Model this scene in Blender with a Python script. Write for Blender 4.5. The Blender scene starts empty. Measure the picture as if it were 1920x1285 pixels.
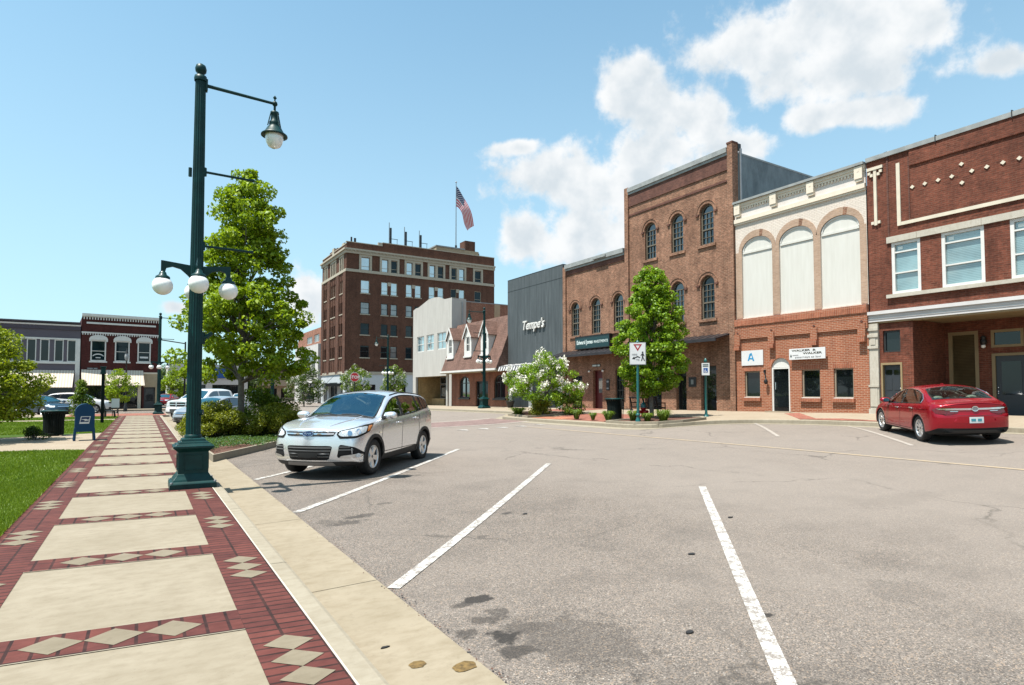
import bpy, bmesh, math, random
import numpy as np
from mathutils import Vector, Matrix, geometry, bvhtree

R = math.radians
sc = bpy.context.scene
col = sc.collection

# ------------------------------------------------------------------ camera
cam_d = bpy.data.cameras.new("camera")
cam = bpy.data.objects.new("camera", cam_d)
col.objects.link(cam)
cam.location = (0.0, 0.0, 1.6)
cam.rotation_euler = (R(90 + 2.3), 0.0, R(-31.8))
cam_d.sensor_width = 36.0
cam_d.lens = 36.0 * 1117.0 / 1920.0
cam_d.shift_y = 0.0248
cam_d.clip_start = 0.05
cam_d.clip_end = 6000.0
sc.camera = cam

# ------------------------------------------------------------------ sky, sun, exposure
SUN_EL, SUN_AZ = 69.0, -88.5          # azimuth measured clockwise from +Y (the sun stands over the left side of the street)
world = bpy.data.worlds.new("World")
sc.world = world
world.use_nodes = True


def build_world():
    nt = world.node_tree; N, L = nt.nodes, nt.links
    N.clear()
    out = N.new("ShaderNodeOutputWorld"); bg = N.new("ShaderNodeBackground")
    sky = N.new("ShaderNodeTexSky"); sky.sky_type = "NISHITA"; sky.sun_disc = False
    sky.sun_elevation = R(SUN_EL); sky.sun_rotation = R(SUN_AZ)
    sky.air_density = 1.0; sky.dust_density = 1.2; sky.ozone_density = 1.0; sky.altitude = 100
    bg.inputs["Strength"].default_value = SKY_STRENGTH
    tc = N.new("ShaderNodeTexCoord")
    D = tc.outputs["Generated"]

    def vm(op, a, b=None):
        n = N.new("ShaderNodeVectorMath"); n.operation = op
        for i, s in enumerate((a, b)):
            if s is None: continue
            if isinstance(s, (tuple, list, Vector)): n.inputs[i].default_value = s
            else: L.new(s, n.inputs[i])
        return n.outputs["Value"] if op in ("DOT_PRODUCT", "LENGTH") else n.outputs[0]

    def mt(op, a, b=None, c=None):
        n = N.new("ShaderNodeMath"); n.operation = op
        for i, s in enumerate((a, b, c)):
            if s is None: continue
            if isinstance(s, (int, float)): n.inputs[i].default_value = s
            else: L.new(s, n.inputs[i])
        return n.outputs[0]

    def rng(s, f0, f1, t0=0., t1=1., smooth=True):
        m = N.new("ShaderNodeMapRange"); m.interpolation_type = "SMOOTHSTEP" if smooth else "LINEAR"
        for k, v in (("From Min", f0), ("From Max", f1), ("To Min", t0), ("To Max", t1)): m.inputs[k].default_value = v
        L.new(s, m.inputs["Value"]); return m.outputs[0]

    def noise(vec, scale, detail, rough=.6):
        n = N.new("ShaderNodeTexNoise"); n.inputs["Scale"].default_value = scale; n.inputs["Detail"].default_value = detail; n.inputs["Roughness"].default_value = rough
        L.new(vec, n.inputs["Vector"]); return n
    # cumulus banks over the right-hand roofs: soft ellipses on a plane of directions, broken up by noise
    w = vm("DOT_PRODUCT", D, (.6597, .6597, .3599))
    cx = N.new("ShaderNodeCombineXYZ")
    wc = mt("MAXIMUM", w, .05)
    L.new(mt("DIVIDE", vm("DOT_PRODUCT", D, (.7071, -.7071, 0)), wc), cx.inputs[0])
    L.new(mt("DIVIDE", vm("DOT_PRODUCT", D, (-.2545, -.2545, .933)), wc), cx.inputs[1])
    P = cx.outputs[0]
    blobs = [(-0.034, 0.10, 0.055, 0.05), (0.015, 0.07, 0.045, 0.045), (0.064, 0.05, 0.072, 0.051), (0.014, 0.006, 0.132, 0.046), (-0.132, -0.01, 0.101, 0.054), (-0.04, -0.034, 0.153, 0.063), (-0.205, 0.035, 0.05, 0.014), (-0.102, -0.104, 0.144, 0.057), (-0.191, -0.108, 0.08, 0.042), (0.133, 0.007, 0.045, 0.028), (0.15, 0.152, 0.058, 0.040), (0.192, 0.145, 0.129, 0.059), (0.285, 0.155, 0.12, 0.065), (0.37, 0.14, 0.045, 0.045), (0.257, 0.091, 0.134, 0.047), (0.296, 0.04, 0.085, 0.026), (0.235, 0.04, 0.05, 0.024), (0.30, 0.241, 0.15, 0.071), (0.465, 0.082, 0.04, 0.021), (-0.636, -0.186, 0.055, 0.061), (-0.931, -0.205, 0.042, 0.017)]
    tot = None
    for x, y, ra, rb in blobs:
        q = vm("LENGTH", vm("MULTIPLY", vm("SUBTRACT", P, (x, y, 0)), (1 / ra, 1 / rb, 0)))
        tot = q if tot is None else mt("SMOOTH_MIN", tot, q, .3)
    near = mt("SUBTRACT", 1.05, mt("MINIMUM", tot, 3.0))
    near = mt("SUBTRACT", near, mt("MULTIPLY", mt("LESS_THAN", w, .1), 3.0))
    # unseen clouds behind the viewer, added to show up in reflections
    nb = noise(D, 2.4, 2).outputs["Fac"]
    away = rng(vm("DOT_PRODUCT", D, (.527, .85, .03)), .55, .2)
    other = mt("ADD", mt("MULTIPLY", mt("ADD", mt("MINIMUM", mt("MULTIPLY_ADD", nb, 7.0, -3.9), .7), 2.0), away), -2.0)
    body = mt("MAXIMUM", near, other)
    n1 = noise(D, 15, 7, .60).outputs["Fac"]
    off = vm("ADD", D, (-.012, .004, .020))
    n2 = noise(off, 15, 4, .55).outputs["Fac"]
    dens = mt("ADD", body, mt("MULTIPLY", mt("SUBTRACT", n1, .5), 2.5))
    cover = rng(dens, -.12, .50)
    shade = rng(mt("ADD", mt("MULTIPLY", body, .45), mt("MULTIPLY", mt("SUBTRACT", n2, n1), -1.6) if False else mt("MULTIPLY", mt("SUBTRACT", n2, .5), 2.6)), -.25, .85)

    def mixc(f, a, b, mode="MIX"):
        m = N.new("ShaderNodeMix"); m.data_type = "RGBA"; m.blend_type = mode
        for k, s in ((0, f), (6, a), (7, b)):
            if isinstance(s, bpy.types.NodeSocket): L.new(s, m.inputs[k])
            elif isinstance(s, tuple): m.inputs[k].default_value = (*s, 1)
            else: m.inputs[k].default_value = s
        return m.outputs[2]
    k = lambda c: tuple(x / SKY_STRENGTH for x in c)
    sep = N.new("ShaderNodeSeparateXYZ"); L.new(D, sep.inputs[0])
    base = mixc(1.0, sky.outputs[0], SKY_TINT, "MULTIPLY")
    air = mixc(rng(sep.outputs[2], -.02, .75, .66, .10), base, k((.33, .44, .505)))     # summer haze, thickest low down
    cc = mixc(shade, k((.505, .515, .52)), k((.355, .395, .425)))
    fin = mixc(cover, air, cc)
    L.new(fin, bg.inputs["Color"]); L.new(bg.outputs[0], out.inputs[0])
    world.cycles.sampling_method = "MANUAL"; world.cycles.sample_map_resolution = 256


SKY_STRENGTH = .10
SKY_TINT = (.84, 1.23, 1.15)
build_world()

sun_d = bpy.data.lights.new("sun", "SUN")
sun = bpy.data.objects.new("sun", sun_d); col.objects.link(sun)
sun_d.energy = 5.0; sun_d.angle = R(.5); sun_d.color = (1.0, .95, .87)
_sd = Vector((math.sin(R(SUN_AZ)) * math.cos(R(SUN_EL)), math.cos(R(SUN_AZ)) * math.cos(R(SUN_EL)), math.sin(R(SUN_EL))))
sun.rotation_euler = _sd.to_track_quat("Z", "Y").to_euler()

sc.view_settings.view_transform = "Standard"
sc.view_settings.look = "None"
sc.view_settings.exposure = .95
sc.view_settings.gamma = 1.0
sc.render.engine = "CYCLES"
sc.cycles.max_bounces = 6; sc.cycles.diffuse_bounces = 3; sc.cycles.glossy_bounces = 3
sc.cycles.transmission_bounces = 3; sc.cycles.transparent_max_bounces = 8
sc.cycles.use_denoising = True
sc.cycles.caustics_reflective = False; sc.cycles.caustics_refractive = False

# ------------------------------------------------------------------ materials
M = {}


class NT:
    def __init__(self, name):
        self.m = bpy.data.materials.new(name); self.m.use_nodes = True
        self.N, self.L = self.m.node_tree.nodes, self.m.node_tree.links
        self.p = self.N["Principled BSDF"]; self.out = self.N["Material Output"]
        self.tc = self.N.new("ShaderNodeTexCoord")
        M[name] = self.m

    def put(self, sock, v):
        if isinstance(v, bpy.types.NodeSocket): self.L.new(v, sock)
        elif isinstance(v, (tuple, list)) and len(v) == 3 and sock.type == "RGBA": sock.default_value = (*v, 1)
        else: sock.default_value = v

    def set(self, **kw):
        names = dict(base="Base Color", rough="Roughness", metal="Metallic", spec="Specular IOR Level", ior="IOR", coat="Coat Weight",
                     coatr="Coat Roughness", normal="Normal", sub="Subsurface Weight", emit="Emission Color", emits="Emission Strength", alpha="Alpha", trans="Transmission Weight")
        for k, v in kw.items(): self.put(self.p.inputs[names[k]], v)
        return self

    def noise(self, scale, detail=4, rough=.55, vec=None, out="Fac", dist=0.):
        n = self.N.new("ShaderNodeTexNoise"); n.inputs["Scale"].default_value = scale; n.inputs["Detail"].default_value = detail
        n.inputs["Roughness"].default_value = rough; n.inputs["Distortion"].default_value = dist
        self.L.new(vec or self.tc.outputs["Object"], n.inputs["Vector"]); return n.outputs[out]

    def vor(self, scale, feature="F1", vec=None, out="Distance", rnd=1.):
        n = self.N.new("ShaderNodeTexVoronoi"); n.feature = feature; n.inputs["Scale"].default_value = scale
        n.inputs["Randomness"].default_value = rnd
        self.L.new(vec or self.tc.outputs["Object"], n.inputs["Vector"]); return n.outputs[out]

    def rng(self, s, f0, f1, t0=0., t1=1., smooth=False):
        m = self.N.new("ShaderNodeMapRange"); m.interpolation_type = "SMOOTHSTEP" if smooth else "LINEAR"
        for k, v in (("From Min", f0), ("From Max", f1), ("To Min", t0), ("To Max", t1)): m.inputs[k].default_value = v
        self.L.new(s, m.inputs["Value"]); return m.outputs[0]

    def mix(self, fac, a, b, mode="MIX"):
        n = self.N.new("ShaderNodeMix"); n.data_type = "RGBA"; n.blend_type = mode
        self.put(n.inputs[0], fac); self.put(n.inputs[6], a); self.put(n.inputs[7], b); return n.outputs[2]

    def math(self, op, a, b=None, c=None):
        n = self.N.new("ShaderNodeMath"); n.operation = op
        for i, v in enumerate((a, b, c)):
            if v is not None: self.put(n.inputs[i], v)
        return n.outputs[0]

    def ramp(self, s, stops):
        n = self.N.new("ShaderNodeValToRGB"); e = n.color_ramp.elements
        while len(e) < len(stops): e.new(.5)
        for el, (p, c) in zip(e, stops): el.position = p; el.color = (*c, 1)
        self.L.new(s, n.inputs[0]); return n.outputs[0]

    def bump(self, h, strength=.3, dist=.01, normal=None):
        n = self.N.new("ShaderNodeBump"); n.inputs["Strength"].default_value = strength; n.inputs["Distance"].default_value = dist
        self.L.new(h, n.inputs["Height"])
        if normal: self.L.new(normal, n.inputs["Normal"])
        return n.outputs[0]

    def island(self):
        return self.N.new("ShaderNodeNewGeometry").outputs["Random Per Island"]

    def mapping(self, src, scale=(1, 1, 1), rot=(0, 0, 0), loc=(0, 0, 0)):
        n = self.N.new("ShaderNodeMapping"); n.inputs["Scale"].default_value = scale; n.inputs["Rotation"].default_value = rot; n.inputs["Location"].default_value = loc
        self.L.new(self.tc.outputs[src], n.inputs["Vector"]); return n.outputs[0]

    def shear(self, k):            # UV with v sheared by k*u (paving joints that run slightly askew)
        s = self.N.new("ShaderNodeSeparateXYZ"); self.L.new(self.tc.outputs["UV"], s.inputs[0])
        c = self.N.new("ShaderNodeCombineXYZ"); self.L.new(s.outputs[0], c.inputs[0])
        self.L.new(self.math("MULTIPLY_ADD", s.outputs[0], k, s.outputs[1]), c.inputs[1]); return c.outputs[0]


def plain(name, c, rough=.6, metal=0., spec=.5, var=.12, scale=3., coat=0., bump=0.):
    t = NT(name)
    n = t.noise(scale, 5)
    base = t.mix(t.rng(n, .3, .7), tuple(x * (1 - var) for x in c), tuple(min(1, x * (1 + var)) for x in c)) if var else c
    t.set(base=base, rough=rough, metal=metal, spec=spec, coat=coat, coatr=.05)
    if bump: t.set(normal=t.bump(t.noise(scale * 25, 4), bump, .01))
    return t


def brick(name, c1, c2, mortar, w=.205, h=.0677, mort=.010, dark=(.05, .03, .025), darkamt=.35, bias=0., var=.25, weather=.35, offset=.5, k=0., bmp=.35, rough=.85, mottle=.38):
    t = NT(name)
    uv = t.shear(k) if k else t.tc.outputs["UV"]
    b = t.N.new("ShaderNodeTexBrick"); t.L.new(uv, b.inputs["Vector"])
    b.offset = offset
    b.inputs["Scale"].default_value = 1.0; b.inputs["Brick Width"].default_value = w; b.inputs["Row Height"].default_value = h
    b.inputs["Mortar Size"].default_value = mort; b.inputs["Mortar Smooth"].default_value = .15; b.inputs["Bias"].default_value = bias
    b.inputs["Color1"].default_value = (*c1, 1); b.inputs["Color2"].default_value = (*c2, 1); b.inputs["Mortar"].default_value = (*mortar, 1)
    # a second brick pattern of the same size gives single dark headers
    b2 = t.N.new("ShaderNodeTexBrick"); t.L.new(uv, b2.inputs["Vector"]); b2.offset = offset
    for k_, v in (("Scale", 1.), ("Brick Width", w), ("Row Height", h), ("Mortar Size", 0.), ("Bias", -.35)): b2.inputs[k_].default_value = v
    b2.inputs["Color1"].default_value = (0, 0, 0, 1); b2.inputs["Color2"].default_value = (1, 1, 1, 1); b2.inputs["Mortar"].default_value = (0, 0, 0, 1)
    dk = t.math("MULTIPLY", t.rng(b2.outputs["Color"], .55, .9), t.math("SUBTRACT", 1.0, b.outputs["Fac"]))
    colr = t.mix(t.math("MULTIPLY", dk, darkamt), b.outputs["Color"], dark)
    n = t.noise(.55, 5, .6); n2 = t.noise(7., 3)
    colr = t.mix(t.rng(n, .42, .75, 0, weather), colr, tuple(x * .45 for x in c1))
    colr = t.mix(t.rng(n2, .3, .75, 0, var), colr, tuple(min(1, x * 1.5 + .02) for x in c2))
    st = t.noise(5.5, 6, .75, vec=t.mapping("UV", (1, 3.2, 1))); bl = t.noise(1.4, 5, .7)
    mott = t.math("MULTIPLY", t.rng(st, .32, .68, 1 - mottle, 1 + mottle), t.rng(bl, .3, .7, 1 - mottle * .55, 1 + mottle * .55))
    colr = t.mix(1.0, colr, mott, "MULTIPLY")
    run = t.noise(1.0, 5, .65, vec=t.mapping("Object", (1.6, 1.6, .16)))          # rain streaks down the wall
    colr = t.mix(t.rng(run, .5, .72, 0, .42 * min(1, mottle * 3)), colr, tuple(x * .42 for x in c1))
    t.set(base=colr, rough=rough, spec=.25, normal=t.bump(t.math("SUBTRACT", 1.0, b.outputs["Fac"]), bmp, .012))
    return t


def make_materials():
    # ---- ground
    t = NT("asphalt")
    cell = t.vor(115, out="Color"); sepc = t.N.new("ShaderNodeSeparateColor"); t.L.new(cell, sepc.inputs[0])
    grain = t.ramp(sepc.outputs[0], [(0., (.055, .046, .04)), (.3, (.145, .124, .109)), (.62, (.235, .20, .174)), (.86, (.335, .288, .248)), (.97, (.45, .325, .225)), (1., (.58, .54, .49))])
    fine = t.noise(240, 2)
    colr = t.mix(t.rng(fine, .35, .7, 0, .4), grain, (.095, .083, .074))
    big = t.noise(.22, 5, .6); mid = t.noise(1.3, 5, .6)
    colr = t.mix(t.rng(big, .35, .7, 0, .42), colr, (.285, .245, .214))
    colr = t.mix(t.rng(mid, .48, .8, 0, .5), colr, (.085, .074, .066))
    # the asphalt turns paler from the near parking stalls out across the lanes
    sx_ = t.N.new("ShaderNodeSeparateXYZ"); t.L.new(t.tc.outputs["Object"], sx_.inputs[0])
    lane = t.math("ADD", sx_.outputs[0], t.math("MULTIPLY", t.math("SUBTRACT", big, .5), 5.0))
    colr = t.mix(t.rng(lane, 3.5, 9.5, 0, .5, True), colr, (.315, .272, .237))
    # oil and tyre stains with outlines of their own
    pos = t.N.new("ShaderNodeNewGeometry").outputs["Position"]
    wob = t.noise(6.5, 5, .65)
    st = None
    for sx, sy, rx, ry, amt in [(2.39, 4.42, .15, .11, 1.), (2.24, 4.36, .12, .06, .7), (2.18, 3.62, .17, .13, 1.), (2.42, 4.07, .13, .12, .6), (2.22, 3.98, .14, .1, .7), (2.15, 3.40, .12, .12, .8),
                                (2.40, 3.72, .2, .14, .5), (1.98, 3.83, .10, .09, .7), (2.55, 8.16, .19, .13, .75), (2.72, 8.22, .12, .1, .6), (2.33, 7.86, .24, .18, .65), (2.1, 8.0, .14, .25, .4), (3.2, 8.9, .16, .08, .5),
                                (2.6, 3.3, .5, .6, .35), (6.2, 3.1, .5, .3, .16), (5.5, 2.6, .35, .3, .2), (7.5, 3.4, .8, .35, .12), (4.4, 7.2, .10, .07, .8), (4.1, 2.9, .06, .05, 1.), (9.5, 4.5, 1.2, .35, .12)]:
        d = t.N.new("ShaderNodeVectorMath"); d.operation = "SUBTRACT"; t.L.new(pos, d.inputs[0]); d.inputs[1].default_value = (sx, sy, -.11)
        s = t.N.new("ShaderNodeVectorMath"); s.operation = "MULTIPLY"; t.L.new(d.outputs[0], s.inputs[0]); s.inputs[1].default_value = (1 / rx, 1 / ry, 0)
        ln = t.N.new("ShaderNodeVectorMath"); ln.operation = "LENGTH"; t.L.new(s.outputs[0], ln.inputs[0])
        v = t.math("ADD", ln.outputs["Value"], t.math("MULTIPLY", t.math("SUBTRACT", wob, .5), 2.6))
        v = t.rng(v, 1.02, .62, 0, amt, True)
        st = v if st is None else t.math("MAXIMUM", st, v)
    colr = t.mix(t.math("MULTIPLY", st, .86), colr, (.022, .02, .019))
    # fine cracks
    warp = t.N.new("ShaderNodeVectorMath"); warp.operation = "ADD"; t.L.new(t.tc.outputs["Object"], warp.inputs[0])
    wn = t.N.new("ShaderNodeVectorMath"); wn.operation = "SCALE"; wn.inputs["Scale"].default_value = 1.1
    t.L.new(t.noise(.8, 5, .6, out="Color"), wn.inputs[0]); t.L.new(wn.outputs[0], warp.inputs[1])
    cr = t.rng(t.vor(.23, "DISTANCE_TO_EDGE", warp.outputs[0]), 0., .008, 1, 0)
    cr = t.math("MULTIPLY", cr, t.rng(t.noise(.35, 3), .47, .58))
    colr = t.mix(t.math("MULTIPLY", cr, .6), colr, (.05, .045, .04))
    # roughness follows the broad noise, bump follows the grain
    t.set(base=colr, rough=t.rng(big, .3, .7, .8, .93), spec=.3, normal=t.bump(t.math("ADD", sepc.outputs[1], t.math("MULTIPLY", fine, .6)), .45, .006))

    t = NT("line_paint")
    wear = t.noise(9, 7, .75); wear2 = t.noise(55, 4, .7)
    f = t.math("ADD", t.math("MULTIPLY", wear, .65), t.math("MULTIPLY", wear2, .45))
    pw = t.mix(t.noise(3, 4), (.53, .515, .485), (.70, .69, .66))
    t.set(base=t.mix(t.rng(f, .515, .60), pw, (.26, .226, .20)), rough=.7, normal=t.bump(wear2, .3, .004))
    t = NT("line_yellow")
    f = t.math("ADD", t.math("MULTIPLY", t.noise(5, 7, .75), .6), t.math("MULTIPLY", t.noise(40, 4, .7), .5))
    t.set(base=t.mix(t.rng(f, .40, .62, .35, .93), (.62, .44, .20), (.33, .285, .245)), rough=.8)
    t = NT("line_faint")
    f = t.math("ADD", t.math("MULTIPLY", t.noise(5, 7, .75), .6), t.math("MULTIPLY", t.noise(40, 4, .7), .5))
    t.set(base=t.mix(t.rng(f, .40, .60, .45, .97), (.60, .57, .53), (.33, .285, .245)), rough=.8)

    def concrete(name, a, b, stain, seam=None):
        t = NT(name)
        n = t.noise(1.1, 6, .65); n2 = t.noise(14, 5, .7); n3 = t.noise(160, 2)
        mp = t.mapping("Object", (1.0, 1.9, 1))
        brush = t.noise(6, 5, .6, vec=mp)
        c = t.mix(t.rng(n, .3, .7), a, b)
        c = t.mix(t.rng(brush, .42, .72, 0, .45), c, stain)
        c = t.mix(t.rng(n2, .55, .8, 0, .35), c, tuple(x * .72 for x in stain))
        spk = t.rng(t.vor(26), .05, .09, .6, 0)
        spk = t.math("MULTIPLY", spk, t.rng(t.noise(2.3, 2), .55, .6))
        c = t.mix(spk, c, (.10, .08, .06))
        t.set(base=c, rough=.85, spec=.3, normal=t.bump(t.math("ADD", n3, t.math("MULTIPLY", n2, .6)), .25, .004))
        return t
    concrete("concrete", (.285, .242, .175), (.355, .308, .232), (.21, .168, .112))
    concrete("kerb_concrete", (.315, .275, .208), (.38, .338, .262), (.235, .192, .13))
    concrete("gutter_concrete", (.30, .252, .178), (.37, .315, .232), (.21, .163, .10))
    concrete("walk_concrete", (.35, .285, .21), (.40, .335, .255), (.30, .235, .165))
    plain("rust_stain", (.16, .10, .03), .9, var=.5, scale=30)
    brick("paver_side", (.088, .023, .020), (.145, .041, .032), (.016, .009, .008), w=.205, h=.1, mort=.011, offset=0., k=.13, weather=.35, darkamt=.65, dark=(.05, .018, .017), var=.25, mottle=.2)
    brick("paver_cross", (.082, .022, .020), (.137, .038, .029), (.012, .007, .007), w=.135, h=.205, mort=.011, offset=0., k=.13, weather=.35, darkamt=.65, dark=(.05, .018, .017), var=.25, mottle=.2)
    brick("paver_far", (.27, .10, .07), (.34, .135, .095), (.20, .09, .07), w=.2, h=.1, mort=.006, offset=.5, weather=.2, darkamt=.2, var=.3)
    brick("crosswalk_brick", (.215, .145, .135), (.25, .17, .155), (.21, .16, .145), w=.2, h=.1, mort=.006, offset=.5, weather=.3, darkamt=.2, var=.3)
    concrete("diamond_stone", (.215, .18, .126), (.265, .225, .162), (.16, .13, .085))
    t = NT("lawn_soil")
    c = t.mix(t.rng(t.noise(.7, 4), .3, .7), (.075, .15, .008), (.115, .215, .010))
    c = t.mix(t.rng(t.noise(40, 4, .7), .35, .65), tuple(x * .45 for x in (.07, .13, .01)), c)
    t.set(base=c, rough=.9, spec=.2, normal=t.bump(t.noise(90, 3), .8, .03))
    t = NT("grass_blade")
    c = t.ramp(t.island(), [(0., (.10, .185, .006)), (.5, (.175, .29, .008)), (1., (.28, .38, .03))])
    c = t.mix(t.rng(t.noise(.5, 4), .35, .7, 0, .6), c, (.21, .32, .02))
    leaf_shader(t, c, .35)
    t = NT("mulch")
    c = t.ramp(t.noise(45, 5, .7), [(.3, (.05, .02, .012)), (.55, (.16, .07, .045)), (.8, (.26, .15, .11))])
    t.set(base=c, rough=.95, normal=t.bump(t.noise(60, 4), .9, .04))
    # ---- foliage
    for nm, a, b, c_ in (("leaf_maple", (.19, .31, .005), (.32, .47, .008), (.45, .58, .02)), ("leaf_street", (.15, .30, .008), (.26, .46, .012), (.38, .56, .03)),
                         ("leaf_gold", (.19, .27, .006), (.34, .42, .008), (.50, .56, .02)), ("leaf_dark", (.028, .06, .010), (.05, .095, .014), (.085, .14, .02)),
                         ("leaf_yew", (.15, .18, .006), (.27, .30, .010), (.42, .43, .025)), ("leaf_lime", (.09, .17, .010), (.16, .26, .015), (.26, .36, .04)),
                         ("leaf_ivy", (.03, .09, .03), (.055, .14, .04), (.09, .19, .055)), ("leaf_far", (.05, .085, .035), (.075, .115, .05), (.11, .15, .07))):
        t = NT(nm)
        leaf_shader(t, t.ramp(t.island(), [(0., a), (.55, b), (1., c_)]), .48)
    t = NT("blossom"); t.set(base=t.ramp(t.island(), [(0., (.92, .90, .74)), (1., (1.0, .99, .92))]), rough=.8, spec=.2)
    t = NT("bark"); t.set(base=t.mix(t.rng(t.noise(9, 6, .7), .3, .7), (.10, .085, .07), (.24, .215, .185)), rough=.95, normal=t.bump(t.noise(30, 5), .8, .02))
    # ---- brick and other walls
    brick("brick_old", (.15, .062, .036), (.30, .145, .088), (.36, .25, .18), mort=.013, dark=(.035, .02, .017), darkamt=.9, weather=.5, var=.55, mottle=.55)
    brick("brick_old_dark", (.12, .05, .04), (.17, .07, .05), (.17, .10, .08), dark=(.06, .03, .025), darkamt=.5, weather=.2, var=.1)
    brick("brick_new", (.29, .082, .036), (.38, .125, .058), (.50, .32, .23), mort=.0115, dark=(.19, .05, .026), darkamt=.6, weather=.15, var=.2, mottle=.16)
    brick("brick_soldier", (.34, .105, .055), (.41, .14, .075), (.50, .30, .21), w=.072, h=.30, mort=.009, offset=0., dark=(.26, .07, .04), darkamt=.4, weather=.15, var=.15)
    brick("brick_red", (.105, .028, .015), (.20, .056, .030), (.17, .085, .058), mort=.011, dark=(.04, .013, .012), darkamt=.7, weather=.6, var=.45)
    brick("brick_dormer", (.19, .06, .036), (.30, .105, .06), (.33, .20, .14), mort=.012, dark=(.07, .025, .02), darkamt=.8, weather=.4, var=.4)
    brick("brick_hotel", (.075, .031, .019), (.15, .062, .036), (.13, .075, .055), mort=.012, dark=(.03, .014, .011), darkamt=.8, weather=.5, var=.5)
    brick("brick_left", (.085, .02, .018), (.105, .027, .023), (.075, .025, .022), mort=.008, weather=.3, darkamt=.3, var=.15)
    brick("brick_back", (.24, .10, .065), (.34, .17, .11), (.33, .23, .17), dark=(.07, .04, .035), darkamt=.8, weather=.6, var=.4)
    brick("brick_far", (.34, .15, .10), (.38, .18, .12), (.34, .19, .14), weather=.2, darkamt=.2)
    brick("brick_white", (.78, .68, .59), (.84, .74, .65), (.62, .53, .45), dark=(.62, .52, .43), darkamt=.4, weather=.10, var=.15, mottle=.07)
    brick("brick_tan", (.44, .29, .20), (.52, .36, .26), (.50, .38, .30), mottle=.15, dark=(.33, .2, .13), darkamt=.5, weather=.2, var=.2)
    brick("brick_yellow", (.42, .29, .13), (.48, .34, .17), (.36, .25, .13), weather=.15, darkamt=.2)
    brick("shingle", (.155, .088, .068), (.205, .118, .093), (.085, .05, .04), w=.3, h=.14, mort=.010, dark=(.15, .075, .065), darkamt=.5, weather=.2, var=.3)
    t = NT("panel_white"); stx = t.noise(2.2, 5, .6, vec=t.mapping("Object", (1, 3.5, .35)))
    t.set(base=t.mix(t.rng(stx, .35, .75), (.76, .75, .70), (.68, .665, .61)), rough=.7)
    t = NT("stucco_white"); stx = t.noise(1.6, 6, .65, vec=t.mapping("Object", (1, 1.5, .3)))
    t.set(base=t.mix(t.rng(stx, .35, .75), (.58, .565, .53), (.47, .455, .425)), rough=.9, normal=t.bump(t.noise(40, 4), .15, .01))
    t = NT("stucco_grey"); stx = t.noise(1.3, 7, .7, vec=t.mapping("Object", (1, 1.2, .45)))
    t.set(base=t.ramp(stx, [(.3, (.12, .15, .165)), (.5, (.21, .255, .275)), (.72, (.30, .35, .37))]), rough=.9, normal=t.bump(t.noise(20, 5), .2, .02))
    t = NT("slate_panel")
    stx = t.noise(2.0, 6, .65, vec=t.mapping("Object", (1, 2.4, .22)))
    c = t.ramp(stx, [(.3, (.058, .070, .076)), (.55, (.088, .104, .112)), (.75, (.13, .148, .156))])
    t.set(base=c, rough=.62, spec=.4)
    concrete("limestone", (.56, .52, .44), (.64, .60, .52), (.42, .37, .29))
    concrete("limestone_hotel", (.50, .45, .36), (.58, .53, .43), (.36, .31, .24))
    concrete("stone_base", (.62, .68, .72), (.70, .75, .78), (.50, .54, .56))
    plain("trim_ivory", (.86, .76, .62), .6, var=.06); plain("trim_cream", (.78, .70, .56), .6, var=.08); plain("trim_white", (.80, .79, .76), .55, var=.06); plain("trim_lilac", (.80, .73, .68), .6, var=.06)
    plain("beam_white", (.72, .70, .69), .5, var=.08, scale=1.5)
    plain("trim_tan", (.34, .25, .13), .6, var=.08); plain("frame_sash", (.16, .135, .10), .6, var=.1); plain("frame_tan", (.33, .28, .21), .6, var=.08); plain("frame_dark", (.03, .032, .033), .45, var=.1)
    plain("coping", (.33, .345, .34), .5, metal=.0, var=.2); plain("roofing", (.20, .20, .20), .95, var=.2)
    plain("purple_wall", (.13, .115, .145), .8, var=.08, scale=.7); plain("purple_dark", (.075, .06, .085), .7, var=.1)
    plain("cream_wall", (.47, .38, .25), .85, var=.1); plain("tan_wall", (.50, .38, .27), .9, var=.1); plain("grey_wall", (.45, .45, .45), .9, var=.1)
    plain("white_wall", (.66, .64, .62), .85, var=.07)
    plain("door_slate", (.035, .043, .052), .45, var=.1); plain("door_red", (.13, .018, .018), .5, var=.15); plain("door_black", (.008, .008, .009), .3, var=.1)
    plain("awning_dark", (.045, .04, .045), .45, metal=.3, var=.25, scale=2)
    t = NT("awning_stripe")
    sp = t.N.new("ShaderNodeSeparateXYZ"); t.L.new(t.tc.outputs["UV"], sp.inputs[0])
    t.set(base=t.mix(t.rng(t.math("SINE", t.math("MULTIPLY", sp.outputs[0], 2 * math.pi / .21)), -.3, .3), (.74, .66, .55), (.58, .47, .38)), rough=.7)
    t = NT("awning_bw")
    sp = t.N.new("ShaderNodeSeparateXYZ"); t.L.new(t.tc.outputs["UV"], sp.inputs[0])
    t.set(base=t.mix(t.rng(t.math("SINE", t.math("MULTIPLY", sp.outputs[0], 2 * math.pi / .34)), -.25, .05), (.66, .66, .66), (.06, .06, .065)), rough=.5)
    # ---- glass: opaque panes seen in daylight
    def glass(name, c, rough=.03, f=.10, ior=1.5, blinds=None, gl=(1, 1, 1), top=.85):
        t = NT(name)
        base = t.mix(t.rng(t.noise(.9, 4), .3, .7), tuple(x * .55 for x in c), tuple(min(1, x * 1.4) for x in c))
        if blinds:
            sp = t.N.new("ShaderNodeSeparateXYZ"); t.L.new(t.tc.outputs["UV"], sp.inputs[0])
            wv = t.math("SINE", t.math("MULTIPLY", sp.outputs[1], 2 * math.pi / .055))
            base = t.mix(t.rng(wv, -.2, .6, 0, .5), base, blinds)
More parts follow.
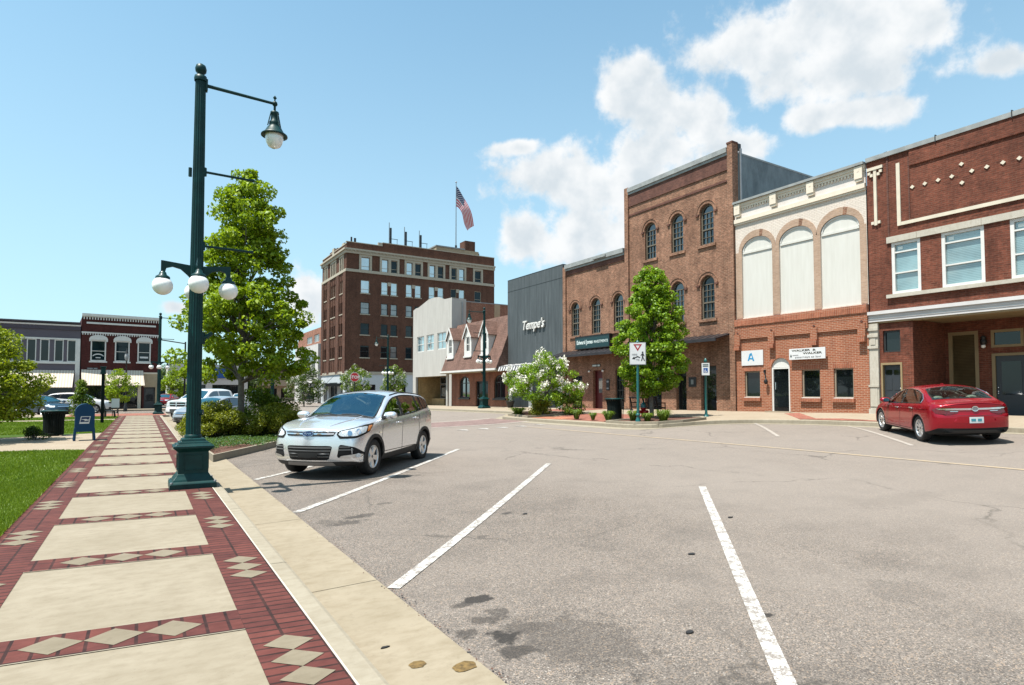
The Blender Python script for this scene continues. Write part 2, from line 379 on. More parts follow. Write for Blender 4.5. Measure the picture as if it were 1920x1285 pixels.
        d = t.N.new("ShaderNodeBsdfDiffuse"); t.put(d.inputs[0], base)
        g = t.N.new("ShaderNodeBsdfGlossy"); g.inputs["Roughness"].default_value = rough; t.put(g.inputs["Color"], gl)
        g_n = t.bump(t.noise(1.7, 2), .05, .02); t.L.new(g_n, g.inputs["Normal"])
        fr = t.N.new("ShaderNodeFresnel"); fr.inputs[0].default_value = ior
        mx = t.N.new("ShaderNodeMixShader"); t.L.new(t.rng(fr.outputs[0], 0., 1., f, top), mx.inputs[0])
        t.L.new(d.outputs[0], mx.inputs[1]); t.L.new(g.outputs[0], mx.inputs[2]); t.L.new(mx.outputs[0], t.out.inputs[0])
    glass("glass_dark", (.010, .014, .017), f=.03, top=.35)
    glass("glass_blue", (.010, .024, .032), f=.02, top=.14)
    glass("glass_sky", (.25, .36, .40), f=.45)
    glass("glass_blinds", (.20, .33, .35), f=.12, blinds=(.42, .56, .57))
    glass("glass_tanblind", (.11, .085, .04), f=.03, blinds=(.03, .02, .01))
    glass("glass_shade", (.24, .25, .25), f=.10)
    glass("glass_shop", (.010, .014, .016), f=.035, top=.35)
    glass("car_windscreen", (.010, .045, .055), f=.20, ior=1.5, gl=(.5, .88, 1.0))
    glass("car_glass", (.006, .006, .006), f=.02, ior=1.35, top=.22)
    glass("car_glass_green", (.035, .06, .05), f=.10)
    def clear_glass(name, tint, f, gl=(1, 1, 1), top=.9):
        t = NT(name); d = t.N.new("ShaderNodeBsdfTransparent"); t.put(d.inputs[0], tint)
        g = t.N.new("ShaderNodeBsdfGlossy"); g.inputs["Roughness"].default_value = .02; t.put(g.inputs["Color"], gl)
        fr = t.N.new("ShaderNodeFresnel"); fr.inputs[0].default_value = 1.5
        mx = t.N.new("ShaderNodeMixShader"); t.L.new(t.rng(fr.outputs[0], 0., 1., f, top), mx.inputs[0])
        t.L.new(d.outputs[0], mx.inputs[1]); t.L.new(g.outputs[0], mx.inputs[2]); t.L.new(mx.outputs[0], t.out.inputs[0])
    clear_glass("screen_clear", (.55, .80, .74), .20, (.42, .80, .98)); clear_glass("side_clear", (.42, .50, .47), .03, top=.35); clear_glass("side_tinted", (.06, .06, .06), .03, top=.3); clear_glass("rear_clear", (.50, .62, .58), .06, top=.6)
    plain("seat_grey", (.16, .155, .15), .85, var=.1); plain("cabin_dark", (.03, .03, .031), .8, var=.1)
    # ---- metals, paints, plastics
    plain("green_metal", (.0025, .040, .040), .45, metal=.0, spec=.22, var=.25, scale=6, coat=.05)
    plain("green_post", (.006, .12, .12), .4, var=.1, coat=.2)
    plain("black_metal", (.010, .011, .011), .45, var=.15)
    plain("dark_metal", (.035, .037, .04), .4, metal=.4, var=.15)
    plain("grey_metal", (.30, .31, .32), .4, metal=.7, var=.1)
    t = NT("globe"); t.set(base=(.86, .86, .84), rough=.28, sub=.25); t.p.inputs["Subsurface Radius"].default_value = (.1, .1, .1)
    t = NT("clear_globe"); t.set(base=(.75, .78, .78), rough=.12, metal=.0, spec=.8, coat=1.)
    plain("bin_slats", (.006, .012, .011), .7, spec=.15, var=.2)
    plain("post_blue", (.003, .05, .13), .45, spec=.2, var=.08, coat=.03); plain("emblem_white", (.80, .80, .80), .5, var=0); plain("emblem_blue", (.006, .03, .11), .5, var=0)
    plain("sign_white", (.80, .81, .82), .45, var=.04); plain("sign_red", (.42, .008, .015), .45, var=.05); plain("sign_blue", (.01, .09, .36), .45, var=0); plain("sign_black", (.012, .012, .013), .5, var=0)
    plain("sign_green", (.003, .038, .042), .35, var=.1, coat=.3); plain("letter_pale", (.85, .95, .93), .5, var=0); plain("letter_grey", (.36, .37, .38), .5, var=0); plain("letter_blue", (.03, .32, .62), .5, var=.1)
    plain("letter_olive", (.075, .07, .045), .5, var=.2); plain("hydrant_red", (.35, .008, .012), .4, var=.1)
    plain("flag_red", (.62, .008, .05), .8, var=.05); plain("flag_white", (.80, .79, .80), .8, var=.03); plain("flag_blue", (.012, .03, .13), .8, var=.05)
    def paint(name, c, metal, rough, flake=.25, coat=1.):
        t = NT(name)
        f = t.vor(900, out="Color"); s = t.N.new("ShaderNodeSeparateColor"); t.L.new(f, s.inputs[0])
        t.set(base=t.mix(t.math("MULTIPLY", s.outputs[0], flake), c, tuple(min(1, x * 1.5) for x in c)), metal=metal, rough=rough, coat=coat, coatr=.03)
    paint("paint_silver", (.74, .76, .79), .72, .27); paint("paint_red", (.29, .0006, .011), .5, .24, coat=.5); paint("paint_white", (.78, .79, .80), 0., .35, 0.)
    paint("paint_blue", (.01, .05, .09), .4, .3); paint("paint_black", (.02, .02, .022), .2, .3); paint("paint_grey", (.42, .44, .47), .5, .35)
    plain("plastic_dark", (.022, .022, .023), .62, var=.15); plain("plastic_grey", (.20, .20, .20), .5, var=.1); plain("well_black", (.006, .006, .006), .9, var=0)
    plain("rubber", (.014, .014, .015), .75, var=.2, scale=20); plain("alloy", (.62, .63, .64), .28, metal=.85, var=.03); plain("chrome", (.80, .81, .83), .09, metal=1., var=0)
    plain("disc_dark", (.05, .05, .05), .5, metal=.6, var=.1)
    t = NT("lamp_lens"); t.set(base=t.mix(t.vor(60), (.78, .82, .85), (.30, .34, .37)), rough=.08, spec=.8, coat=1.)
    t = NT("lamp_amber"); t.set(base=(.75, .20, .015), rough=.15, coat=1.)
    t = NT("lamp_red"); t.set(base=t.mix(t.vor(40), (.20, .002, .005), (.07, .001, .003)), rough=.12, coat=.6)
    plain("plate_white", (.72, .78, .80), .5, var=.05); plain("plate_teal", (.05, .28, .36), .5, var=0)
    plain("seat_beige", (.50, .48, .42), .8, var=.05)


def leaf_shader(t, c, tr):
    d = t.N.new("ShaderNodeBsdfDiffuse"); t.put(d.inputs[0], c)
    tl = t.N.new("ShaderNodeBsdfTranslucent"); t.put(tl.inputs[0], t.mix(.5, c, (.30, .42, .02), "MULTIPLY") if False else t.mix(.35, c, (.25, .36, .01)))
    g = t.N.new("ShaderNodeBsdfGlossy"); g.inputs["Roughness"].default_value = .5; g.inputs["Color"].default_value = (.85, .95, .8, 1)
    m1 = t.N.new("ShaderNodeMixShader"); m1.inputs[0].default_value = tr; t.L.new(d.outputs[0], m1.inputs[1]); t.L.new(tl.outputs[0], m1.inputs[2])
    m2 = t.N.new("ShaderNodeMixShader"); m2.inputs[0].default_value = .03; t.L.new(m1.outputs[0], m2.inputs[1]); t.L.new(g.outputs[0], m2.inputs[2])
    t.L.new(m2.outputs[0], t.out.inputs[0])


make_materials()

# the photograph is exposed for bright summer light: surfaces keep real-world reflectances
for m_ in M.values():
    if m_.name in ("chrome", "alloy", "globe", "clear_globe", "lamp_lens", "lamp_amber", "paint_silver", "paint_red"): continue
    nt_ = m_.node_tree
    for nd in list(nt_.nodes):
        if nd.bl_idname in ("ShaderNodeBsdfPrincipled", "ShaderNodeBsdfDiffuse", "ShaderNodeBsdfTranslucent"):
            sk = nd.inputs[0]
            if sk.is_linked:
                fr = sk.links[0].from_socket; mx_ = nt_.nodes.new("ShaderNodeMix"); mx_.data_type = "RGBA"; mx_.blend_type = "MULTIPLY"; mx_.inputs[0].default_value = 1.0
                nt_.links.new(fr, mx_.inputs[6]); mx_.inputs[7].default_value = (.72, .72, .72, 1); nt_.links.new(mx_.outputs[2], sk)
            else: sk.default_value = (*[c * .72 for c in sk.default_value[:3]], 1)

# ------------------------------------------------------------------ mesh helpers
BASE = {}                              # name of a thing -> its base point (parts are built in world metres and shifted by it)


class MB:
    def __init__(self): self.v, self.f, self.mi, self.sm, self.ms, self.uv = [], [], [], [], [], {}

    def _m(self, m):
        if m not in self.ms: self.ms.append(m)
        return self.ms.index(m)

    def add(self, vs, fs, m, smooth=False):
        o = len(self.v); self.v += [tuple(p) for p in vs]; k = self._m(m)
        for f in fs:
            self.f.append([i + o for i in f]); self.mi.append(k); self.sm.append(smooth)

    def box(self, a, b, m):
        x0, y0, z0 = a; x1, y1, z1 = b
        vs = [(x0, y0, z0), (x1, y0, z0), (x1, y1, z0), (x0, y1, z0), (x0, y0, z1), (x1, y0, z1), (x1, y1, z1), (x0, y1, z1)]
        self.add(vs, [(0, 3, 2, 1), (4, 5, 6, 7), (0, 1, 5, 4), (1, 2, 6, 5), (2, 3, 7, 6), (3, 0, 4, 7)], m)

    def hexa(self, vs, m, smooth=False):   # 4 bottom + 4 top points
        self.add(vs, [(0, 3, 2, 1), (4, 5, 6, 7), (0, 1, 5, 4), (1, 2, 6, 5), (2, 3, 7, 6), (3, 0, 4, 7)], m, smooth)

    def quad(self, a, b, c, d, m): self.add([a, b, c, d], [(0, 1, 2, 3)], m)

    def tube(self, p0, p1, r0, m, r1=None, n=10, caps=True):
        r1 = r0 if r1 is None else r1
        p0, p1 = Vector(p0), Vector(p1); d = (p1 - p0).normalized()
        a = d.orthogonal().normalized(); b = d.cross(a)
        vs = []
        for p, r in ((p0, r0), (p1, r1)):
            for i in range(n):
                t = 2 * math.pi * i / n; vs.append(p + a * (r * math.cos(t)) + b * (r * math.sin(t)))
        self.add(vs, [(i, (i + 1) % n, n + (i + 1) % n, n + i) for i in range(n)], m, True)
        if caps: self.add(vs, [tuple(range(n))[::-1], tuple(range(n, 2 * n))], m)

    def path(self, pts, r, m, n=8):
        for i in range(len(pts) - 1):
            ra = r[i] if isinstance(r, (list, tuple)) else r; rb = r[i + 1] if isinstance(r, (list, tuple)) else r
            self.tube(pts[i], pts[i + 1], ra, m, rb, n)

    def lathe(self, prof, m, c=(0, 0, 0), n=24, flute=0., axis="z", smooth=True):
        vs = []
        for r, z in prof:
            for i in range(n):
                t = 2 * math.pi * i / n; rr = r * (1 - (flute if i % 2 else 0))
                p = (rr * math.cos(t), rr * math.sin(t), z)
                if axis == "x": p = (p[2], p[0], p[1])
                if axis == "y": p = (p[0], p[2], p[1])
                vs.append((c[0] + p[0], c[1] + p[1], c[2] + p[2]))
        fs = [(k * n + i, k * n + (i + 1) % n, (k + 1) * n + (i + 1) % n, (k + 1) * n + i) for k in range(len(prof) - 1) for i in range(n)]
        self.add(vs, fs, m, smooth)

    def sphere(self, c, r, m, n=20, k=12, sz=1.):
        self.lathe([(max(1e-4, r * math.sin(math.pi * i / k)), -r * sz * math.cos(math.pi * i / k)) for i in range(k + 1)], m, c, n)

    def loft(self, rings, m, smooth=False, caps=True):   # rings: lists of the same number of points
        n = len(rings[0]); vs = [p for r in rings for p in r]
        self.add(vs, [(k * n + i, k * n + (i + 1) % n, (k + 1) * n + (i + 1) % n, (k + 1) * n + i) for k in range(len(rings) - 1) for i in range(n)], m, smooth)
        if caps: self.add(vs, [tuple(range(n))[::-1], tuple(range((len(rings) - 1) * n, len(rings) * n))], m)

    def build(self, name, parent=None, local=False, bevel=0.):
        me = bpy.data.meshes.new(name)
        off = Vector((0, 0, 0)) if (local or parent is None) else BASE[root_of(parent).name]
        vs = np.array(self.v, dtype=float).reshape(-1, 3) - np.array(off)
        me.from_pydata(vs.tolist(), [], self.f)
        for m in self.ms: me.materials.append(M[m])
        me.polygons.foreach_set("material_index", self.mi); me.polygons.foreach_set("use_smooth", self.sm)
        me.update()
        box_uv(me, off)
        o = bpy.data.objects.new(name, me); col.objects.link(o)
        if parent is not None: o.parent = parent
        if bevel:
            b = o.modifiers.new("bevel", "BEVEL"); b.width = bevel; b.segments = 2; b.limit_method = "ANGLE"; b.angle_limit = R(50)
        return o


def box_uv(me, off=(0, 0, 0)):
    uv = me.uv_layers.new(name="uv"); nl = len(me.loops)
    if not nl: return
    co = np.empty(len(me.vertices) * 3); me.vertices.foreach_get("co", co); co = co.reshape(-1, 3) + np.array(off)
    li = np.empty(nl, dtype=int); me.loops.foreach_get("vertex_index", li)
    nr = np.empty(len(me.polygons) * 3); me.polygons.foreach_get("normal", nr); nr = np.abs(nr.reshape(-1, 3))
    tot = np.empty(len(me.polygons), dtype=int); me.polygons.foreach_get("loop_total", tot)
    ax = np.repeat(nr.argmax(1), tot); p = co[li]
    u = np.where(ax == 0, p[:, 1], p[:, 0]); v = np.where(ax == 2, p[:, 1], p[:, 2])
    uv.data.foreach_set("uv", np.stack([u, v], 1).ravel())


def root_of(o):
    while o.parent is not None: o = o.parent
    return o


def tag(o, label=None, cat=None, group=None, kind=None):
    if label: o["label"] = label
    if cat: o["category"] = cat
    if group: o["group"] = group
    if kind: o["kind"] = kind
    return o


def thing(name, label, cat, loc=(0, 0, 0), rotz=0., group=None):
    o = bpy.data.objects.new(name, None); col.objects.link(o)
    o.empty_display_size = .2
    o.location = loc; o.rotation_euler = (0, 0, rotz); BASE[o.name] = Vector(loc)
    return tag(o, label, cat, group)


def struct(mb, name): return tag(mb.build(name), kind="structure")


def dup(root, loc, rotz=None, label=None, scale=None):
    r = root.copy(); col.objects.link(r); r.location = loc; BASE[r.name] = Vector(loc)
    if rotz is not None: r.rotation_euler = (0, 0, rotz)
    if scale: r.scale = scale
    if label: r["label"] = label
    for ch in list(root.children):
        c = ch.copy(); col.objects.link(c); c.parent = r
        for g in list(ch.children):
            d = g.copy(); col.objects.link(d); d.parent = c
    return r


class Frame:                            # a wall plane: u along it, v up, d out of it
    def __init__(self, o, u, n): self.o, self.u, self.n = Vector(o), Vector(u).normalized(), Vector(n).normalized()

    def p(self, u, v, d=0.): return tuple(self.o + self.u * u + self.n * d + Vector((0, 0, v)))

    def box(self, mb, u0, u1, v0, v1, d0, d1, m):
        P = self.p
        mb.hexa([P(u0, v0, d0), P(u1, v0, d0), P(u1, v0, d1), P(u0, v0, d1), P(u0, v1, d0), P(u1, v1, d0), P(u1, v1, d1), P(u0, v1, d1)], m)

    def prism(self, mb, poly, d0, d1, m, smooth=False):
        n = len(poly); vs = [self.p(u, v, d0) for u, v in poly] + [self.p(u, v, d1) for u, v in poly]
        mb.add(vs, [tuple(range(n))[::-1], tuple(range(n, 2 * n))] + [(i, (i + 1) % n, n + (i + 1) % n, n + i) for i in range(n)], m, smooth)

    def ring(self, mb, outer, inner, d0, d1, m, closed=False):   # a band between two polylines of equal length
        n = len(outer); rng_ = range(n if closed else n - 1)
        for i in rng_:
            j = (i + 1) % n
            a, b, c, e = outer[i], outer[j], inner[j], inner[i]
            mb.hexa([self.p(*a, d0), self.p(*b, d0), self.p(*c, d0), self.p(*e, d0), self.p(*a, d1), self.p(*b, d1), self.p(*c, d1), self.p(*e, d1)], m)

    def wall(self, mb, outline, holes, m, depth=.2, d=0., reveal=None):
        pts, edges = [], []
        for poly in [outline] + holes:
            o = len(pts); k = len(poly); pts += [Vector(p) for p in poly]; edges += [(o + i, o + (i + 1) % k) for i in range(k)]
        vs, _, fs, _, _, _ = geometry.delaunay_2d_cdt(pts, edges, [], 0, 1e-5)
        keep = []
        for f in fs:
            c = sum((vs[i] for i in f), Vector((0, 0))) / len(f)
            if inside(c, outline) and not any(inside(c, h) for h in holes): keep.append(tuple(f))
        mb.add([self.p(v.x, v.y, d) for v in vs], keep, m)
        for h in holes:
            n = len(h); q = [self.p(u, v, d) for u, v in h] + [self.p(u, v, d - depth) for u, v in h]
            mb.add(q, [(i, (i + 1) % n, n + (i + 1) % n, n + i) for i in range(n)], reveal or m)


def inside(p, poly):
    r = False; j = len(poly) - 1
    for i in range(len(poly)):
        a, b = poly[i], poly[j]
        if (a[1] > p[1]) != (b[1] > p[1]) and p[0] < (b[0] - a[0]) * (p[1] - a[1]) / (b[1] - a[1]) + a[0]: r = not r
        j = i
    return r


def rect(u0, u1, v0, v1): return [(u0, v0), (u1, v0), (u1, v1), (u0, v1)]


def archpoly(u0, u1, v0, vs, rise, n=14):
    uc, a = (u0 + u1) / 2, (u1 - u0) / 2
    return [(u0, v0), (u1, v0)] + [(uc + a * math.cos(math.pi * i / n), vs + rise * math.sin(math.pi * i / n)) for i in range(n + 1)]


def arc(uc, a, vs, rise, n=14, t0=0., t1=math.pi): return [(uc + a * math.cos(t0 + (t1 - t0) * i / n), vs + rise * math.sin(t0 + (t1 - t0) * i / n)) for i in range(n + 1)]


def rect_window(F, parent, u0, u1, v0, v1, fm, gm, rec=.12, fw=.06, mull=(), rails=(), proud=.0, sill=None, d=0., name="window"):
    """a framed window in a wall opening: window (frame) > pane, sill"""
    f = MB(); d0, d1 = d - rec - .03, d - rec + .05 + proud
    F.box(f, u0, u0 + fw, v0, v1, d0, d1, fm); F.box(f, u1 - fw, u1, v0, v1, d0, d1, fm)
    F.box(f, u0 + fw, u1 - fw, v1 - fw, v1, d0, d1, fm); F.box(f, u0 + fw, u1 - fw, v0, v0 + fw, d0, d1, fm)
    for r in rails: z = v0 + r * (v1 - v0); F.box(f, u0 + fw, u1 - fw, z - .025, z + .025, d0, d1 - .012, fm)
    for r in mull: x = u0 + r * (u1 - u0); F.box(f, x - .02, x + .02, v0 + fw, v1 - fw, d0, d1 - .016, fm)
    w = f.build(name, parent)
    g = MB(); F.box(g, u0 + fw * .5, u1 - fw * .5, v0 + fw * .5, v1 - fw * .5, d - rec - .02, d - rec, gm); g.build("pane", w)
    if sill:
        s = MB(); F.box(s, u0 - .1, u1 + .1, v0 - .13, v0, d - rec, d + .09, sill); s.build("sill", w)
    return w


def text_mesh(F, s, u, v, h, m, d=.01, ext=.004, shear=0., align="CENTER", width=None, bold=0., name="lettering", parent=None, flip=-1):
    """raised lettering on a wall plane; flip -1 when u runs right to left for someone facing the wall"""
    cu = bpy.data.curves.new("t", "FONT"); cu.body = s; cu.size = 1.0; cu.shear = shear; cu.align_x = align; cu.extrude = ext; cu.offset = bold; cu.resolution_u = 2
    ob = bpy.data.objects.new("t", cu); col.objects.link(ob)
    dg = bpy.context.evaluated_depsgraph_get(); me = bpy.data.meshes.new_from_object(ob.evaluated_get(dg))
    bpy.data.objects.remove(ob)
    co = np.array([v_.co[:] for v_ in me.vertices]); cap = .70
    k = h / cap; ku = k
    if width: ku = width / max(1e-6, co[:, 0].max() - co[:, 0].min())
    mb = MB(); mb.add([F.p(u + flip * c[0] * ku, v + c[1] * k, d + c[2]) for c in co], [tuple(p.vertices) for p in me.polygons], m)
    bpy.data.meshes.remove(me)
    if name is None: return mb
    return mb.build(name, parent)


def pchip(pts):
    xs = np.array([p[0] for p in pts], float); ys = np.array([p[1] for p in pts], float)
    o = np.argsort(xs); xs, ys = xs[o], ys[o]
    h = np.diff(xs); dl = np.diff(ys) / h; m = np.zeros(len(xs))
    for i in range(1, len(xs) - 1):
        if dl[i - 1] * dl[i] > 0:
            w1, w2 = 2 * h[i] + h[i - 1], h[i] + 2 * h[i - 1]; m[i] = (w1 + w2) / (w1 / dl[i - 1] + w2 / dl[i])
    m[0], m[-1] = dl[0], dl[-1]

    def f(x):
        x = min(max(x, xs[0]), xs[-1]); i = min(int(np.searchsorted(xs, x, side="right")) - 1, len(h) - 1); i = max(i, 0)
        t = (x - xs[i]) / h[i]; a, b = ys[i], ys[i + 1]
        return (2 * t**3 - 3 * t**2 + 1) * a + (t**3 - 2 * t**2 + t) * h[i] * m[i] + (-2 * t**3 + 3 * t**2) * b + (t**3 - t**2) * h[i] * m[i + 1]
    return f

# ------------------------------------------------------------------ ground
def zs(y): return min(.83, max(-.05, .95 - .0125 * y))           # pavement level at the foot of the right-hand shops


_h = pchip([(-50, 0), (2.5, 0), (8, .10), (14, .25), (19.3, .57), (24, .62), (200, .62)])


def gz(x, y): return -.12 + max(0., (zs(y) + .05) / .88) * _h(x)  # road level


def kerb_x(y): return _kx(y)


_kx = pchip([(-30, 20.4), (11.5, 20.4), (14.0, 19.6), (15.4, 17.9), (16.2, 16.25), (17.4, 15.85), (21, 15.85), (26.5, 16.0), (28.4, 17.2), (30, 18.9), (34, 19.1), (60, 19.1)])


def wz(x, y):                                                     # right-hand pavement level
    k = kerb_x(y); a = gz(k, y) + .14; t = min(1, max(0, (x - k) / (23 - k)))
    return a + (zs(y) - a) * t


def build_ground():
    xs = [-900, -200, -60, -20, -5, 0, 1, 2, 2.5] + [2.5 + .5 * i for i in range(1, 36)] + [21, 22, 23, 24, 30, 60, 200, 900]
    ys = [-200, -60, -20, -5, 5, 9.6, 15, 20, 25, 30, 40, 50, 60, 70, 80, 100, 200, 600, 2500]
    mb = MB(); n = len(xs)
    mb.add([(x, y, gz(x, y)) for y in ys for x in xs], [(j * n + i, j * n + i + 1, (j + 1) * n + i + 1, (j + 1) * n + i) for j in range(len(ys) - 1) for i in range(n - 1)], "asphalt", True)
    struct(mb, "road")

    def strip(name_mb, p0, p1, w, m, dz=.008, n=40, taper=None):
        p0, p1 = Vector(p0), Vector(p1); d = (p1 - p0).normalized(); s = Vector((-d.y, d.x)) * w / 2; vs = []
        for i in range(n + 1):
            q = p0.lerp(p1, i / n)
            for e in (q - s, q + s): vs.append((e.x, e.y, gz(e.x, e.y) + dz))
        name_mb.add(vs, [(2 * i, 2 * i + 1, 2 * i + 3, 2 * i + 2) for i in range(n)], m)
    mb = MB()
    for a, b in (((1.89, 8.88), (7.72, 15.33)), ((1.90, 5.03), (7.85, 11.08)), ((1.90, .86), (8.14, 6.98)), ((1.92, 12.6), (7.4, 18.6))): strip(mb, a, b, .118, "line_paint")
    struct(mb, "road_parking_lines")
    mb = MB()
    for y0 in (13.4, 9.75): strip(mb, (19.9, y0 + 1.2), (16.2, y0 - 2.4), .11, "line_faint")
    struct(mb, "road_faint_lines")
    mb = MB(); strip(mb, (14.1, -25), (14.1, 21.5), .13, "line_yellow", n=60)
    struct(mb, "road_centre_line")
    mb = MB()
    for i in range(5):
        x, y = 11.3 + i * .95, 22.3
        mb.add([(x - .28, y - .05, gz(x, y) + .009), (x + .28, y - .05, gz(x, y) + .009), (x, y - .75, gz(x, y - .7) + .009)], [(0, 1, 2)], "line_paint")
    struct(mb, "road_yield_teeth")
    mb = MB(); ys_ = [24.4, 25.6, 26.8, 27.9]; xx = [6 + .5 * i for i in range(21)]; n = len(xx)
    mb.add([(x, y, gz(x, y) + .009) for y in ys_ for x in xx], [(j * n + i, j * n + i + 1, (j + 1) * n + i + 1, (j + 1) * n + i) for j in range(3) for i in range(n - 1)], "crosswalk_brick")
    for y in (24.2, 28.1):
        vs = []
        for x in xx: vs += [(x, y - .15, gz(x, y) + .010), (x, y + .15, gz(x, y) + .010)]
        mb.add(vs, [(2 * i, 2 * i + 1, 2 * i + 3, 2 * i + 2) for i in range(n - 1)], "line_faint")
    struct(mb, "road_crosswalk")

    # ---- near pavement: concrete slabs, brick bands, stone diamonds
    mb = MB(); mb.box((-1.31, -6, -.3), (1.031, 47.4, 0), "concrete"); struct(mb, "sidewalk")
    K = -.13
    yy = lambda x, y: y + K * (x - .62)                          # the cross joints run slightly askew
    mb = MB(); z = .004
    for x0, x1 in ((.623, 1.031), (-1.31, -.862)):
        mb.quad((x0, -6, z), (x1, -6, z), (x1, 47.4, z), (x0, 47.4, z), "paver_side")
    struct(mb, "sidewalk_brick_edging")
    mb = MB(); dia = MB(); lines = MB()
    bands = [4.42 + 2.2 * i for i in range(-4, 20)]
    for b in bands:
        q = [(-.862, yy(-.862, b), .005), (.623, yy(.623, b), .005), (.623, yy(.623, b + .41), .005), (-.862, yy(-.862, b + .41), .005)]
        mb.quad(*q, "paver_cross")
        for e in (b - .012, b + .41):                             # pale mortar line along each side
            lines.quad((-.862, yy(-.862, e), .0055), (.623, yy(.623, e), .0055), (.623, yy(.623, e + .012), .0055), (-.862, yy(-.862, e + .012), .0055), "kerb_concrete")
        for i in (-1, 0, 1):
            x, c = -.12 + i * .335, b + .205
            dia.add([(x - .168, yy(x - .168, c), .008), (x, yy(x, c - .155), .008), (x + .168, yy(x + .168, c), .008), (x, yy(x, c + .155), .008)], [(0, 1, 2, 3)], "diamond_stone")
        for xc, w in ((.827, .15), (-1.086, .165)):
            for i in (-1, 0, 1):
                c = b - .62 + i * .262
                dia.add([(xc - w, yy(xc - w, c), .008), (xc, yy(xc, c - .131), .008), (xc + w, yy(xc + w, c), .008), (xc, yy(xc, c + .131), .008)], [(0, 1, 2, 3)], "diamond_stone")
    struct(mb, "sidewalk_brick_bands"); struct(dia, "sidewalk_stone_diamonds"); struct(lines, "sidewalk_mortar_lines")
    mb = MB(); mb.quad((1.026, -6, .006), (1.039, -6, .006), (1.039, 47, .006), (1.026, 47, .006), "limestone"); struct(mb, "sidewalk_edge_joint")
    # kerb with a rounded nose, cast in lengths, and its gutter pan
    mb = MB()
    y = -6.25
    while y < 47:
        y1 = min(y + 3.05, 47)
        prof = [(1.031, -.2), (1.031, .0), (1.165, .0), (1.19, -.008), (1.205, -.03), (1.222, -.115), (1.222, -.2)]
        mb.loft([[(x, y + .005, z) for x, z in prof], [(x, y1 - .005, z) for x, z in prof]], "kerb_concrete")
        y = y1
    struct(mb, "kerb")
    mb = MB(); y = -6.9
    while y < 47:
        y1 = min(y + 3.05, 47)
        mb.hexa([(1.222, y + .006, -.25), (1.845, y + .006, -.25), (1.845, y1 - .006, -.25), (1.222, y1 - .006, -.25), (1.222, y + .006, -.118), (1.845, y + .006, -.104), (1.845, y1 - .006, -.104), (1.222, y1 - .006, -.118)], "gutter_concrete")
        y = y1
    mb.box((1.21, -6, -.26), (1.84, 47, -.1245), "frame_dark")
    struct(mb, "kerb_gutter")
    mb = MB()
    rnd = random.Random(5)
    for cx, cy, rx, ry in ((1.50, 3.55, .055, .05), (1.735, 3.36, .085, .065)):
        q = [(cx + rx * math.cos(t) * rnd.uniform(.85, 1.12), cy + ry * math.sin(t) * rnd.uniform(.85, 1.12)) for t in [2 * math.pi * i / 16 for i in range(16)]]
        mb.add([(x, y, -.118 + (x - 1.222) * .0225 + .004) for x, y in q], [tuple(range(16))], "rust_stain")
    struct(mb, "kerb_rust_stains")

    # ---- park on the left: lawns, flared path, brick plaza
    mb = MB()
    mb.add([(-1.31, -8, .012), (-1.31, 20.0, .012), (-4, 21.1, .012), (-60, 22.5, .012), (-60, -8, .012)], [(0, 1, 2, 3, 4)], "lawn_soil"); struct(mb, "lawn_ground")
    mb = MB(); mb.add([(-1.31, 28.2, .012), (-1.31, 47.4, .012), (-60, 47.4, .012), (-60, 25.2, .012), (-4.1, 26.8, .012)], [(0, 1, 2, 3, 4)], "lawn_soil"); struct(mb, "lawn_ground")
    mb = MB(); mb.add([(-1.31, 19.9, .004), (-1.31, 28.3, .004), (-4.1, 26.9, .004), (-60, 25.3, .004), (-60, 22.4, .004), (-4, 21.0, .004)], [(0, 1, 2, 3, 4, 5)], "walk_concrete"); struct(mb, "path")
    mb = MB(); mb.box((-60, 47.4, -.3), (1.6, 52.5, .004), "walk_concrete"); struct(mb, "plaza_paving")
    mb = MB(); mb.quad((-4.2, 47.5, .009), (1.45, 47.5, .009), (1.45, 52.2, .009), (-4.2, 52.2, .009), "paver_far"); mb.quad((-40, 40.6, .016), (-1.31, 40.6, .016), (-1.31, 42, .016), (-40, 42, .016), "walk_concrete"); struct(mb, "plaza_brick_paving")
    mb = MB(); mb.box((-60, -8, -.3), (-1.31, 47.4, 0.), "mulch"); struct(mb, "terrain")
    mb = MB(); mb.box((-60, 63.2, -.3), (1.9, 67.2, .02), "walk_concrete"); struct(mb, "far_sidewalk")
    mb = MB(); mb.box((-400, 120, -.4), (12, 400, .03), "lawn_soil"); struct(mb, "far_terrain")

    # ---- right-hand pavement
    ys = [-30, -10, 0, 4, 8, 12] + [12.5 + .25 * i for i in range(72)] + [31, 33, 36, 40, 45, 50, 55, 57.5]
    mb = MB(); kb = MB(); ks = 12
    vs = []
    for y in ys:
        k = kerb_x(y) + .16
        for i in range(ks): x = k + (24.0 - k) * i / (ks - 1); vs.append((x, y, wz(x, y)))
    mb.add(vs, [(j * ks + i, j * ks + i + 1, (j + 1) * ks + i + 1, (j + 1) * ks + i) for j in range(len(ys) - 1) for i in range(ks - 1)], "walk_concrete", True)
    mb.add([(19.2, 57.5, wz(19.2, 57.5)), (60, 57.5, .25), (60, 57.5, -.4), (19.2, 57.5, -.4)], [(0, 1, 2, 3)], "kerb_concrete")
    struct(mb, "sidewalk_opposite")
    rings = []
    for y in ys:
        k = kerb_x(y); z = wz(k + .16, y); g = gz(k, y)
        rings.append([(k - .0, y, g - .1), (k + .02, y, z - .02), (k + .05, y, z + .002), (k + .165, y, z + .003), (k + .165, y, g - .1)])
    kb.loft(rings, "kerb_concrete"); struct(kb, "kerb_opposite")
    mb = MB(); rings = []
    for y in ys: k = kerb_x(y); rings.append([(k - .45, y, gz(k - .45, y) - .05), (k - .45, y, gz(k - .45, y) + .008), (k + .03, y, gz(k, y) + .008), (k + .03, y, gz(k, y) - .05)])
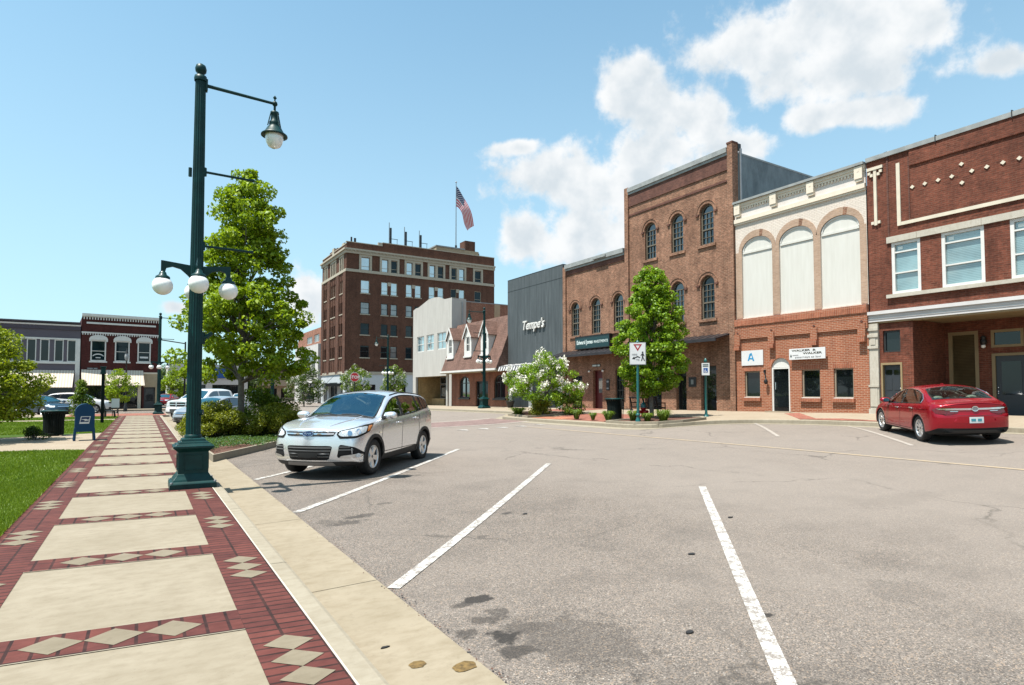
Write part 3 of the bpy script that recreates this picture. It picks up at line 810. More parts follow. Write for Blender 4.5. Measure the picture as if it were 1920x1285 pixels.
    mb.loft(rings, "kerb_concrete"); struct(mb, "kerb_gutter_opposite")

    def patch(poly, m, name, dz=.006):
        mb = MB(); pts = [Vector(p) for p in poly]; k = len(pts); o = list(pts)
        x0, x1 = min(p[0] for p in poly), max(p[0] for p in poly); y0, y1 = min(p[1] for p in poly), max(p[1] for p in poly)
        for i in range(1, 14):
            for j in range(1, 14):
                q = (x0 + (x1 - x0) * i / 14, y0 + (y1 - y0) * j / 14)
                if inside(q, poly): o.append(Vector(q))
        v2, _, fs, _, _, _ = geometry.delaunay_2d_cdt(o, [(i, (i + 1) % k) for i in range(k)], [], 0, 1e-5)
        keep = [tuple(f) for f in fs if inside(sum((v2[i] for i in f), Vector((0, 0))) / 3, poly)]
        mb.add([(p.x, p.y, wz(p.x, p.y) + dz) for p in v2], keep, m); struct(mb, name)
    patch([(16.3, 18.8), (19.6, 18.6), (19.9, 24.0), (16.3, 24.0)], "paver_far", "sidewalk_brick_panel")
    patch([(16.2, 21.9), (17.3, 22.0), (17.3, 24.2), (16.2, 24.4)], "brick_soldier", "sidewalk_brick_ramp", .011)
    patch([(20.3, 12.9), (20.8, 12.6), (22.6, 14.4), (22.2, 14.8)], "paver_far", "sidewalk_brick_band")
    patch([(20.62, 10.9), (20.9, 10.8), (21.1, 11.8), (20.7, 12.9), (20.4, 13.0)], "paver_far", "sidewalk_brick_band", .010)
    patch([(20.62, 9.0), (20.9, 8.6), (22.7, 10.7), (22.4, 11.1)], "paver_far", "sidewalk_brick_band")
    patch([(20.62, 9.1), (20.86, 9.1), (20.86, 10.9), (20.62, 10.9)], "paver_far", "sidewalk_brick_band", .008)
    patch([(20.2, 26.5), (22.9, 26.3), (22.9, 30), (20.4, 30)], "paver_far", "sidewalk_brick_panel")
    # planting beds on the far kerb extension
    def bed(poly, kw=.16, kh=.10, z=None, m="mulch", name="planting_bed"):
        zz = z or (lambda x, y: wz(x, y))
        c = sum((Vector(p) for p in poly), Vector((0, 0))) / len(poly); inn = [c + (Vector(p) - c) * (1 - kw / max(.3, (Vector(p) - c).length)) for p in poly]
        mb = MB(); n = len(poly)
        for i in range(n):
            j = (i + 1) % n; a, b, e, d = poly[i], poly[j], inn[j], inn[i]
            mb.hexa([(*a, zz(*a) - .3), (*b, zz(*b) - .3), (*e, zz(*e) - .3), (*d, zz(*d) - .3), (*a, zz(*a) + kh), (*b, zz(*b) + kh), (*e, zz(*e) + kh), (*d, zz(*d) + kh)], "kerb_concrete")
        struct(mb, "kerb_" + name)
        mb = MB(); mb.add([(p[0], p[1], zz(*p) + kh * .55) for p in inn] + [(c.x, c.y, zz(c.x, c.y) + kh * .9)], [(i, (i + 1) % n, n) for i in range(n)], m); struct(mb, "terrain_" + name)
        return c
    bed([(15.95, 16.9), (16.4, 16.1), (17.3, 15.7), (18.6, 15.7), (19.1, 16.3), (19.0, 18.2), (16.0, 18.6)])
    bed([(16.15, 24.6), (18.9, 24.3), (19.2, 28.1), (18.2, 28.4), (16.6, 27.2)])
    nb = [(1.50, 16.25), (3.72, 19.95), (5.3, 22.7), (5.9, 24.4), (5.4, 26.2), (3.6, 28.6), (1.5, 30.5), (1.25, 24)]
    bed(nb, .17, .19, lambda x, y: -.125, "mulch")
    return nb


def litter():
    rnd = random.Random(17)
    for i, (x, y, s, lb) in enumerate(((4.55, 7.0, .05, "small dark scrap on the asphalt between the two middle parking lines"), (4.9, 4.35, .06, "dark leaf on the asphalt right of the middle parking line"), (6.6, 5.2, .055, "small dark scrap beside the far end of the right parking line"), (3.35, 3.0, .05, "dark scrap near the bottom of the right parking line"), (1.42, 3.9, .035, "black pebble on the gutter pan"))):
        z = gz(x, y) + .012 if x > 1.85 else -.105
        t = thing("litter_scrap", lb, "litter", (x, y, z), 0, "dark scraps on the asphalt"); mb = MB(); n = 9
        q = [(s * rnd.uniform(.6, 1.2) * .9 * math.cos(2 * math.pi * k / n), s * rnd.uniform(.6, 1.2) * .45 * math.sin(2 * math.pi * k / n)) for k in range(n)]
        mb.loft([[(a, b, -.008) for a, b in q], [(a * .95, b * .95, .0) for a, b in q]], "rubber"); o = mb.build("scrap", t, True)
    # weeds and grit where the gutter meets the asphalt
    mb = MB()
    for _ in range(330):
        y = rnd.uniform(.5, 16); x = 1.85 + rnd.gauss(0.02, .025); r = rnd.uniform(.002, .007); z = -.104
        mb.add([(x - r, y - r * 1.6, z), (x + r, y - r, z + .002), (x + r * .7, y + r * 1.5, z + .003), (x - r, y + r, z + .001)], [(0, 1, 2, 3)], "mulch" if rnd.random() < .6 else "rubber")
    o = mb.build("gutter_grit"); tag(o, kind="stuff")


NEAR_BED = build_ground()
litter()

# ------------------------------------------------------------------ right-hand row of shops
FR = Frame((23, 0, 0), (0, 1, 0), (-1, 0, 0))       # u = along the street, d = towards the road


def core(mb, y0, y1, z1, m, x0=23.3, x1=44, roof="roofing", zr=None):
    mb.box((x0, y0, -.3), (x1, y1, zr or z1 - .6), m)
    mb.box((x0 + .3, y0 + .3, (zr or z1 - .6)), (x1 - .3, y1 - .3, (zr or z1 - .6) + .02), roof)
    if zr is None:
        mb.box((x0, y0, z1 - .6), (x1, y0 + .28, z1), m); mb.box((x0, y1 - .28, z1 - .6), (x1, y1, z1), m)


def arched_window(b, u, w, v0, top, fm="frame_sash", gm="glass_blue", hood="brick_old", rise=None):
    rise = rise or w / 2; vs = top - rise; u0, u1 = u - w / 2, u + w / 2
    f = MB(); fw = .075
    out = archpoly(u0, u1, v0, vs, rise); inn = archpoly(u0 + fw, u1 - fw, v0 + fw, vs, rise - fw)
    FR.ring(f, out, inn, -.2, -.10, fm, True)
    mid = v0 + (vs - v0) * .48
    FR.box(f, u0 + fw, u1 - fw, mid - .035, mid + .035, -.19, -.09, fm); FR.box(f, u0 + fw, u1 - fw, vs - .02, vs + .02, -.19, -.11, fm)
    for k in (1, 2): x = u0 + fw + (w - 2 * fw) * k / 3; FR.box(f, x - .012, x + .012, v0 + fw, vs, -.18, -.118, fm)
    for a, bb in ((v0, mid), (mid, vs)):
        for k in (1, 2) if bb == vs else (1,): z = a + (bb - a) * (k / 3 if bb == vs else .5); FR.box(f, u0 + fw, u1 - fw, z - .012, z + .012, -.18, -.120, fm)
    wd = f.build("window", b)
    g = MB(); FR.prism(g, archpoly(u0 + .03, u1 - .03, v0 + .03, vs, rise - .03), -.19, -.165, gm); g.build("pane", wd)
    s = MB(); FR.box(s, u0 - .14, u1 + .14, v0 - .13, v0, -.15, .07, hood); s.build("sill", wd)
    h = MB(); FR.ring(h, arc(u, w / 2 + .17, vs, rise + .17), arc(u, w / 2 + .03, vs, rise + .03), -.02, .03, hood)
    FR.ring(h, arc(u, w / 2 + .21, vs, rise + .21), arc(u, w / 2 + .173, vs, rise + .173), -.02, .055, "brick_old")
    for e in (-1, 1): FR.box(h, u + e * (w / 2 + .15) - .09, u + e * (w / 2 + .15) + .09, vs - .09, vs - .003, -.02, .07, "brick_old_dark")
    h.build("arch_hood", wd)
    return archpoly(u0, u1, v0, vs, rise)


def fdoor(b, u0, u1, v0, v1, dm="door_black", fm="frame_dark", gm="glass_shop", rec=.3, g=None, handle=True, d=0., side=1):
    f = MB(); fw = .07; d0 = d - rec
    FR.box(f, u0, u0 + fw, v0, v1, d0 - .05, d0 + .07, fm); FR.box(f, u1 - fw, u1, v0, v1, d0 - .05, d0 + .07, fm); FR.box(f, u0 + fw, u1 - fw, v1 - fw, v1, d0 - .05, d0 + .07, fm)
    FR.box(f, u0 + fw, u1 - fw, v0, v1 - fw, d0 - .04, d0 + .01, dm)
    dr = f.build("door", b)
    gg = g or (u0 + fw + .12, u1 - fw - .12, v0 + .35, v1 - fw - .15)
    p = MB(); FR.box(p, gg[0], gg[1], gg[2], gg[3], d0 + .004, d0 + .018, gm); p.build("pane", dr)
    if handle:
        h = MB(); hu = (u0 + fw + .07) if side > 0 else (u1 - fw - .07); c = FR.p(hu, v0 + 1.02, d0 + .06)
        h.sphere(c, .035, "chrome", 10, 6); h.tube(FR.p(hu, v0 + 1.02, d0), c, .015, "chrome"); h.sphere(FR.p(hu, v0 + 1.2, d0 + .02), .025, "chrome", 8, 5); h.build("handle", dr)
    return dr


def swin(b, u0, u1, v0, v1, fm="frame_dark", gm="glass_dark", **k): return rect_window(FR, b, u0, u1, v0, v1, fm, gm, **k)


def red_building():
    b = thing("brick_building", "dark red brick shop with white T ornament and a white beam over its recessed entrance", "building", (23, 5, zs(5)))
    Y0, Y1, T = -7.5, 11.76, 10.36
    ws = [(10.02, 10.96), (8.16, 9.37), (6.2, 7.48), (4.0, 5.3), (1.9, 3.2), (-.4, .9), (-3, -1.7)]
    mb = MB()
    FR.wall(mb, rect(Y0, Y1, 4.5, T - .16), [rect(a, c, 5.12, 7.0) for a, c in ws], "brick_red", .2, reveal="trim_white")
    mb.box((23.36, Y0, 4.3), (44, Y1, T - 1.0), "brick_red"); mb.box((26.0, Y0, -.2), (44, Y1, 4.3), "brick_red"); mb.box((23.1, 11.5, 0), (26, Y1, 4.3), "brick_red"); mb.box((23.02, Y0, T - 1.0), (23.36, Y1, T - .17), "brick_red")
    # shop front: lit pier on the left, then a deep recess with side wall and ceiling
    hol = [rect(10.77, 11.36, 3.04, 3.83), rect(10.72, 11.44, .3, 2.66)]
    FR.wall(mb, rect(10.44, 11.48, .3, 4.16), hol, "brick_red", .2, d=-.06)
    mb.build("wall", b)
    mb = MB(); X2 = 25.5; F2 = Frame((X2, 0, 0), (0, 1, 0), (-1, 0, 0))
    mb.box((23.065, 10.36, .2), (X2, 10.439, 4.16), "brick_red")
    wl = MB()
    bk = [rect(9.32, 10.26, 1.0, 3.80), rect(8.02, 8.95, 3.16, 3.78), rect(7.88, 8.93, .3, 2.95), rect(4.2, 7.3, 1.3, 3.6)]
    F2.wall(wl, rect(Y0, 10.36, .2, 4.17), bk, "brick_red", .15); wl.box((X2 + .2, Y0, .2), (X2 + .3, 10.4, 4.2), "frame_dark"); wl.build("recess_wall", b)
    mb.box((23.02, Y0, 4.17), (X2 + .1, 10.44, 4.24), "trim_tan"); mb.build("recess_ceiling", b)
    rect_window(F2, b, 9.32, 10.26, 1.0, 3.80, "trim_tan", "glass_tanblind", rec=.06, fw=.12)
    rect_window(F2, b, 8.02, 8.95, 3.16, 3.78, "trim_tan", "glass_dark", rec=.06, fw=.09)
    rect_window(F2, b, 4.2, 7.3, 1.3, 3.6, "trim_tan", "glass_dark", rec=.06, fw=.1, mull=(.5,))
    f = MB(); fw = .1
    F2.box(f, 7.88, 7.98, .3, 2.95, -.1, .03, "trim_tan"); F2.box(f, 8.83, 8.93, .3, 2.95, -.1, .03, "trim_tan"); F2.box(f, 7.98, 8.83, 2.86, 2.95, -.1, .03, "trim_tan"); F2.box(f, 7.98, 8.83, .3, 2.86, -.08, -.03, "door_slate")
    dr = f.build("door", b); p = MB(); F2.box(p, 8.11, 8.67, 1.5, 2.66, -.034, -.02, "glass_dark"); p.build("pane", dr)
    h = MB()
    for z in (1.55, 1.75, 1.62): h.sphere(F2.p(8.77, z, .0), .03, "chrome", 8, 5)
    h.build("handle", dr)
    sc_ = MB(); sc_.lathe([(.02, 0), (.09, .03), (.10, .2), (.05, .25), (.11, .26), (.02, .36)], "black_metal", F2.p(9.12, 3.25, .14), 12); sc_.sphere(F2.p(9.12, 3.22, .14), .07, "globe", 10, 6); sc_.tube(F2.p(9.12, 3.5, -.02), F2.p(9.12, 3.5, .14), .02, "black_metal"); sc_.build("wall_lamp", b)
    # lit pier: transom window and grey panelled door
    swin(b, 10.77, 11.36, 3.04, 3.83, "frame_dark", "glass_shop", rec=.12, d=-.06)
    f = MB(); u0, u1, v1 = 10.72, 11.44, 2.66
    FR.box(f, u0, u0 + .06, .3, v1, -.24, -.03, "trim_tan"); FR.box(f, u1 - .06, u1, .3, v1, -.24, -.03, "trim_tan"); FR.box(f, u0 + .06, u1 - .06, v1 - .08, v1, -.24, -.03, "trim_tan")
    FR.box(f, u0 + .06, u1 - .06, .3, v1 - .08, -.22, -.16, "door_slate")
    for k in (0, 1):
        for (a, c) in ((.95, 1.55), (1.66, 2.12)): FR.box(f, u0 + .13 + .27 * k, u0 + .33 + .27 * k, a, c, -.165, -.15, "door_slate")
    dr = f.build("door", b); p = MB()
    for k in (0, 1): FR.box(p, u0 + .13 + .27 * k, u0 + .33 + .27 * k, 2.22, 2.40, -.165, -.152, "glass_dark")
    p.build("pane", dr); h = MB(); h.sphere(FR.p(u0 + .11, 1.55, -.12), .032, "chrome", 8, 5); h.sphere(FR.p(u0 + .11, 1.72, -.13), .03, "chrome", 8, 5); h.build("handle", dr)
    # white beam, its mouldings, and the panelled pilaster
    mb = MB(); FR.box(mb, Y0, 11.83, 4.18, 4.44, -.4, .05, "beam_white"); FR.box(mb, Y0, 11.86, 4.44, 4.56, -.02, .13, "beam_white"); FR.box(mb, Y0, 11.83, 4.12, 4.177, -.38, .01, "trim_tan")
    for z in (4.27, 4.35): FR.box(mb, Y0, 11.832, z, z + .03, .05, .068, "beam_white")
    mb.build("beam", b)
    mb = MB(); FR.box(mb, 11.485, 11.83, .3, 4.118, -.3, .04, "limestone"); FR.box(mb, 11.47, 11.845, .3, .98, .0, .075, "limestone"); FR.box(mb, 11.53, 11.785, 1.06, 1.72, .0, .062, "limestone"); FR.box(mb, 11.475, 11.84, 1.78, 1.86, .0, .075, "limestone")
    for z in (3.2, 3.62, 3.86): FR.box(mb, 11.47, 11.845, z, z + .1, 0, .075, "limestone")
    FR.box(mb, 11.57, 11.745, 3.34, 3.56, 0, .07, "limestone"); mb.build("pilaster", b)
    # upper storey trim
    mb = MB(); FR.box(mb, Y0, 11.10, 7.0, 7.22, -.02, .06, "limestone"); FR.box(mb, Y0, 11.13, 4.99, 5.115, -.1, .10, "limestone")
    for u in np.arange(-7, 11, 1.9): FR.box(mb, u, u + .012, 7.0, 7.225, .05, .064, "frame_tan")
    mb.build("stone_band", b)
    mb = MB(); FR.box(mb, 10.60, 10.72, 7.56, 9.84, -.02, .05, "trim_cream"); FR.box(mb, Y0, 10.595, 7.56, 7.68, -.02, .05, "trim_cream")
    FR.box(mb, 11.17, 11.72, 9.84, 9.95, -.02, .08, "trim_cream"); FR.box(mb, 11.40, 11.50, 7.76, 9.837, -.02, .06, "trim_cream")
    for du, v in ((.12, 9.66), (-.12, 9.66), (.2, 9.75), (-.2, 9.75), (.11, 7.86), (-.11, 7.86)): FR.box(mb, 11.45 + du - .05, 11.45 + du + .05, v - .055, v + .055, -.02, .06, "trim_cream")
    for u, v in ((10.213, 8.84), (9.813, 8.84), (9.406, 8.84), (9.0, 8.84), (8.714, 9.17), (8.714, 8.54), (8.43, 8.85), (8.02, 8.85), (7.597, 8.85), (7.182, 8.85), (6.77, 8.85), (6.36, 8.85), (5.95, 8.85), (5.66, 9.17), (5.66, 8.54), (5.37, 8.85)):
        FR.prism(mb, [(u - .075, v), (u, v - .07), (u + .075, v), (u, v + .07)], -.01, .03, "trim_cream")
    mb.build("stone_ornament", b)
    mb = MB(); FR.box(mb, 11.0, 11.06, 7.22, T - .17, -.02, .02, "brick_old_dark"); FR.box(mb, 10.3, 10.34, 7.69, T - .4, -.02, .025, "brick_old_dark")
    FR.box(mb, Y0, 10.298, 7.69, 7.75, -.02, .03, "brick_red"); FR.box(mb, Y0, 10.29, 9.62, 10.198, -.02, .045, "brick_red"); mb.build("brick_panel", b)
    mb = MB(); FR.box(mb, Y0, Y1, T - .16, T, -.4, .08, "coping")
    for u in (9.42, 7.3): FR.box(mb, u, u + .03, T - .2, T + .05, -.1, .09, "frame_dark")
    mb.build("coping", b)
    mb = MB(); mb.lathe([(.16, 0), (.2, .1), (.2, .16), (.02, .22)], "dark_metal", (23.5, 11.2, T), 12); mb.box((23.35, 10.9, T - .02), (23.65, 11.5, T + .03), "dark_metal"); mb.build("roof_vent", b)
    for u0, u1 in ws:
        w = rect_window(FR, b, u0, u1, 5.12, 7.0, "trim_white", "glass_blinds", rec=.09, fw=.10, rails=(.40, .80), proud=.03)
        m = MB(); FR.box(m, u1 - .34, u1 - .18, 6.72, 6.82, -.092, -.08, "letter_pale"); m.build("sticker", w)


def white_brick_building():
    b = thing("brick_building", "shop with three blind white arches above an orange brick front with arched doorway", "building", (23, 14.7, zs(14.7)))
    Y0, Y1 = 11.80, 17.62
    arches = [(15.76, 17.28), (13.90, 15.42), (12.06, 13.60)]
    SP, RI, T = 7.93, .56, 10.26
    mb = MB()
    FR.wall(mb, rect(Y0, Y1, 4.87, T - .1), [archpoly(u0, u1, 4.92, SP, RI) for u0, u1 in arches], "brick_white", .1)
    core(mb, Y0, Y1, T - .02, "stucco_grey", 23.36, 40, zr=T - .8)
    mb.build("upper_wall", b)
    mb = MB()
    for u0, u1 in arches:
        u = (u0 + u1) / 2; a = (u1 - u0) / 2
        FR.ring(mb, arc(u, a + .17, SP, RI + .30), arc(u, a + .0, SP, RI + .0), -.05, .022, "brick_tan")
        for t in (math.pi / 2 + .28, ): FR.ring(mb, arc(u, a + .172, SP, RI + .302, 2, t - .09, t + .09), arc(u, a - .002, SP, RI - .002, 2, t - .09, t + .09), -.05, .026, "brick_old")
    for u0, u1 in ((17.283, 17.60), (15.424, 15.757), (13.603, 13.897), (11.82, 12.057)): FR.box(mb, u0, u1, 4.92, SP - .004, -.05, .020, "brick_tan")
    mb.build("arch_surround", b)
    for u0, u1 in arches:
        w = MB(); FR.prism(w, archpoly(u0 + .002, u1 - .002, 4.93, SP, RI - .002), -.098, -.05, "panel_white"); p = w.build("blind_panel", b)
        t = MB(); FR.box(t, u0 + .03, u1 - .03, SP - .11, SP - .02, -.06, -.012, "panel_white"); FR.ring(t, arc((u0 + u1) / 2, (u1 - u0) / 2 - .01, SP, RI - .01), arc((u0 + u1) / 2, (u1 - u0) / 2 - .07, SP, RI - .07), -.06, -.02, "trim_white"); t.build("lunette_trim", p)
    # cornice with brackets, dentils and mouldings
    mb = MB(); FR.box(mb, Y0, Y1, T - .10, T, -.4, .2, "coping"); FR.box(mb, Y0, Y1, T - .24, T - .103, -.05, .10, "trim_ivory"); FR.box(mb, Y0, Y1, 9.93, T - .243, -.05, .07, "trim_ivory")
    FR.box(mb, Y0, Y1, 9.46, 9.927, -.05, .018, "trim_lilac"); FR.box(mb, Y0, Y1, 9.28, 9.457, -.05, .10, "trim_ivory"); FR.box(mb, Y0, Y1, 9.20, 9.277, -.05, .055, "trim_ivory")
    mb.build("cornice", b)
    mb = MB(); br = [17.42, 15.60, 13.92, 12.0]
    for i in range(3):
        u = br[i + 1] + .24
        while u < br[i] - .2: FR.box(mb, u, u + .07, 9.84, 9.925, .01, .066, "trim_ivory"); u += .13
    mb.build("dentils", b)
    for u in br:
        k = MB(); FR.box(k, u - .15, u + .15, 9.66, 10.13, .0, .16, "trim_ivory"); FR.prism(k, [(u - .12, 9.56), (u + .12, 9.56), (u + .15, 9.657), (u - .15, 9.657)], 0, .13, "trim_ivory"); FR.box(k, u - .04, u + .04, 9.92, 10.0, .158, .166, "trim_ivory"); k.build("bracket", b)
    # new brick front
    DU = (15.01, 15.86); dtop = 2.64
    hol = [archpoly(DU[0], DU[1], .3, dtop, .40), rect(16.42, 17.20, 1.35, 2.52), rect(13.70, 14.48, 1.33, 2.50), rect(12.39, 13.15, 1.34, 2.50)]
    mb = MB(); FR.wall(mb, rect(Y0, Y1, .3, 4.35), hol, "brick_new", .22, d=.06)
    FR.box(mb, Y0, Y1, 3.97, 4.345, .05, .13, "brick_new"); FR.box(mb, Y0, Y1, 4.35, 4.56, .0, .135, "brick_new")
    FR.box(mb, Y0, Y1, 4.56, 4.86, .0, .175, "brick_soldier")
    for u0, u1 in ((16.42, 17.2), (13.70, 14.48), (12.39, 13.15)): FR.box(mb, u0 - .05, u1 + .05, 2.52, 2.73, .055, .066, "brick_soldier")
    FR.ring(mb, arc(15.435, .555, dtop, .53), arc(15.435, .43, dtop, .405), .05, .068, "brick_soldier")
    mb.build("lower_wall", b)
    for u in (17.48, 15.78, 13.87, 12.0):
        k = MB(); FR.box(k, u - .14, u + .14, 3.66, 4.18, .05, .19, "brick_new"); FR.box(k, u - .14, u + .14, 3.47, 3.655, .05, .25, "brick_soldier"); FR.prism(k, [(u - .05, 4.24), (u, 4.19), (u + .05, 4.24), (u, 4.29)], .12, .165, "brick_old_dark"); k.build("corbel", b)
    for u0, u1 in ((16.42, 17.2), (13.70, 14.48), (12.39, 13.15)):
        w = swin(b, u0, u1, 1.35, 2.51, "frame_tan", "glass_shop", rec=.12, fw=.055, d=.06)
        s = MB(); FR.box(s, u0 - .06, u1 + .06, 1.20, 1.345, -.1, .16, "brick_soldier"); FR.box(s, u0, u1, 1.345, 1.375, -.1, .10, "trim_white"); s.build("sill", w)
        if u1 < 14: continue
    mb = MB(); FR.box(mb, 13.85, 14.35, 1.42, 1.72, -.098, -.088, "glass_shade"); FR.box(mb, 14.05, 14.38, 1.84, 1.90, -.098, -.088, "letter_pale"); mb.build("window_notice", b)
    dr = fdoor(b, DU[0], DU[1], .3, dtop, "door_black", "trim_white", "glass_shop", rec=.10, g=(DU[0] + .09, DU[1] - .09, .95, dtop - .09), d=.06, side=-1, handle=False)
    h = MB(); h.tube(FR.p(DU[1] - .17, 1.7, .03), FR.p(DU[1] - .17, 2.0, .03), .018, "chrome"); h.build("handle", dr)
    mb = MB(); FR.prism(mb, archpoly(DU[0] + .003, DU[1] - .003, dtop + .01, dtop + .02, .38), -.1, .0, "trim_white"); mb.build("door_lunette", b)
    mb = MB(); FR.box(mb, DU[0] - .15, DU[1] + .15, .3, zs(15.4) + .02, -.1, .35, "walk_concrete"); mb.build("doorstep", b)
    mb = MB(); u = 16.07; mb.path([FR.p(u + .1, 2.52, .07), FR.p(u + .1, 2.5, .16), FR.p(u, 2.3, .17), FR.p(u - .03, 2.12, .2)], .022, "black_metal"); mb.lathe([(.02, .2), (.09, .08), (.07, .0), (.04, -.05)], "black_metal", FR.p(u - .03, 1.98, .2), 10); FR.box(mb, u + .05, u + .15, 2.42, 2.56, .055, .09, "black_metal"); mb.build("wall_lamp", b)


def old_brick_building(label, Y0, Y1, T, storeys, cols, piers, extra):
    b = thing("brick_building", label, "building", (23, (Y0 + Y1) / 2, zs((Y0 + Y1) / 2)))
    hol = []
    for v0, top in storeys:
        for u in cols: hol.append(arched_window(b, u, .80, v0, top))
    gh = [rect(*o) for o in extra["open"]]
    mb = MB(); FR.wall(mb, rect(Y0, Y1, .1, T), hol + gh, "brick_old", .25)
    core(mb, Y0 + .01, Y1 - .01, T - .5, "stucco_grey", 23.36, extra.get("depth", 40))
    for u0, u1, z1, d in piers: FR.box(mb, u0, u1, .1, z1, -.3, d, "brick_old")
    mb.build("wall", b)
    return b


def tall_building():
    op = [(18.80, 19.72, .1, 2.85), (20.62, 21.3, .1, 2.6), (22.3, 23.5, .1, 2.8)]
    b = old_brick_building("three storey brown brick building with arched windows and a grey rendered side", 17.66, 24.92, 12.75, [(5.09, 7.18), (8.70, 10.67)], (23.0, 21.12, 19.24),
                           [(17.66, 17.95, 13.12, .10), (24.62, 24.92, 13.05, .10)], dict(open=op, depth=36))
    mb = MB(); FR.box(mb, 17.955, 24.615, 12.75, 12.98, -.35, .16, "coping"); FR.box(mb, 17.955, 24.615, 12.62, 12.747, -.1, .10, "coping"); FR.box(mb, 17.64, 17.97, 13.12, 13.2, -.3, .12, "brick_old_dark"); mb.build("cornice", b)
    mb = MB(); FR.box(mb, 17.952, 24.618, 11.95, 12.617, -.05, .05, "brick_old_dark"); FR.box(mb, 17.952, 24.618, 11.40, 11.50, -.05, .04, "brick_old_dark"); mb.build("brick_band", b)
    mb = MB(); mb.box((23.31, 17.655, 4), (36, 17.72, 12.66), "stucco_grey"); mb.box((23.31, 17.64, 12.66), (36, 17.95, 12.74), "coping"); mb.tube((23.42, 17.6, 9.8), (23.42, 17.6, 12.9), .06, "grey_metal"); mb.box((23.3, 17.63, 12.85), (23.5, 17.8, 13.15), "dark_metal"); mb.build("side_wall", b)
    awning(b, 17.98, 24.6, 4.30, 4.05, 1.0)
    fdoor(b, 18.80, 19.72, .1, 2.85, "door_black", "frame_dark", "glass_shop", rec=.25); fdoor(b, 20.62, 21.3, .1, 2.6, "door_black", "frame_dark", "glass_dark", rec=.25); fdoor(b, 22.3, 23.5, .1, 2.8, "door_black", "frame_dark", "glass_dark", rec=.25)
    mb = MB(); FR.box(mb, 20.0, 20.46, 1.84, 2.32, -.01, .03, "sign_black"); FR.box(mb, 20.15, 20.31, 1.97, 2.2, .03, .034, "grey_metal"); mb.build("wall_plaque", b)


def awning(b, u0, u1, zt, zf, out, m="awning_dark"):
    mb = MB()
    FR.prism(mb, rect(u0, u1, 0, .01), 0, .01, m) if False else None
    P = FR.p
    mb.hexa([P(u0, zt - .06, .02), P(u1, zt - .06, .02), P(u1, zf - .06, out), P(u0, zf - .06, out), P(u0, zt, .02), P(u1, zt, .02), P(u1, zf, out), P(u0, zf, out)], m)
    mb.hexa([P(u0, zf - .14, out - .03), P(u1, zf - .14, out - .03), P(u1, zf - .14, out + .03), P(u0, zf - .14, out + .03), P(u0, zf + .004, out - .03), P(u1, zf + .004, out - .03), P(u1, zf + .004, out + .03), P(u0, zf + .004, out + .03)], m)
    u = u0 + .1
    while u < u1: mb.tube(P(u, zt + .03, .05), P(u, zf + .03, out), .016, m, n=5); u += .45
    mb.build("awning", b)


def low_brick_building():
    op = [(27.0, 27.86, .1, 2.88), (25.15, 25.85, .1, 2.85), (28.9, 29.9, .1, 2.6)]
    b = old_brick_building("two storey brown brick building with arched windows beside the slate grey front", 24.96, 30.74, 9.45, [(5.08, 7.2)], (29.55, 27.55, 25.56), [(30.44, 30.74, 9.6, .10)], dict(open=op, depth=40))
    mb = MB(); FR.box(mb, 24.97, 30.44, 9.45, 9.70, -.35, .2, "coping"); FR.box(mb, 24.97, 30.44, 9.32, 9.447, -.1, .11, "coping"); FR.box(mb, 26.4, 27.5, 9.5, 9.62, .1, .28, "coping"); mb.build("cornice", b)
    mb = MB(); FR.box(mb, 24.97, 30.44, 9.05, 9.317, -.05, .05, "brick_old_dark"); mb.build("brick_band", b)
    awning(b, 25.0, 30.7, 4.15, 3.85, 1.0)
    fdoor(b, 27.0, 27.86, .1, 2.88, "door_red", "door_red", "glass_shade", rec=.25, g=(27.26, 27.6, 1.55, 2.4))
    swin(b, 25.15, 25.85, .75, 2.85, "frame_dark", "glass_shop", rec=.15, mull=(.33, .66), rails=(.45, .72))
    swin(b, 28.9, 29.9, .75, 2.6, "frame_dark", "glass_shop", rec=.15, mull=(.5,))
    mb = MB(); FR.box(mb, 26.36, 26.62, 1.68, 2.32, -.01, .04, "sign_black"); FR.box(mb, 26.40, 26.58, 2.14, 2.24, .04, .044, "letter_grey"); FR.box(mb, 26.40, 26.58, 1.76, 1.84, .04, .044, "letter_grey"); mb.build("wall_plaque", b)
    mb = MB(); FR.box(mb, 27.15, 27.93, 3.10, 3.24, -.01, .02, "sign_black"); FR.box(mb, 27.2, 27.42, 3.12, 3.21, .02, .024, "letter_pale"); FR.box(mb, 27.5, 27.88, 3.12, 3.21, .02, .024, "letter_pale"); mb.build("door_number_plate", b)
    mb = MB()
    for u in (26.8, 28.06): mb.tube(FR.p(u, 2.9, 0), FR.p(u, 2.9, .14), .015, "black_metal"); mb.sphere(FR.p(u, 2.82, .14), .07, "globe", 10, 6)
    mb.build("wall_lamp", b)


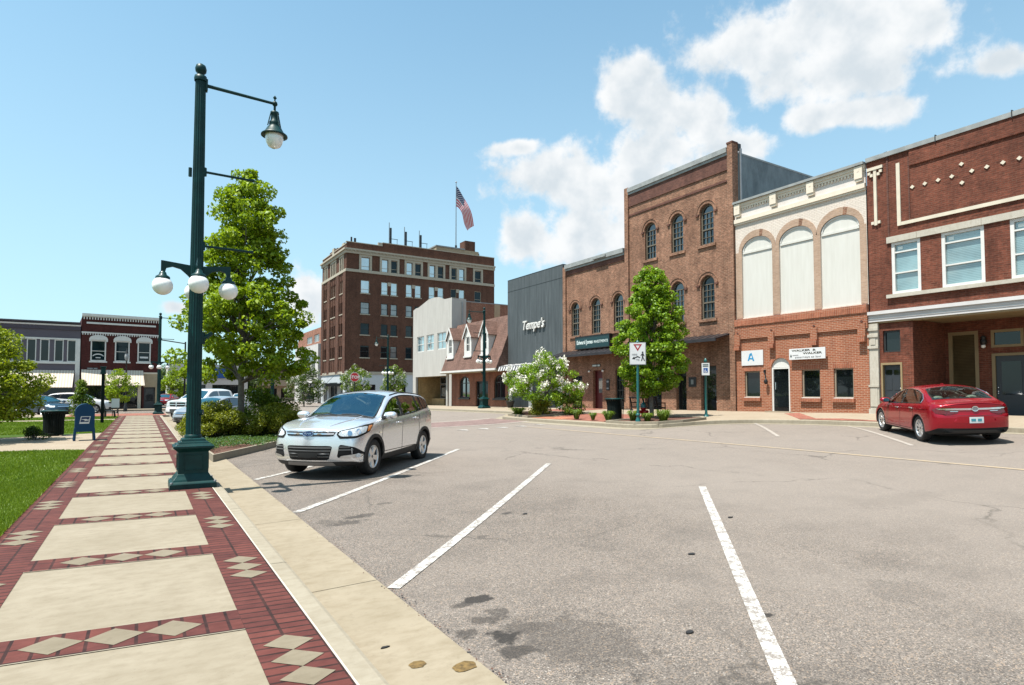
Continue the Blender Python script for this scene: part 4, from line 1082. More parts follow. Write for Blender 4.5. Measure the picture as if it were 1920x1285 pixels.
def slate_building():
    b = thing("slate_fronted_building", "plain slate grey panelled shop front with white raised lettering and a striped canopy", "building", (23, 34.2, zs(34.2)))
    Y0, Y1, T = 30.78, 37.62, 9.85
    mb = MB(); FR.wall(mb, rect(Y0, Y1, 3.55, T), [], "slate_panel", .1, d=.05); FR.box(mb, Y0, Y1, T - .02, T + .02, -.4, .06, "frame_dark"); FR.box(mb, Y0, Y1, 8.98, 9.0, .05, .06, "frame_dark")
    FR.box(mb, Y0, Y0 + .01, 3.55, T, -.3, .05, "slate_panel"); core(mb, Y0, Y1 - .003, T - .03, "slate_panel", 23.02, 40)
    u = Y0 + .6
    while u < Y1: FR.box(mb, u, u + .008, 3.55, 8.98, .05, .053, "frame_dark"); u += 2.44
    FR.box(mb, Y0, Y1, 3.5, 3.56, -.3, .06, "frame_dark"); mb.build("wall", b)
    mb = MB(); P = FR.p
    u0, u1 = 31.0, 37.55; k = 46
    vs = []
    for i in range(k + 1):
        u = u0 + (u1 - u0) * i / k
        for (v, d) in ((3.62, .06), (3.42, .9), (3.12, 1.02)): vs.append(P(u, v + .025 * math.sin(2 * math.pi * u / .34), d))
    mb.add(vs, [(i * 3 + j, i * 3 + j + 1, (i + 1) * 3 + j + 1, (i + 1) * 3 + j) for i in range(k) for j in (0, 1)], "awning_bw")
    mb.tube(P(u0, 3.42, .88), P(u1, 3.42, .88), .03, "grey_metal"); mb.build("awning", b)
    mb = MB()
    for u in (37.3, 34.6, 31.15): FR.box(mb, u - .22, u + .22, .2, 3.55, -.1, .05, "trim_white")
    mb.build("pilaster", b)
    mb = MB(); FR.box(mb, 31.37, 34.38, .2, .9, -.35, -.2, "cream_wall"); FR.box(mb, 34.82, 37.08, .2, 3.5, -.4, -.3, "cream_wall"); mb.build("shop_wall", b)
    for u0, u1, v0 in ((31.37, 34.38, .9),): swin(b, u0, u1, v0, 3.4, "trim_white", "glass_shop", rec=.25, mull=(.33, .66))
    fdoor(b, 34.9, 35.8, .2, 2.7, "trim_white", "trim_white", "glass_shop", rec=.24); swin(b, 35.95, 36.95, 1.2, 2.7, "trim_white", "glass_dark", rec=.26)
    s = thing("shop_lettering", "white slanted raised shop name lettering fixed on the slate grey front", "sign", P(34.15, 6.2, .06))
    text_mesh(FR, "Tempe's", 34.15, 5.98, .62, "trim_white", d=.13, ext=.05, shear=.28, width=2.65, bold=.018, parent=s, name="letters")


def dormer_building():
    b = thing("mansard_shop", "red brick shop under a steep brown shingle roof with three white dormers", "building", (23, 42.5, zs(42.5)))
    Y0, Y1 = 37.66, 47.1
    hol = [rect(43.7, 45.62, 1.05, 2.95), rect(40.66, 42.7, .1, 2.45), rect(38.05, 39.7, 1.05, 2.95)]
    hol = [archpoly(43.75, 45.6, 1.1, 2.35, .55), rect(40.66, 42.7, .1, 2.45), archpoly(38.05, 39.72, 1.1, 2.35, .55)]
    mb = MB(); FR.wall(mb, rect(Y0, Y1, .05, 3.3), hol, "brick_dormer", .25); mb.box((23.4, Y0, 0), (34, Y1, 6.9), "brick_back"); mb.build("wall", b)
    for u0, u1 in ((43.75, 45.6), (38.05, 39.72)):
        f = MB(); FR.ring(f, archpoly(u0, u1, 1.1, 2.35, .55), archpoly(u0 + .09, u1 - .09, 1.19, 2.35, .46), -.2, -.08, "frame_dark", True); FR.box(f, (u0 + u1) / 2 - .03, (u0 + u1) / 2 + .03, 1.19, 2.8, -.19, -.1, "frame_dark"); FR.box(f, u0 + .09, u1 - .09, 2.3, 2.36, -.19, -.1, "frame_dark")
        w = f.build("window", b); g = MB(); FR.prism(g, archpoly(u0 + .04, u1 - .04, 1.14, 2.35, .51), -.2, -.17, "glass_shop"); g.build("pane", w); s = MB(); FR.box(s, u0 - .1, u1 + .1, .97, 1.1, -.1, .1, "frame_dark"); s.build("sill", w)
    fdoor(b, 40.66, 41.68, .1, 2.45, "door_black", "frame_dark", "glass_dark", rec=.2); fdoor(b, 41.68, 42.7, .1, 2.45, "door_black", "frame_dark", "glass_dark", rec=.2, side=-1)
    # mansard roof, fascia and gutter pipe
    xe, xr, ze, zr = 21.95, 23.55, 3.30, 7.45
    mb = MB(); mb.hexa([(xe, Y0 - .1, ze), (24, Y0 - .1, ze), (24, Y1, ze), (xe, Y1, ze), (xr, Y0 - .1, zr), (24.2, Y0 - .1, zr), (24.2, Y1, zr), (xr, Y1, zr)], "shingle"); rf = mb.build("roof", b)
    mb = MB(); mb.box((xe - .05, Y0 - .12, ze - .16), (23, Y1 + .05, ze - .003), "cream_wall"); mb.box((xe - .08, Y0 - .12, ze - .10), (xe - .052, Y1 + .05, ze + .05), "trim_white"); mb.build("fascia", rf)
    mb = MB(); mb.tube((22.55, 47.0, .1), (22.55, 47.0, 3.15), .13, "stucco_white", n=10); mb.build("corner_post", b)
    for u in (46.05, 42.8, 40.0):
        d = MB(); F = Frame((22.32, 0, 0), (0, 1, 0), (-1, 0, 0)); w = .62
        out = [(u - w, 4.45), (u + w, 4.45), (u + w, 6.12), (u, 7.0), (u - w, 6.12)]
        F.wall(d, out, [rect(u - .30, u + .30, 4.85, 6.05)], "trim_white", .12)
        for e in (-1, 1): d.add([(22.32, u + e * w, 4.45), (22.32, u + e * w, 6.12), (23.6, u + e * w, 6.12), (23.6, u + e * w, 4.45)], [(0, 1, 2, 3)], "trim_white")
        dm = d.build("dormer", b)
        r = MB()
        for e in (-1, 1):
            a = [(22.2, u + e * (w + .13), 5.98), (23.9, u + e * (w + .13), 5.98), (23.9, u, 7.08), (22.2, u, 7.08)]
            r.hexa([(x, y, z - .05) for x, y, z in a] + a, "shingle"); c = [(22.17, y, z - .08) for x, y, z in (a[0], a[3])]
            r.hexa([(22.17, a[0][1], a[0][2] - .17), (22.21, a[0][1], a[0][2] - .17), (22.21, u, 6.90), (22.17, u, 6.90), (22.17, a[0][1], a[0][2] + .01), (22.21, a[0][1], a[0][2] + .01), (22.21, u, 7.10), (22.17, u, 7.10)], "trim_white")
        r.build("dormer_roof", dm)
        rect_window(F, dm, u - .30, u + .30, 4.85, 6.05, "trim_white", "glass_shop", rec=.08, fw=.06, rails=(.5,), mull=(.5,))
        s = MB(); F.box(s, u - w - .04, u + w + .04, 4.38, 4.5, -.05, .08, "trim_white"); s.build("dormer_sill", dm)


def grey_building():
    b = thing("stucco_building", "pale stucco two storey building with a peaked parapet and three paired blue windows", "building", (23, 51.7, zs(51.7)))
    Y0, Y1 = 47.12, 55.95
    ws = [(53.2, 54.92), (50.95, 52.6), (48.3, 50.15)]
    out = [(Y0, 0.), (Y1, 0.), (Y1, 9.75), (55.2, 9.9), (54.6, 9.9), (52.2, 10.38), (50.9, 10.42), (49.8, 10.3), (48.6, 9.95), (Y0, 9.9)]
    mb = MB(); FR.wall(mb, out, [rect(a, c, 5.47, 7.0) for a, c in ws] + [rect(47.85, 55.2, 0., 3.05)], "stucco_white", .2)
    mb.box((23.35, Y0 + .02, 3.06), (24.4, Y1, 9.75), "stucco_white"); mb.box((23.0, Y0, 0), (24.4, Y0 + .02, 9.86), "stucco_white"); mb.box((23.0, Y1 - .02, 0), (24.4, Y1, 9.7), "stucco_white")
    mb.box((26.3, Y0 + .02, 0), (44, Y1, 9.55), "brick_back"); mb.box((24.4, Y0 + .03, 3.05), (26.3, Y1, 9.5), "brick_back"); mb.build("wall", b)
    mb = MB(); mb.box((24.401, Y0, 6), (44, Y0 + .3, 9.62), "brick_back"); mb.box((24.401, Y0 - .03, 9.62), (44, Y0 + .35, 9.7), "coping"); mb.tube((24.0, Y0 - .06, 3), (24.0, Y0 - .06, 9.6), .05, "grey_metal"); mb.box((27.3, Y0 - .025, 6), (27.9, Y0, 9.62), "cream_wall"); mb.build("side_wall", b)
    for a, c in ws: rect_window(FR, b, a, c, 5.47, 7.0, "trim_white", "glass_sky", rec=.10, fw=.08, mull=(.5,), rails=(.48,))
    mb = MB(); mb.box((23.3, 55.2, 0), (26.2, 55.3, 3.05), "brick_yellow"); mb.box((26.2, 47.85, 0), (26.3, 55.3, 3.05), "brick_yellow"); FR.box(mb, 52.2, 55.15, .0, .95, -1.9, -1.7, "brick_yellow"); mb.box((23.21, 47.85, 3.05), (26.3, 55.3, 3.1), "cream_wall"); mb.build("recess_wall", b)
    F = Frame((24.8, 0, 0), (0, 1, 0), (-1, 0, 0)); rect_window(F, b, 49.6, 53.2, .95, 2.3, "grey_metal", "glass_shop", rec=.0, fw=.06, mull=(.5,)); rect_window(F, b, 48.1, 49.5, .2, 2.3, "grey_metal", "glass_shop", rec=0., fw=.06, mull=(.5,)); rect_window(F, b, 48.1, 53.2, 2.36, 3.0, "grey_metal", "glass_dark", rec=0., fw=.06, mull=(.5,))
    mb = MB(); F.box(mb, 51.9, 52.9, 1.15, 2.0, .03, .05, "glass_shade"); mb.build("window_poster", b)


# ------------------------------------------------------------------ brick hotel block beyond the cross street
def hotel():
    b = thing("brick_hotel", "six storey dark brown brick hotel with pale stone belts, tallest building in view", "building", (23, 79.4, 0))
    FF = Frame((0, 79.4, 0), (1, 0, 0), (0, -1, 0)); FS = Frame((23, 0, 0), (0, 1, 0), (-1, 0, 0))
    X0, X1, Y1 = 23.0, 46.0, 92.0
    cols = [(25.6, 1.22)] + [(u, .95) for u in (28.36, 29.74, 31.98, 33.34, 35.5, 36.9, 39.02, 40.36)] + [(43.1, 1.15)]
    fl = [(6.28, 7.9), (9.38, 10.95), (12.22, 13.83), (15.08, 16.86), (18.25, 20.0)]
    rnd = random.Random(3)
    hf = [rect(u - w / 2, u + w / 2, a, c) for a, c in fl for u, w in cols]
    gf = [rect(24.9, 27.2, .2, 2.6), rect(28.5, 31.6, .2, 2.6), rect(33.3, 36.5, .2, 2.6), rect(38, 41, .2, 2.6), rect(42.3, 44.8, .2, 2.6)]
    mb = MB(); FF.wall(mb, rect(X0, X1, 4.1, 21.85), hf, "brick_hotel", .25)
    sw = []
    for a, c in fl:
        for uc, n, w, sp in ((81.6, 2, .62, .85), (85.7, 3, .62, .88), (89.8, 2, .62, .85)):
            for i in range(n): u = uc + (i - (n - 1) / 2) * sp; sw.append((u, w, a, c))
    FS.wall(mb, rect(79.4, Y1, 4.1, 21.6), [rect(u - w / 2, u + w / 2, a, c) for u, w, a, c in sw], "brick_hotel", .25)
    mb.box((23.3, 79.7, 0), (X1, Y1, 21.2), "brick_hotel"); mb.box((23.25, 79.66, 21.2), (X1, 79.9, 21.8), "brick_hotel"); mb.box((X1 - .02, 79.4, 0), (X1, 79.7, 21.8), "brick_hotel")
    for u0, u1 in ((79.4, 80.5), (82.7, 84.0), (87.3, 88.6), (90.9, 92.0)): FS.box(mb, u0, u1, 4.1, 17.85, -.02, .12, "brick_hotel")
    for uc, n, sp in ((81.6, 2, .85), (85.7, 3, .88), (89.8, 2, .85)):
        for i in range(n + 1): u = uc + (i - n / 2) * sp; FS.box(mb, u - .1, u + .1, 4.3, 17.6, -.02, .07, "brick_hotel")
    mb.box((28.1, 79.42, 21.84), (X1, 79.85, 22.3), "brick_hotel"); mb.box((23.02, 84, 21.6), (23.4, 88, 21.95), "brick_hotel")
    mb.build("wall", b)
    mb = MB(); FF.wall(mb, rect(X0, X1, -.2, 4.1), gf, "stone_base", .3); FS.wall(mb, rect(79.4, Y1, -.2, 4.1), [rect(80.4, 81.9, 0, 2.9), rect(83.2, 87.3, 0, 2.9), rect(88.6, 91, 0, 2.9)], "stone_base", .3); mb.build("stone_base_wall", b)
    mb = MB()
    for (z0, z1, d) in ((4.0, 4.35, .12), (17.85, 18.22, .14), (20.35, 20.75, .22), (20.753, 20.98, .42)):
        mb = MB(); FF.box(mb, X0 - d, X1, z0, z1, -.05, d, "limestone_hotel"); FS.box(mb, 79.4 - d + .003, Y1, z0 + .002, z1 - .002, -.05, d - .003, "limestone_hotel"); mb.build("stone_belt", b)
    mb = MB()
    u = X0
    while u < X1: FF.box(mb, u, u + .18, 20.6, 20.75, .2, .36, "limestone_hotel"); u += .5
    FF.box(mb, X0 - .06, 28.0, 21.85, 21.95, -.4, .06, "limestone_hotel"); FF.box(mb, 28.003, X1, 22.3, 22.4, -.4, .06, "limestone_hotel"); FF.box(mb, 27.4, 28.0, 21.953, 22.32, -.3, .04, "limestone_hotel")
    mb.build("parapet_coping", b); mb = MB(); FS.box(mb, 79.46, Y1, 21.6, 21.7, -.4, .06, "limestone_hotel"); FS.box(mb, 85.2, 86.2, 20.98, 22.15, -.1, .12, "limestone_hotel"); FS.box(mb, 80.5, 81.5, 21.7, 21.95, -.3, .05, "limestone_hotel")
    mb.build("parapet_coping", b)
    # top storey stone surrounds
    mb = MB()
    for u0, u1 in ((24.72, 26.5), (27.62, 30.48), (31.26, 34.06), (34.8, 37.6), (38.3, 41.08), (42.25, 43.95)):
        for a, c in ((u0, u0 + .3), (u1 - .3, u1)): FF.box(mb, a, c, 18.22, 20.35, -.02, .09, "limestone_hotel")
        FF.box(mb, u0 + .3, u1 - .3, 20.02, 20.35, -.02, .09, "limestone_hotel")
        if u1 - u0 > 2: FF.box(mb, (u0 + u1) / 2 - .2, (u0 + u1) / 2 + .2, 18.22, 20.02, -.02, .088, "limestone_hotel")
        mb.build("stone_surround", b); mb = MB()
    for uc, n, sp in ((81.6, 2, .85), (85.7, 3, .88), (89.8, 2, .85)):
        w = n * sp / 2 + .25
        for i in range(n + 1): u = uc + (i - n / 2) * sp; FS.box(mb, u - .12, u + .12, 18.22, 20.1, -.02, .09, "limestone_hotel")
        FS.box(mb, uc - w, uc + w, 20.06, 20.35, -.02, .088, "limestone_hotel"); mb.build("stone_surround", b); mb = MB()
    gl = ["glass_sky", "glass_sky", "glass_blue", "glass_shade"]
    for k, (a, c) in enumerate(fl):
        for u, w in cols:
            g = rnd.choice(gl[:3]) if k >= 3 else rnd.choice(("glass_shade", "glass_dark", "glass_shade", "glass_blue"))
            rect_window(FF, b, u - w / 2, u + w / 2, a, c, "limestone_hotel" if k >= 3 else "frame_dark", g, rec=.14, fw=.07, rails=(.3,) if k >= 3 else (.5,), sill="limestone_hotel")
    for u, w, a, c in sw: rect_window(FS, b, u - w / 2, u + w / 2, a, c, "limestone_hotel" if a > 15 else "frame_dark", "glass_dark" if a < 15 else "glass_blue", rec=.14, fw=.06, rails=(.5,), sill="limestone_hotel")
    for h in gf: rect_window(FF, b, h[0][0], h[1][0], .2, 2.6, "frame_dark", "glass_dark", rec=.2, fw=.08, mull=(.33, .66))
    for u0, u1 in ((80.4, 81.9), (83.2, 87.3), (88.6, 91)): rect_window(FS, b, u0, u1, 0, 2.9, "trim_white", "glass_dark", rec=.2, fw=.1, mull=(.5,))
    mb = MB()
    for u in (28.99 - .19, ): pass
    for u in (29.05, 32.66, 36.2, 39.69): FF.box(mb, u - .25, u + .25, 16.35, 16.86, -.02, .05, "limestone_hotel")
    mb.build("stone_block", b)
    mb = MB(); mb.box((20.9, 81.2, 2.35), (22.98, 89.5, 2.75), "frame_dark"); 
    for y in (82, 88.5): mb.tube((21.2, y, 2.75), (22.95, y, 4.6), .03, "frame_dark")
    mb.build("entrance_canopy", b)
    mb = MB(); mb.box((38.5, 84.5, 21), (46.0, 89, 24.3), "cream_wall"); mb.box((43.6, 84.6, 24.3), (45.4, 86.5, 25.9), "brick_hotel"); mb.build("roof_house", b)
    mb = MB(); mb.box((38.4, 84.4, 24.3), (43.5, 89, 24.5), "coping"); mb.box((45.4, 85, 21), (46.4, 86.5, 24.2), "dark_metal"); mb.build("roof_house_coping", b)
    for x, h in ((29.4, 3.3), (31.7, 3.0), (34.0, 2.8)):
        a = MB(); a.tube((x, 80.6, 22), (x, 80.6, 22.4 + h), .05, "grey_metal"); a.box((x + .08, 80.45, 22.5), (x + .32, 80.65, 22.3 + h * .8), "dark_metal"); a.tube((x, 80.6, 23.4), (x + 1.3, 80.6, 23.4), .04, "dark_metal"); a.tube((x + 1.2, 80.6, 22), (x + 1.2, 80.6, 23.4), .03, "dark_metal"); a.build("roof_antenna", b)
    mb = MB(); mb.tube((23.9, 80.3, 21.9), (23.9, 80.3, 22.8), .12, "dark_metal"); mb.tube((24.4, 80.3, 21.9), (24.4, 80.3, 22.7), .16, "dark_metal"); mb.build("roof_pipe", b)
    # flag on its pole
    fp = thing("flagpole", "tall thin flagpole with a drooping stars and stripes flag on the hotel roof", "flag", (42.15, 85, 22))
    mb = MB(); mb.tube((42.15, 85, 22), (42.15, 85, 35.2), .09, "grey_metal", .05); mb.tube((42.15, 85, 22), (42.15, 85, 25), .17, "dark_metal"); mb.sphere((42.15, 85, 35.25), .14, "grey_metal", 8, 6); mb.build("pole", fp)
    fl_ = MB(); W, H = 6.4, 3.9; nu, nv = 26, 26
    def P(s, t):   # s along fly, t down the hoist: the cloth hangs limp
        sag = s ** 1.35
        x = 42.22 + s * (3.3 - 1.1 * t) + .22 * math.sin(3.2 * s + t * 2.5) * s
        z = 34.6 - t * 3.3 * (1 - .70 * s) - sag * 5.9
        y = 85 + .38 * math.sin(7 * s + 2.2 * t) * s
        return (x, y, z)
    for i in range(nu):
        for j in range(nv):
            s0, s1, t0, t1 = i / nu, (i + 1) / nu, j / nv, (j + 1) / nv
            m = "flag_red" if (j // 2) % 2 == 0 else "flag_white"
            if s1 <= .43 and j < 14: m = "flag_blue"
            fl_.add([P(s0, t0), P(s1, t0), P(s1, t1), P(s0, t1)], [(0, 1, 2, 3)], m, True)
    st = MB()
    for r in range(9):
        for c in range(6 if r % 2 == 0 else 5):
            s = .43 * ((c + .5 + (.5 if r % 2 else 0)) / 6.0); t = 14 / 26 * (r + .7) / 9.4; x, y, z = P(s, t)
            for dy in (-.02, .02): st.add([(x + .10 * math.cos(q * math.pi * 2 / 5 + 1.57) * (1 if q % 1 == 0 else .4), y + dy, z + .10 * math.sin(q * math.pi * 2 / 5 + 1.57) * (1 if q % 1 == 0 else .4)) for q in [k * .5 for k in range(10)]], [tuple(range(10))], "flag_white")
    f = fl_.build("flag_cloth", fp); st.build("stars", f)


# ------------------------------------------------------------------ far and left-hand buildings
def far_buildings():
    b = thing("office_block", "low red brick and white panelled block behind the hotel", "building", (23, 99, 0))
    FS = Frame((23, 0, 0), (0, 1, 0), (-1, 0, 0))
    mb = MB(); FS.wall(mb, rect(92.1, 108, 8.9, 11.5), [rect(93.5, 96.6, 9.4, 10.6), rect(98, 101.5, 9.4, 10.5)], "brick_far", .2); mb.box((23.3, 92.1, 0), (44, 108, 11.4), "brick_far"); mb.build("upper_wall", b)
    mb = MB(); FS.wall(mb, rect(92.1, 108, -.3, 8.9), [rect(93.8, 104, 4.5, 7.6), rect(93.8, 104, 0, 3)], "white_wall", .5, d=.5); mb.box((22.5, 92.05, 0), (23.3, 92.1, 8.9), "white_wall"); mb.box((22.5, 92.1, 8.88), (23.3, 108, 8.95), "white_wall"); mb.build("lower_wall", b)
    for u0, u1 in ((93.5, 96.6), (98, 101.5)): rect_window(FS, b, u0, u1, 9.4, 10.5, "trim_white", "glass_shade", rec=.1, mull=(.33, .66))
    rect_window(FS, b, 93.8, 104, 4.5, 7.6, "frame_dark", "glass_shade", rec=-.1, fw=.1, mull=(.17, .33, .5, .67, .83)); rect_window(FS, b, 93.8, 104, 0, 3, "frame_dark", "glass_dark", rec=-.1, fw=.1, mull=(.25, .5, .75))
    FF = Frame((0, 128, 0), (1, 0, 0), (0, -1, 0))
    b = thing("motel_block", "long tan two storey block with balconies at the end of the street", "building", (24, 128, 0))
    mb = MB(); FF.wall(mb, rect(17, 36, -.2, 6.6), [rect(18 + 3 * i, 20.2 + 3 * i, z, z + 1.9) for i in range(6) for z in (.4, 3.6)], "tan_wall", .4); mb.box((17, 128.4, -.2), (36, 138, 6.4), "tan_wall"); mb.build("wall", b)
    mb = MB(); mb.box((17, 126.8, 2.8), (36, 128, 3.1), "tan_wall"); mb.box((17, 126.8, 3.1), (36, 126.9, 4.0), "tan_wall"); mb.build("balcony", b)
    mb = MB(); mb.box((16.7, 126.6, 6.6), (36.3, 138.3, 6.9), "brick_old_dark"); mb.build("roof", b)
    for i in range(6):
        for z in (.4, 3.6): rect_window(FF, b, 18 + 3 * i, 20.2 + 3 * i, z, z + 1.9, "frame_dark", "glass_dark", rec=.2, mull=(.5,))
    b = thing("corner_shop", "white low shop with a blue fascia glimpsed under the street tree", "building", (9, 112, 0))
    F2 = Frame((0, 112, 0), (1, 0, 0), (0, -1, 0))
    mb = MB(); F2.wall(mb, rect(3.5, 15.5, -.2, 6.2), [rect(5, 9, .3, 2.8), rect(10, 14, .3, 2.8)], "white_wall", .3); mb.box((3.5, 112.3, -.2), (15.5, 122, 6), "white_wall"); mb.build("wall", b)
    mb = MB(); F2.box(mb, 6.0, 13.2, 3.9, 5.7, .02, .25, "sign_blue"); mb.build("fascia", b)
    for u in (5, 10): rect_window(F2, b, u, u + 4, .3, 2.8, "frame_dark", "glass_dark", rec=.15, mull=(.5,))
    b = thing("grey_depot", "low grey shed far along the left kerb beyond the street lamp", "building", (-2, 140, 0))
    F3 = Frame((0, 140, 0), (1, 0, 0), (0, -1, 0))
    mb = MB(); F3.wall(mb, rect(-8, 9, -.2, 4.2), [rect(-6, -2, .2, 2.9), rect(0, 4, .2, 2.9)], "grey_wall", .3); mb.box((-8, 140.3, -.2), (9, 150, 4.1), "grey_wall"); mb.build("wall", b)
    mb = MB(); mb.box((-8.3, 138.6, 3.3), (9.3, 139.95, 3.6), "frame_dark"); mb.build("canopy", b)
    for u in (-6, 0): rect_window(F3, b, u, u + 4, .2, 2.9, "frame_dark", "glass_dark", rec=.15)


def left_buildings():
    Y = 67.0
    FF = Frame((1.32, Y, 0), (math.cos(R(5)), -math.sin(R(5)) * -1, 0), (math.sin(R(5)) * 1, -math.cos(R(5)), 0))
    # u runs left (-) to right (0 at the right-hand corner)
    FF = Frame((1.32, Y, 0), (math.cos(R(-8)) , -math.sin(R(-8)) , 0), (0, -1, 0))
    FF.u = Vector((math.cos(R(6)), math.sin(R(6)), 0)); FF.n = Vector((math.sin(R(6)), -math.cos(R(6)), 0))
    b = thing("brick_shop", "dark maroon brick two storey shop with white corbelled cornice and three white hooded windows", "building", FF.p(-3, 0, 0))
    W, T = -6.15, 8.68
    ws = [(-5.45, -4.28), (-3.60, -2.44), (-1.80, -.72)]
    mb = MB(); FF.wall(mb, rect(W, 0, -.1, T), [rect(a, c, 4.42, 6.35) for a, c in ws] + [rect(W + .1, -1.35, -.1, 2.2), rect(-1.2, -.2, -.1, 2.05)], "brick_left", .2)
    P = FF.p
    mb.hexa([P(W, -.1, -.25), P(0, -.1, -.25), P(0, -.1, -14), P(W, -.1, -14), P(W, T - .3, -.25), P(0, T - .3, -.25), P(0, T - .3, -14), P(W, T - .3, -14)], "brick_left"); FF.box(mb, -.012, 0, -.1, T, -.25, 0, "brick_left"); mb.build("wall", b)
    mb = MB(); FF.box(mb, W, .04, T - .18, T + .06, -.2, .22, "trim_white"); FF.box(mb, W, .02, T - .24, T - .183, -.02, .1, "trim_white")
    u = W + .12
    while u < -.1: FF.box(mb, u, u + .09, T - .46, T - .243, -.02, .1, "trim_white"); u += .21
    FF.box(mb, W, .02, 6.95, 7.08, -.02, .08, "trim_white"); u = W + .05
    while u < -.05: FF.box(mb, u, u + .08, 6.80, 6.947, -.02, .07, "trim_white"); u += .19
    FF.box(mb, W + .35, -.35, 7.82, 7.98, -.02, .08, "trim_white"); FF.box(mb, -.09, .0, 4.0, T - .25, -.02, .05, "trim_white"); mb.build("cornice", b)
    for i, (a, c) in enumerate(ws):
        w = rect_window(FF, b, a, c, 4.42, 6.35, "trim_white", "glass_blue", rec=.08, fw=.10, rails=(.48,), proud=.06, sill="trim_white")
        h = MB(); FF.ring(h, [(a - .12, 6.22), (a - .12, 6.5)] + arc((a + c) / 2, (c - a) / 2 + .1, 6.5, .32, 8)[::-1] + [(c + .12, 6.5), (c + .12, 6.22)], [(a, 6.22), (a, 6.33)] + arc((a + c) / 2, (c - a) / 2, 6.34, .02, 8)[::-1] + [(c, 6.33), (c, 6.22)], -.02, .12, "trim_white"); h.build("hood", w)
        if i == 0:
            FA = FF; mb = MB(); FF.ring(mb, arc(-4.865, .46, 4.78, .34, 8, .35, math.pi - .35), arc(-4.865, .40, 4.78, .24, 8, .35, math.pi - .35), -.078, -.07, "sign_white"); FF.box(mb, -5.05, -4.68, 4.70, 4.78, -.078, -.07, "sign_white"); mb.build("window_lettering", w)
        if i == 2: mb = MB(); FF.box(mb, -1.6, -.92, 4.80, 4.96, -.078, -.07, "sign_white"); mb.build("window_lettering", w)
    aw = MB(); aw.hexa([P(W + .06, 2.15, 1.3), P(-1.3, 2.15, 1.3), P(-1.3, 3.55, .03), P(W + .06, 3.55, .03), P(W + .06, 2.2, 1.36), P(-1.3, 2.2, 1.36), P(-1.3, 3.62, .05), P(W + .06, 3.62, .05)], "awning_stripe"); aw.build("awning", b)
    mb = MB(); FF.box(mb, -5.7, -4.85, 3.66, 3.82, 0, .04, "sign_black"); FF.box(mb, -5.65, -5.25, 3.70, 3.78, .04, .046, "letter_grey"); FF.box(mb, -5.18, -4.9, 3.70, 3.78, .04, .046, "letter_grey"); mb.build("name_board", b)
    rect_window(FF, b, W + .1, -1.55, .1, 2.2, "frame_dark", "glass_dark", rec=.1, mull=(.33, .66)); mb = MB(); FF.box(mb, -1.72, -1.45, -.1, 2.2, -.05, .1, "trim_cream"); FF.box(mb, -1.25, -.12, 2.05, 3.3, -.02, .05, "cream_wall"); FF.box(mb, -.28, -.08, -.1, 2.05, -.02, .06, "cream_wall"); FF.box(mb, -1.3, -.08, 3.3, 3.45, -.02, .1, "trim_cream"); mb.build("doorway_surround", b)
    f = MB(); FF.box(f, -1.2, -.3, -.05, 2.05, -.25, -.15, "door_slate"); d = f.build("door", b); g = MB(); FF.box(g, -1.05, -.45, .7, 1.85, -.15, -.14, "glass_dark"); g.build("pane", d)
    # purple building, wider, running off to the left
    F2 = Frame((-4.86, 66.35, 0), (1, 0, 0), (0, -1, 0)); P2 = F2.p
    b = thing("painted_shop", "purple grey painted shop with a row of tall white framed windows and a striped awning", "building", P2(-6, 0, 0))
    T = 7.75; W = -14.0
    prs = [(-.95 - 1.92 * k + o, -.95 - 1.92 * k + o + .66) for k in range(7) for o in (0., -.92) if -.95 - 1.92 * k + o > W + .2]
    mb = MB(); F2.wall(mb, rect(W, 0, -.1, T), [rect(a, c, 4.3, 6.25) for a, c in prs] + [rect(W + .3, -.5, -.1, 2.2)], "purple_wall", .2)
    mb.hexa([P2(W, -.1, -.25), P2(-.01, -.1, -.25), P2(-.01, -.1, -14), P2(W, -.1, -14), P2(W, T - .1, -.25), P2(-.01, T - .1, -.25), P2(-.01, T - .1, -14), P2(W, T - .1, -14)], "purple_dark"); mb.build("wall", b)
    mb = MB(); F2.box(mb, W, 0, T, T + .12, -.2, .25, "purple_dark"); F2.box(mb, W, 0, T - .25, T - .12, -.02, .15, "trim_lilac"); F2.box(mb, W, 0, T - .6, T - .253, -.02, .1, "purple_dark"); mb.build("cornice", b)
    mb = MB(); F2.box(mb, W, -.003, 6.25, 6.4, -.02, .07, "trim_white"); F2.box(mb, W, -.003, 4.1, 4.3, -.02, .09, "trim_white"); F2.box(mb, -.34, 0, 2.0, 6.248, -.02, .08, "trim_white"); mb.build("window_trim", b)
    for a, c in prs: rect_window(F2, b, a, c, 4.3, 6.25, "trim_white", "glass_dark", rec=.08, fw=.07, proud=.05)
    aw = MB(); aw.hexa([P2(W + .3, 1.95, 1.3), P2(-.4, 1.95, 1.3), P2(-.4, 3.45, .03), P2(W + .3, 3.45, .03), P2(W + .3, 2.0, 1.36), P2(-.4, 2.0, 1.36), P2(-.4, 3.52, .05), P2(W + .3, 3.52, .05)], "awning_stripe"); aw.build("awning", b)
    rect_window(F2, b, W + .3, -.5, .0, 2.2, "frame_dark", "glass_dark", rec=.1, mull=(.2, .4, .6, .8))


for fn in (red_building, white_brick_building, tall_building, low_brick_building, slate_building, dormer_building, grey_building, hotel, far_buildings, left_buildings): fn()


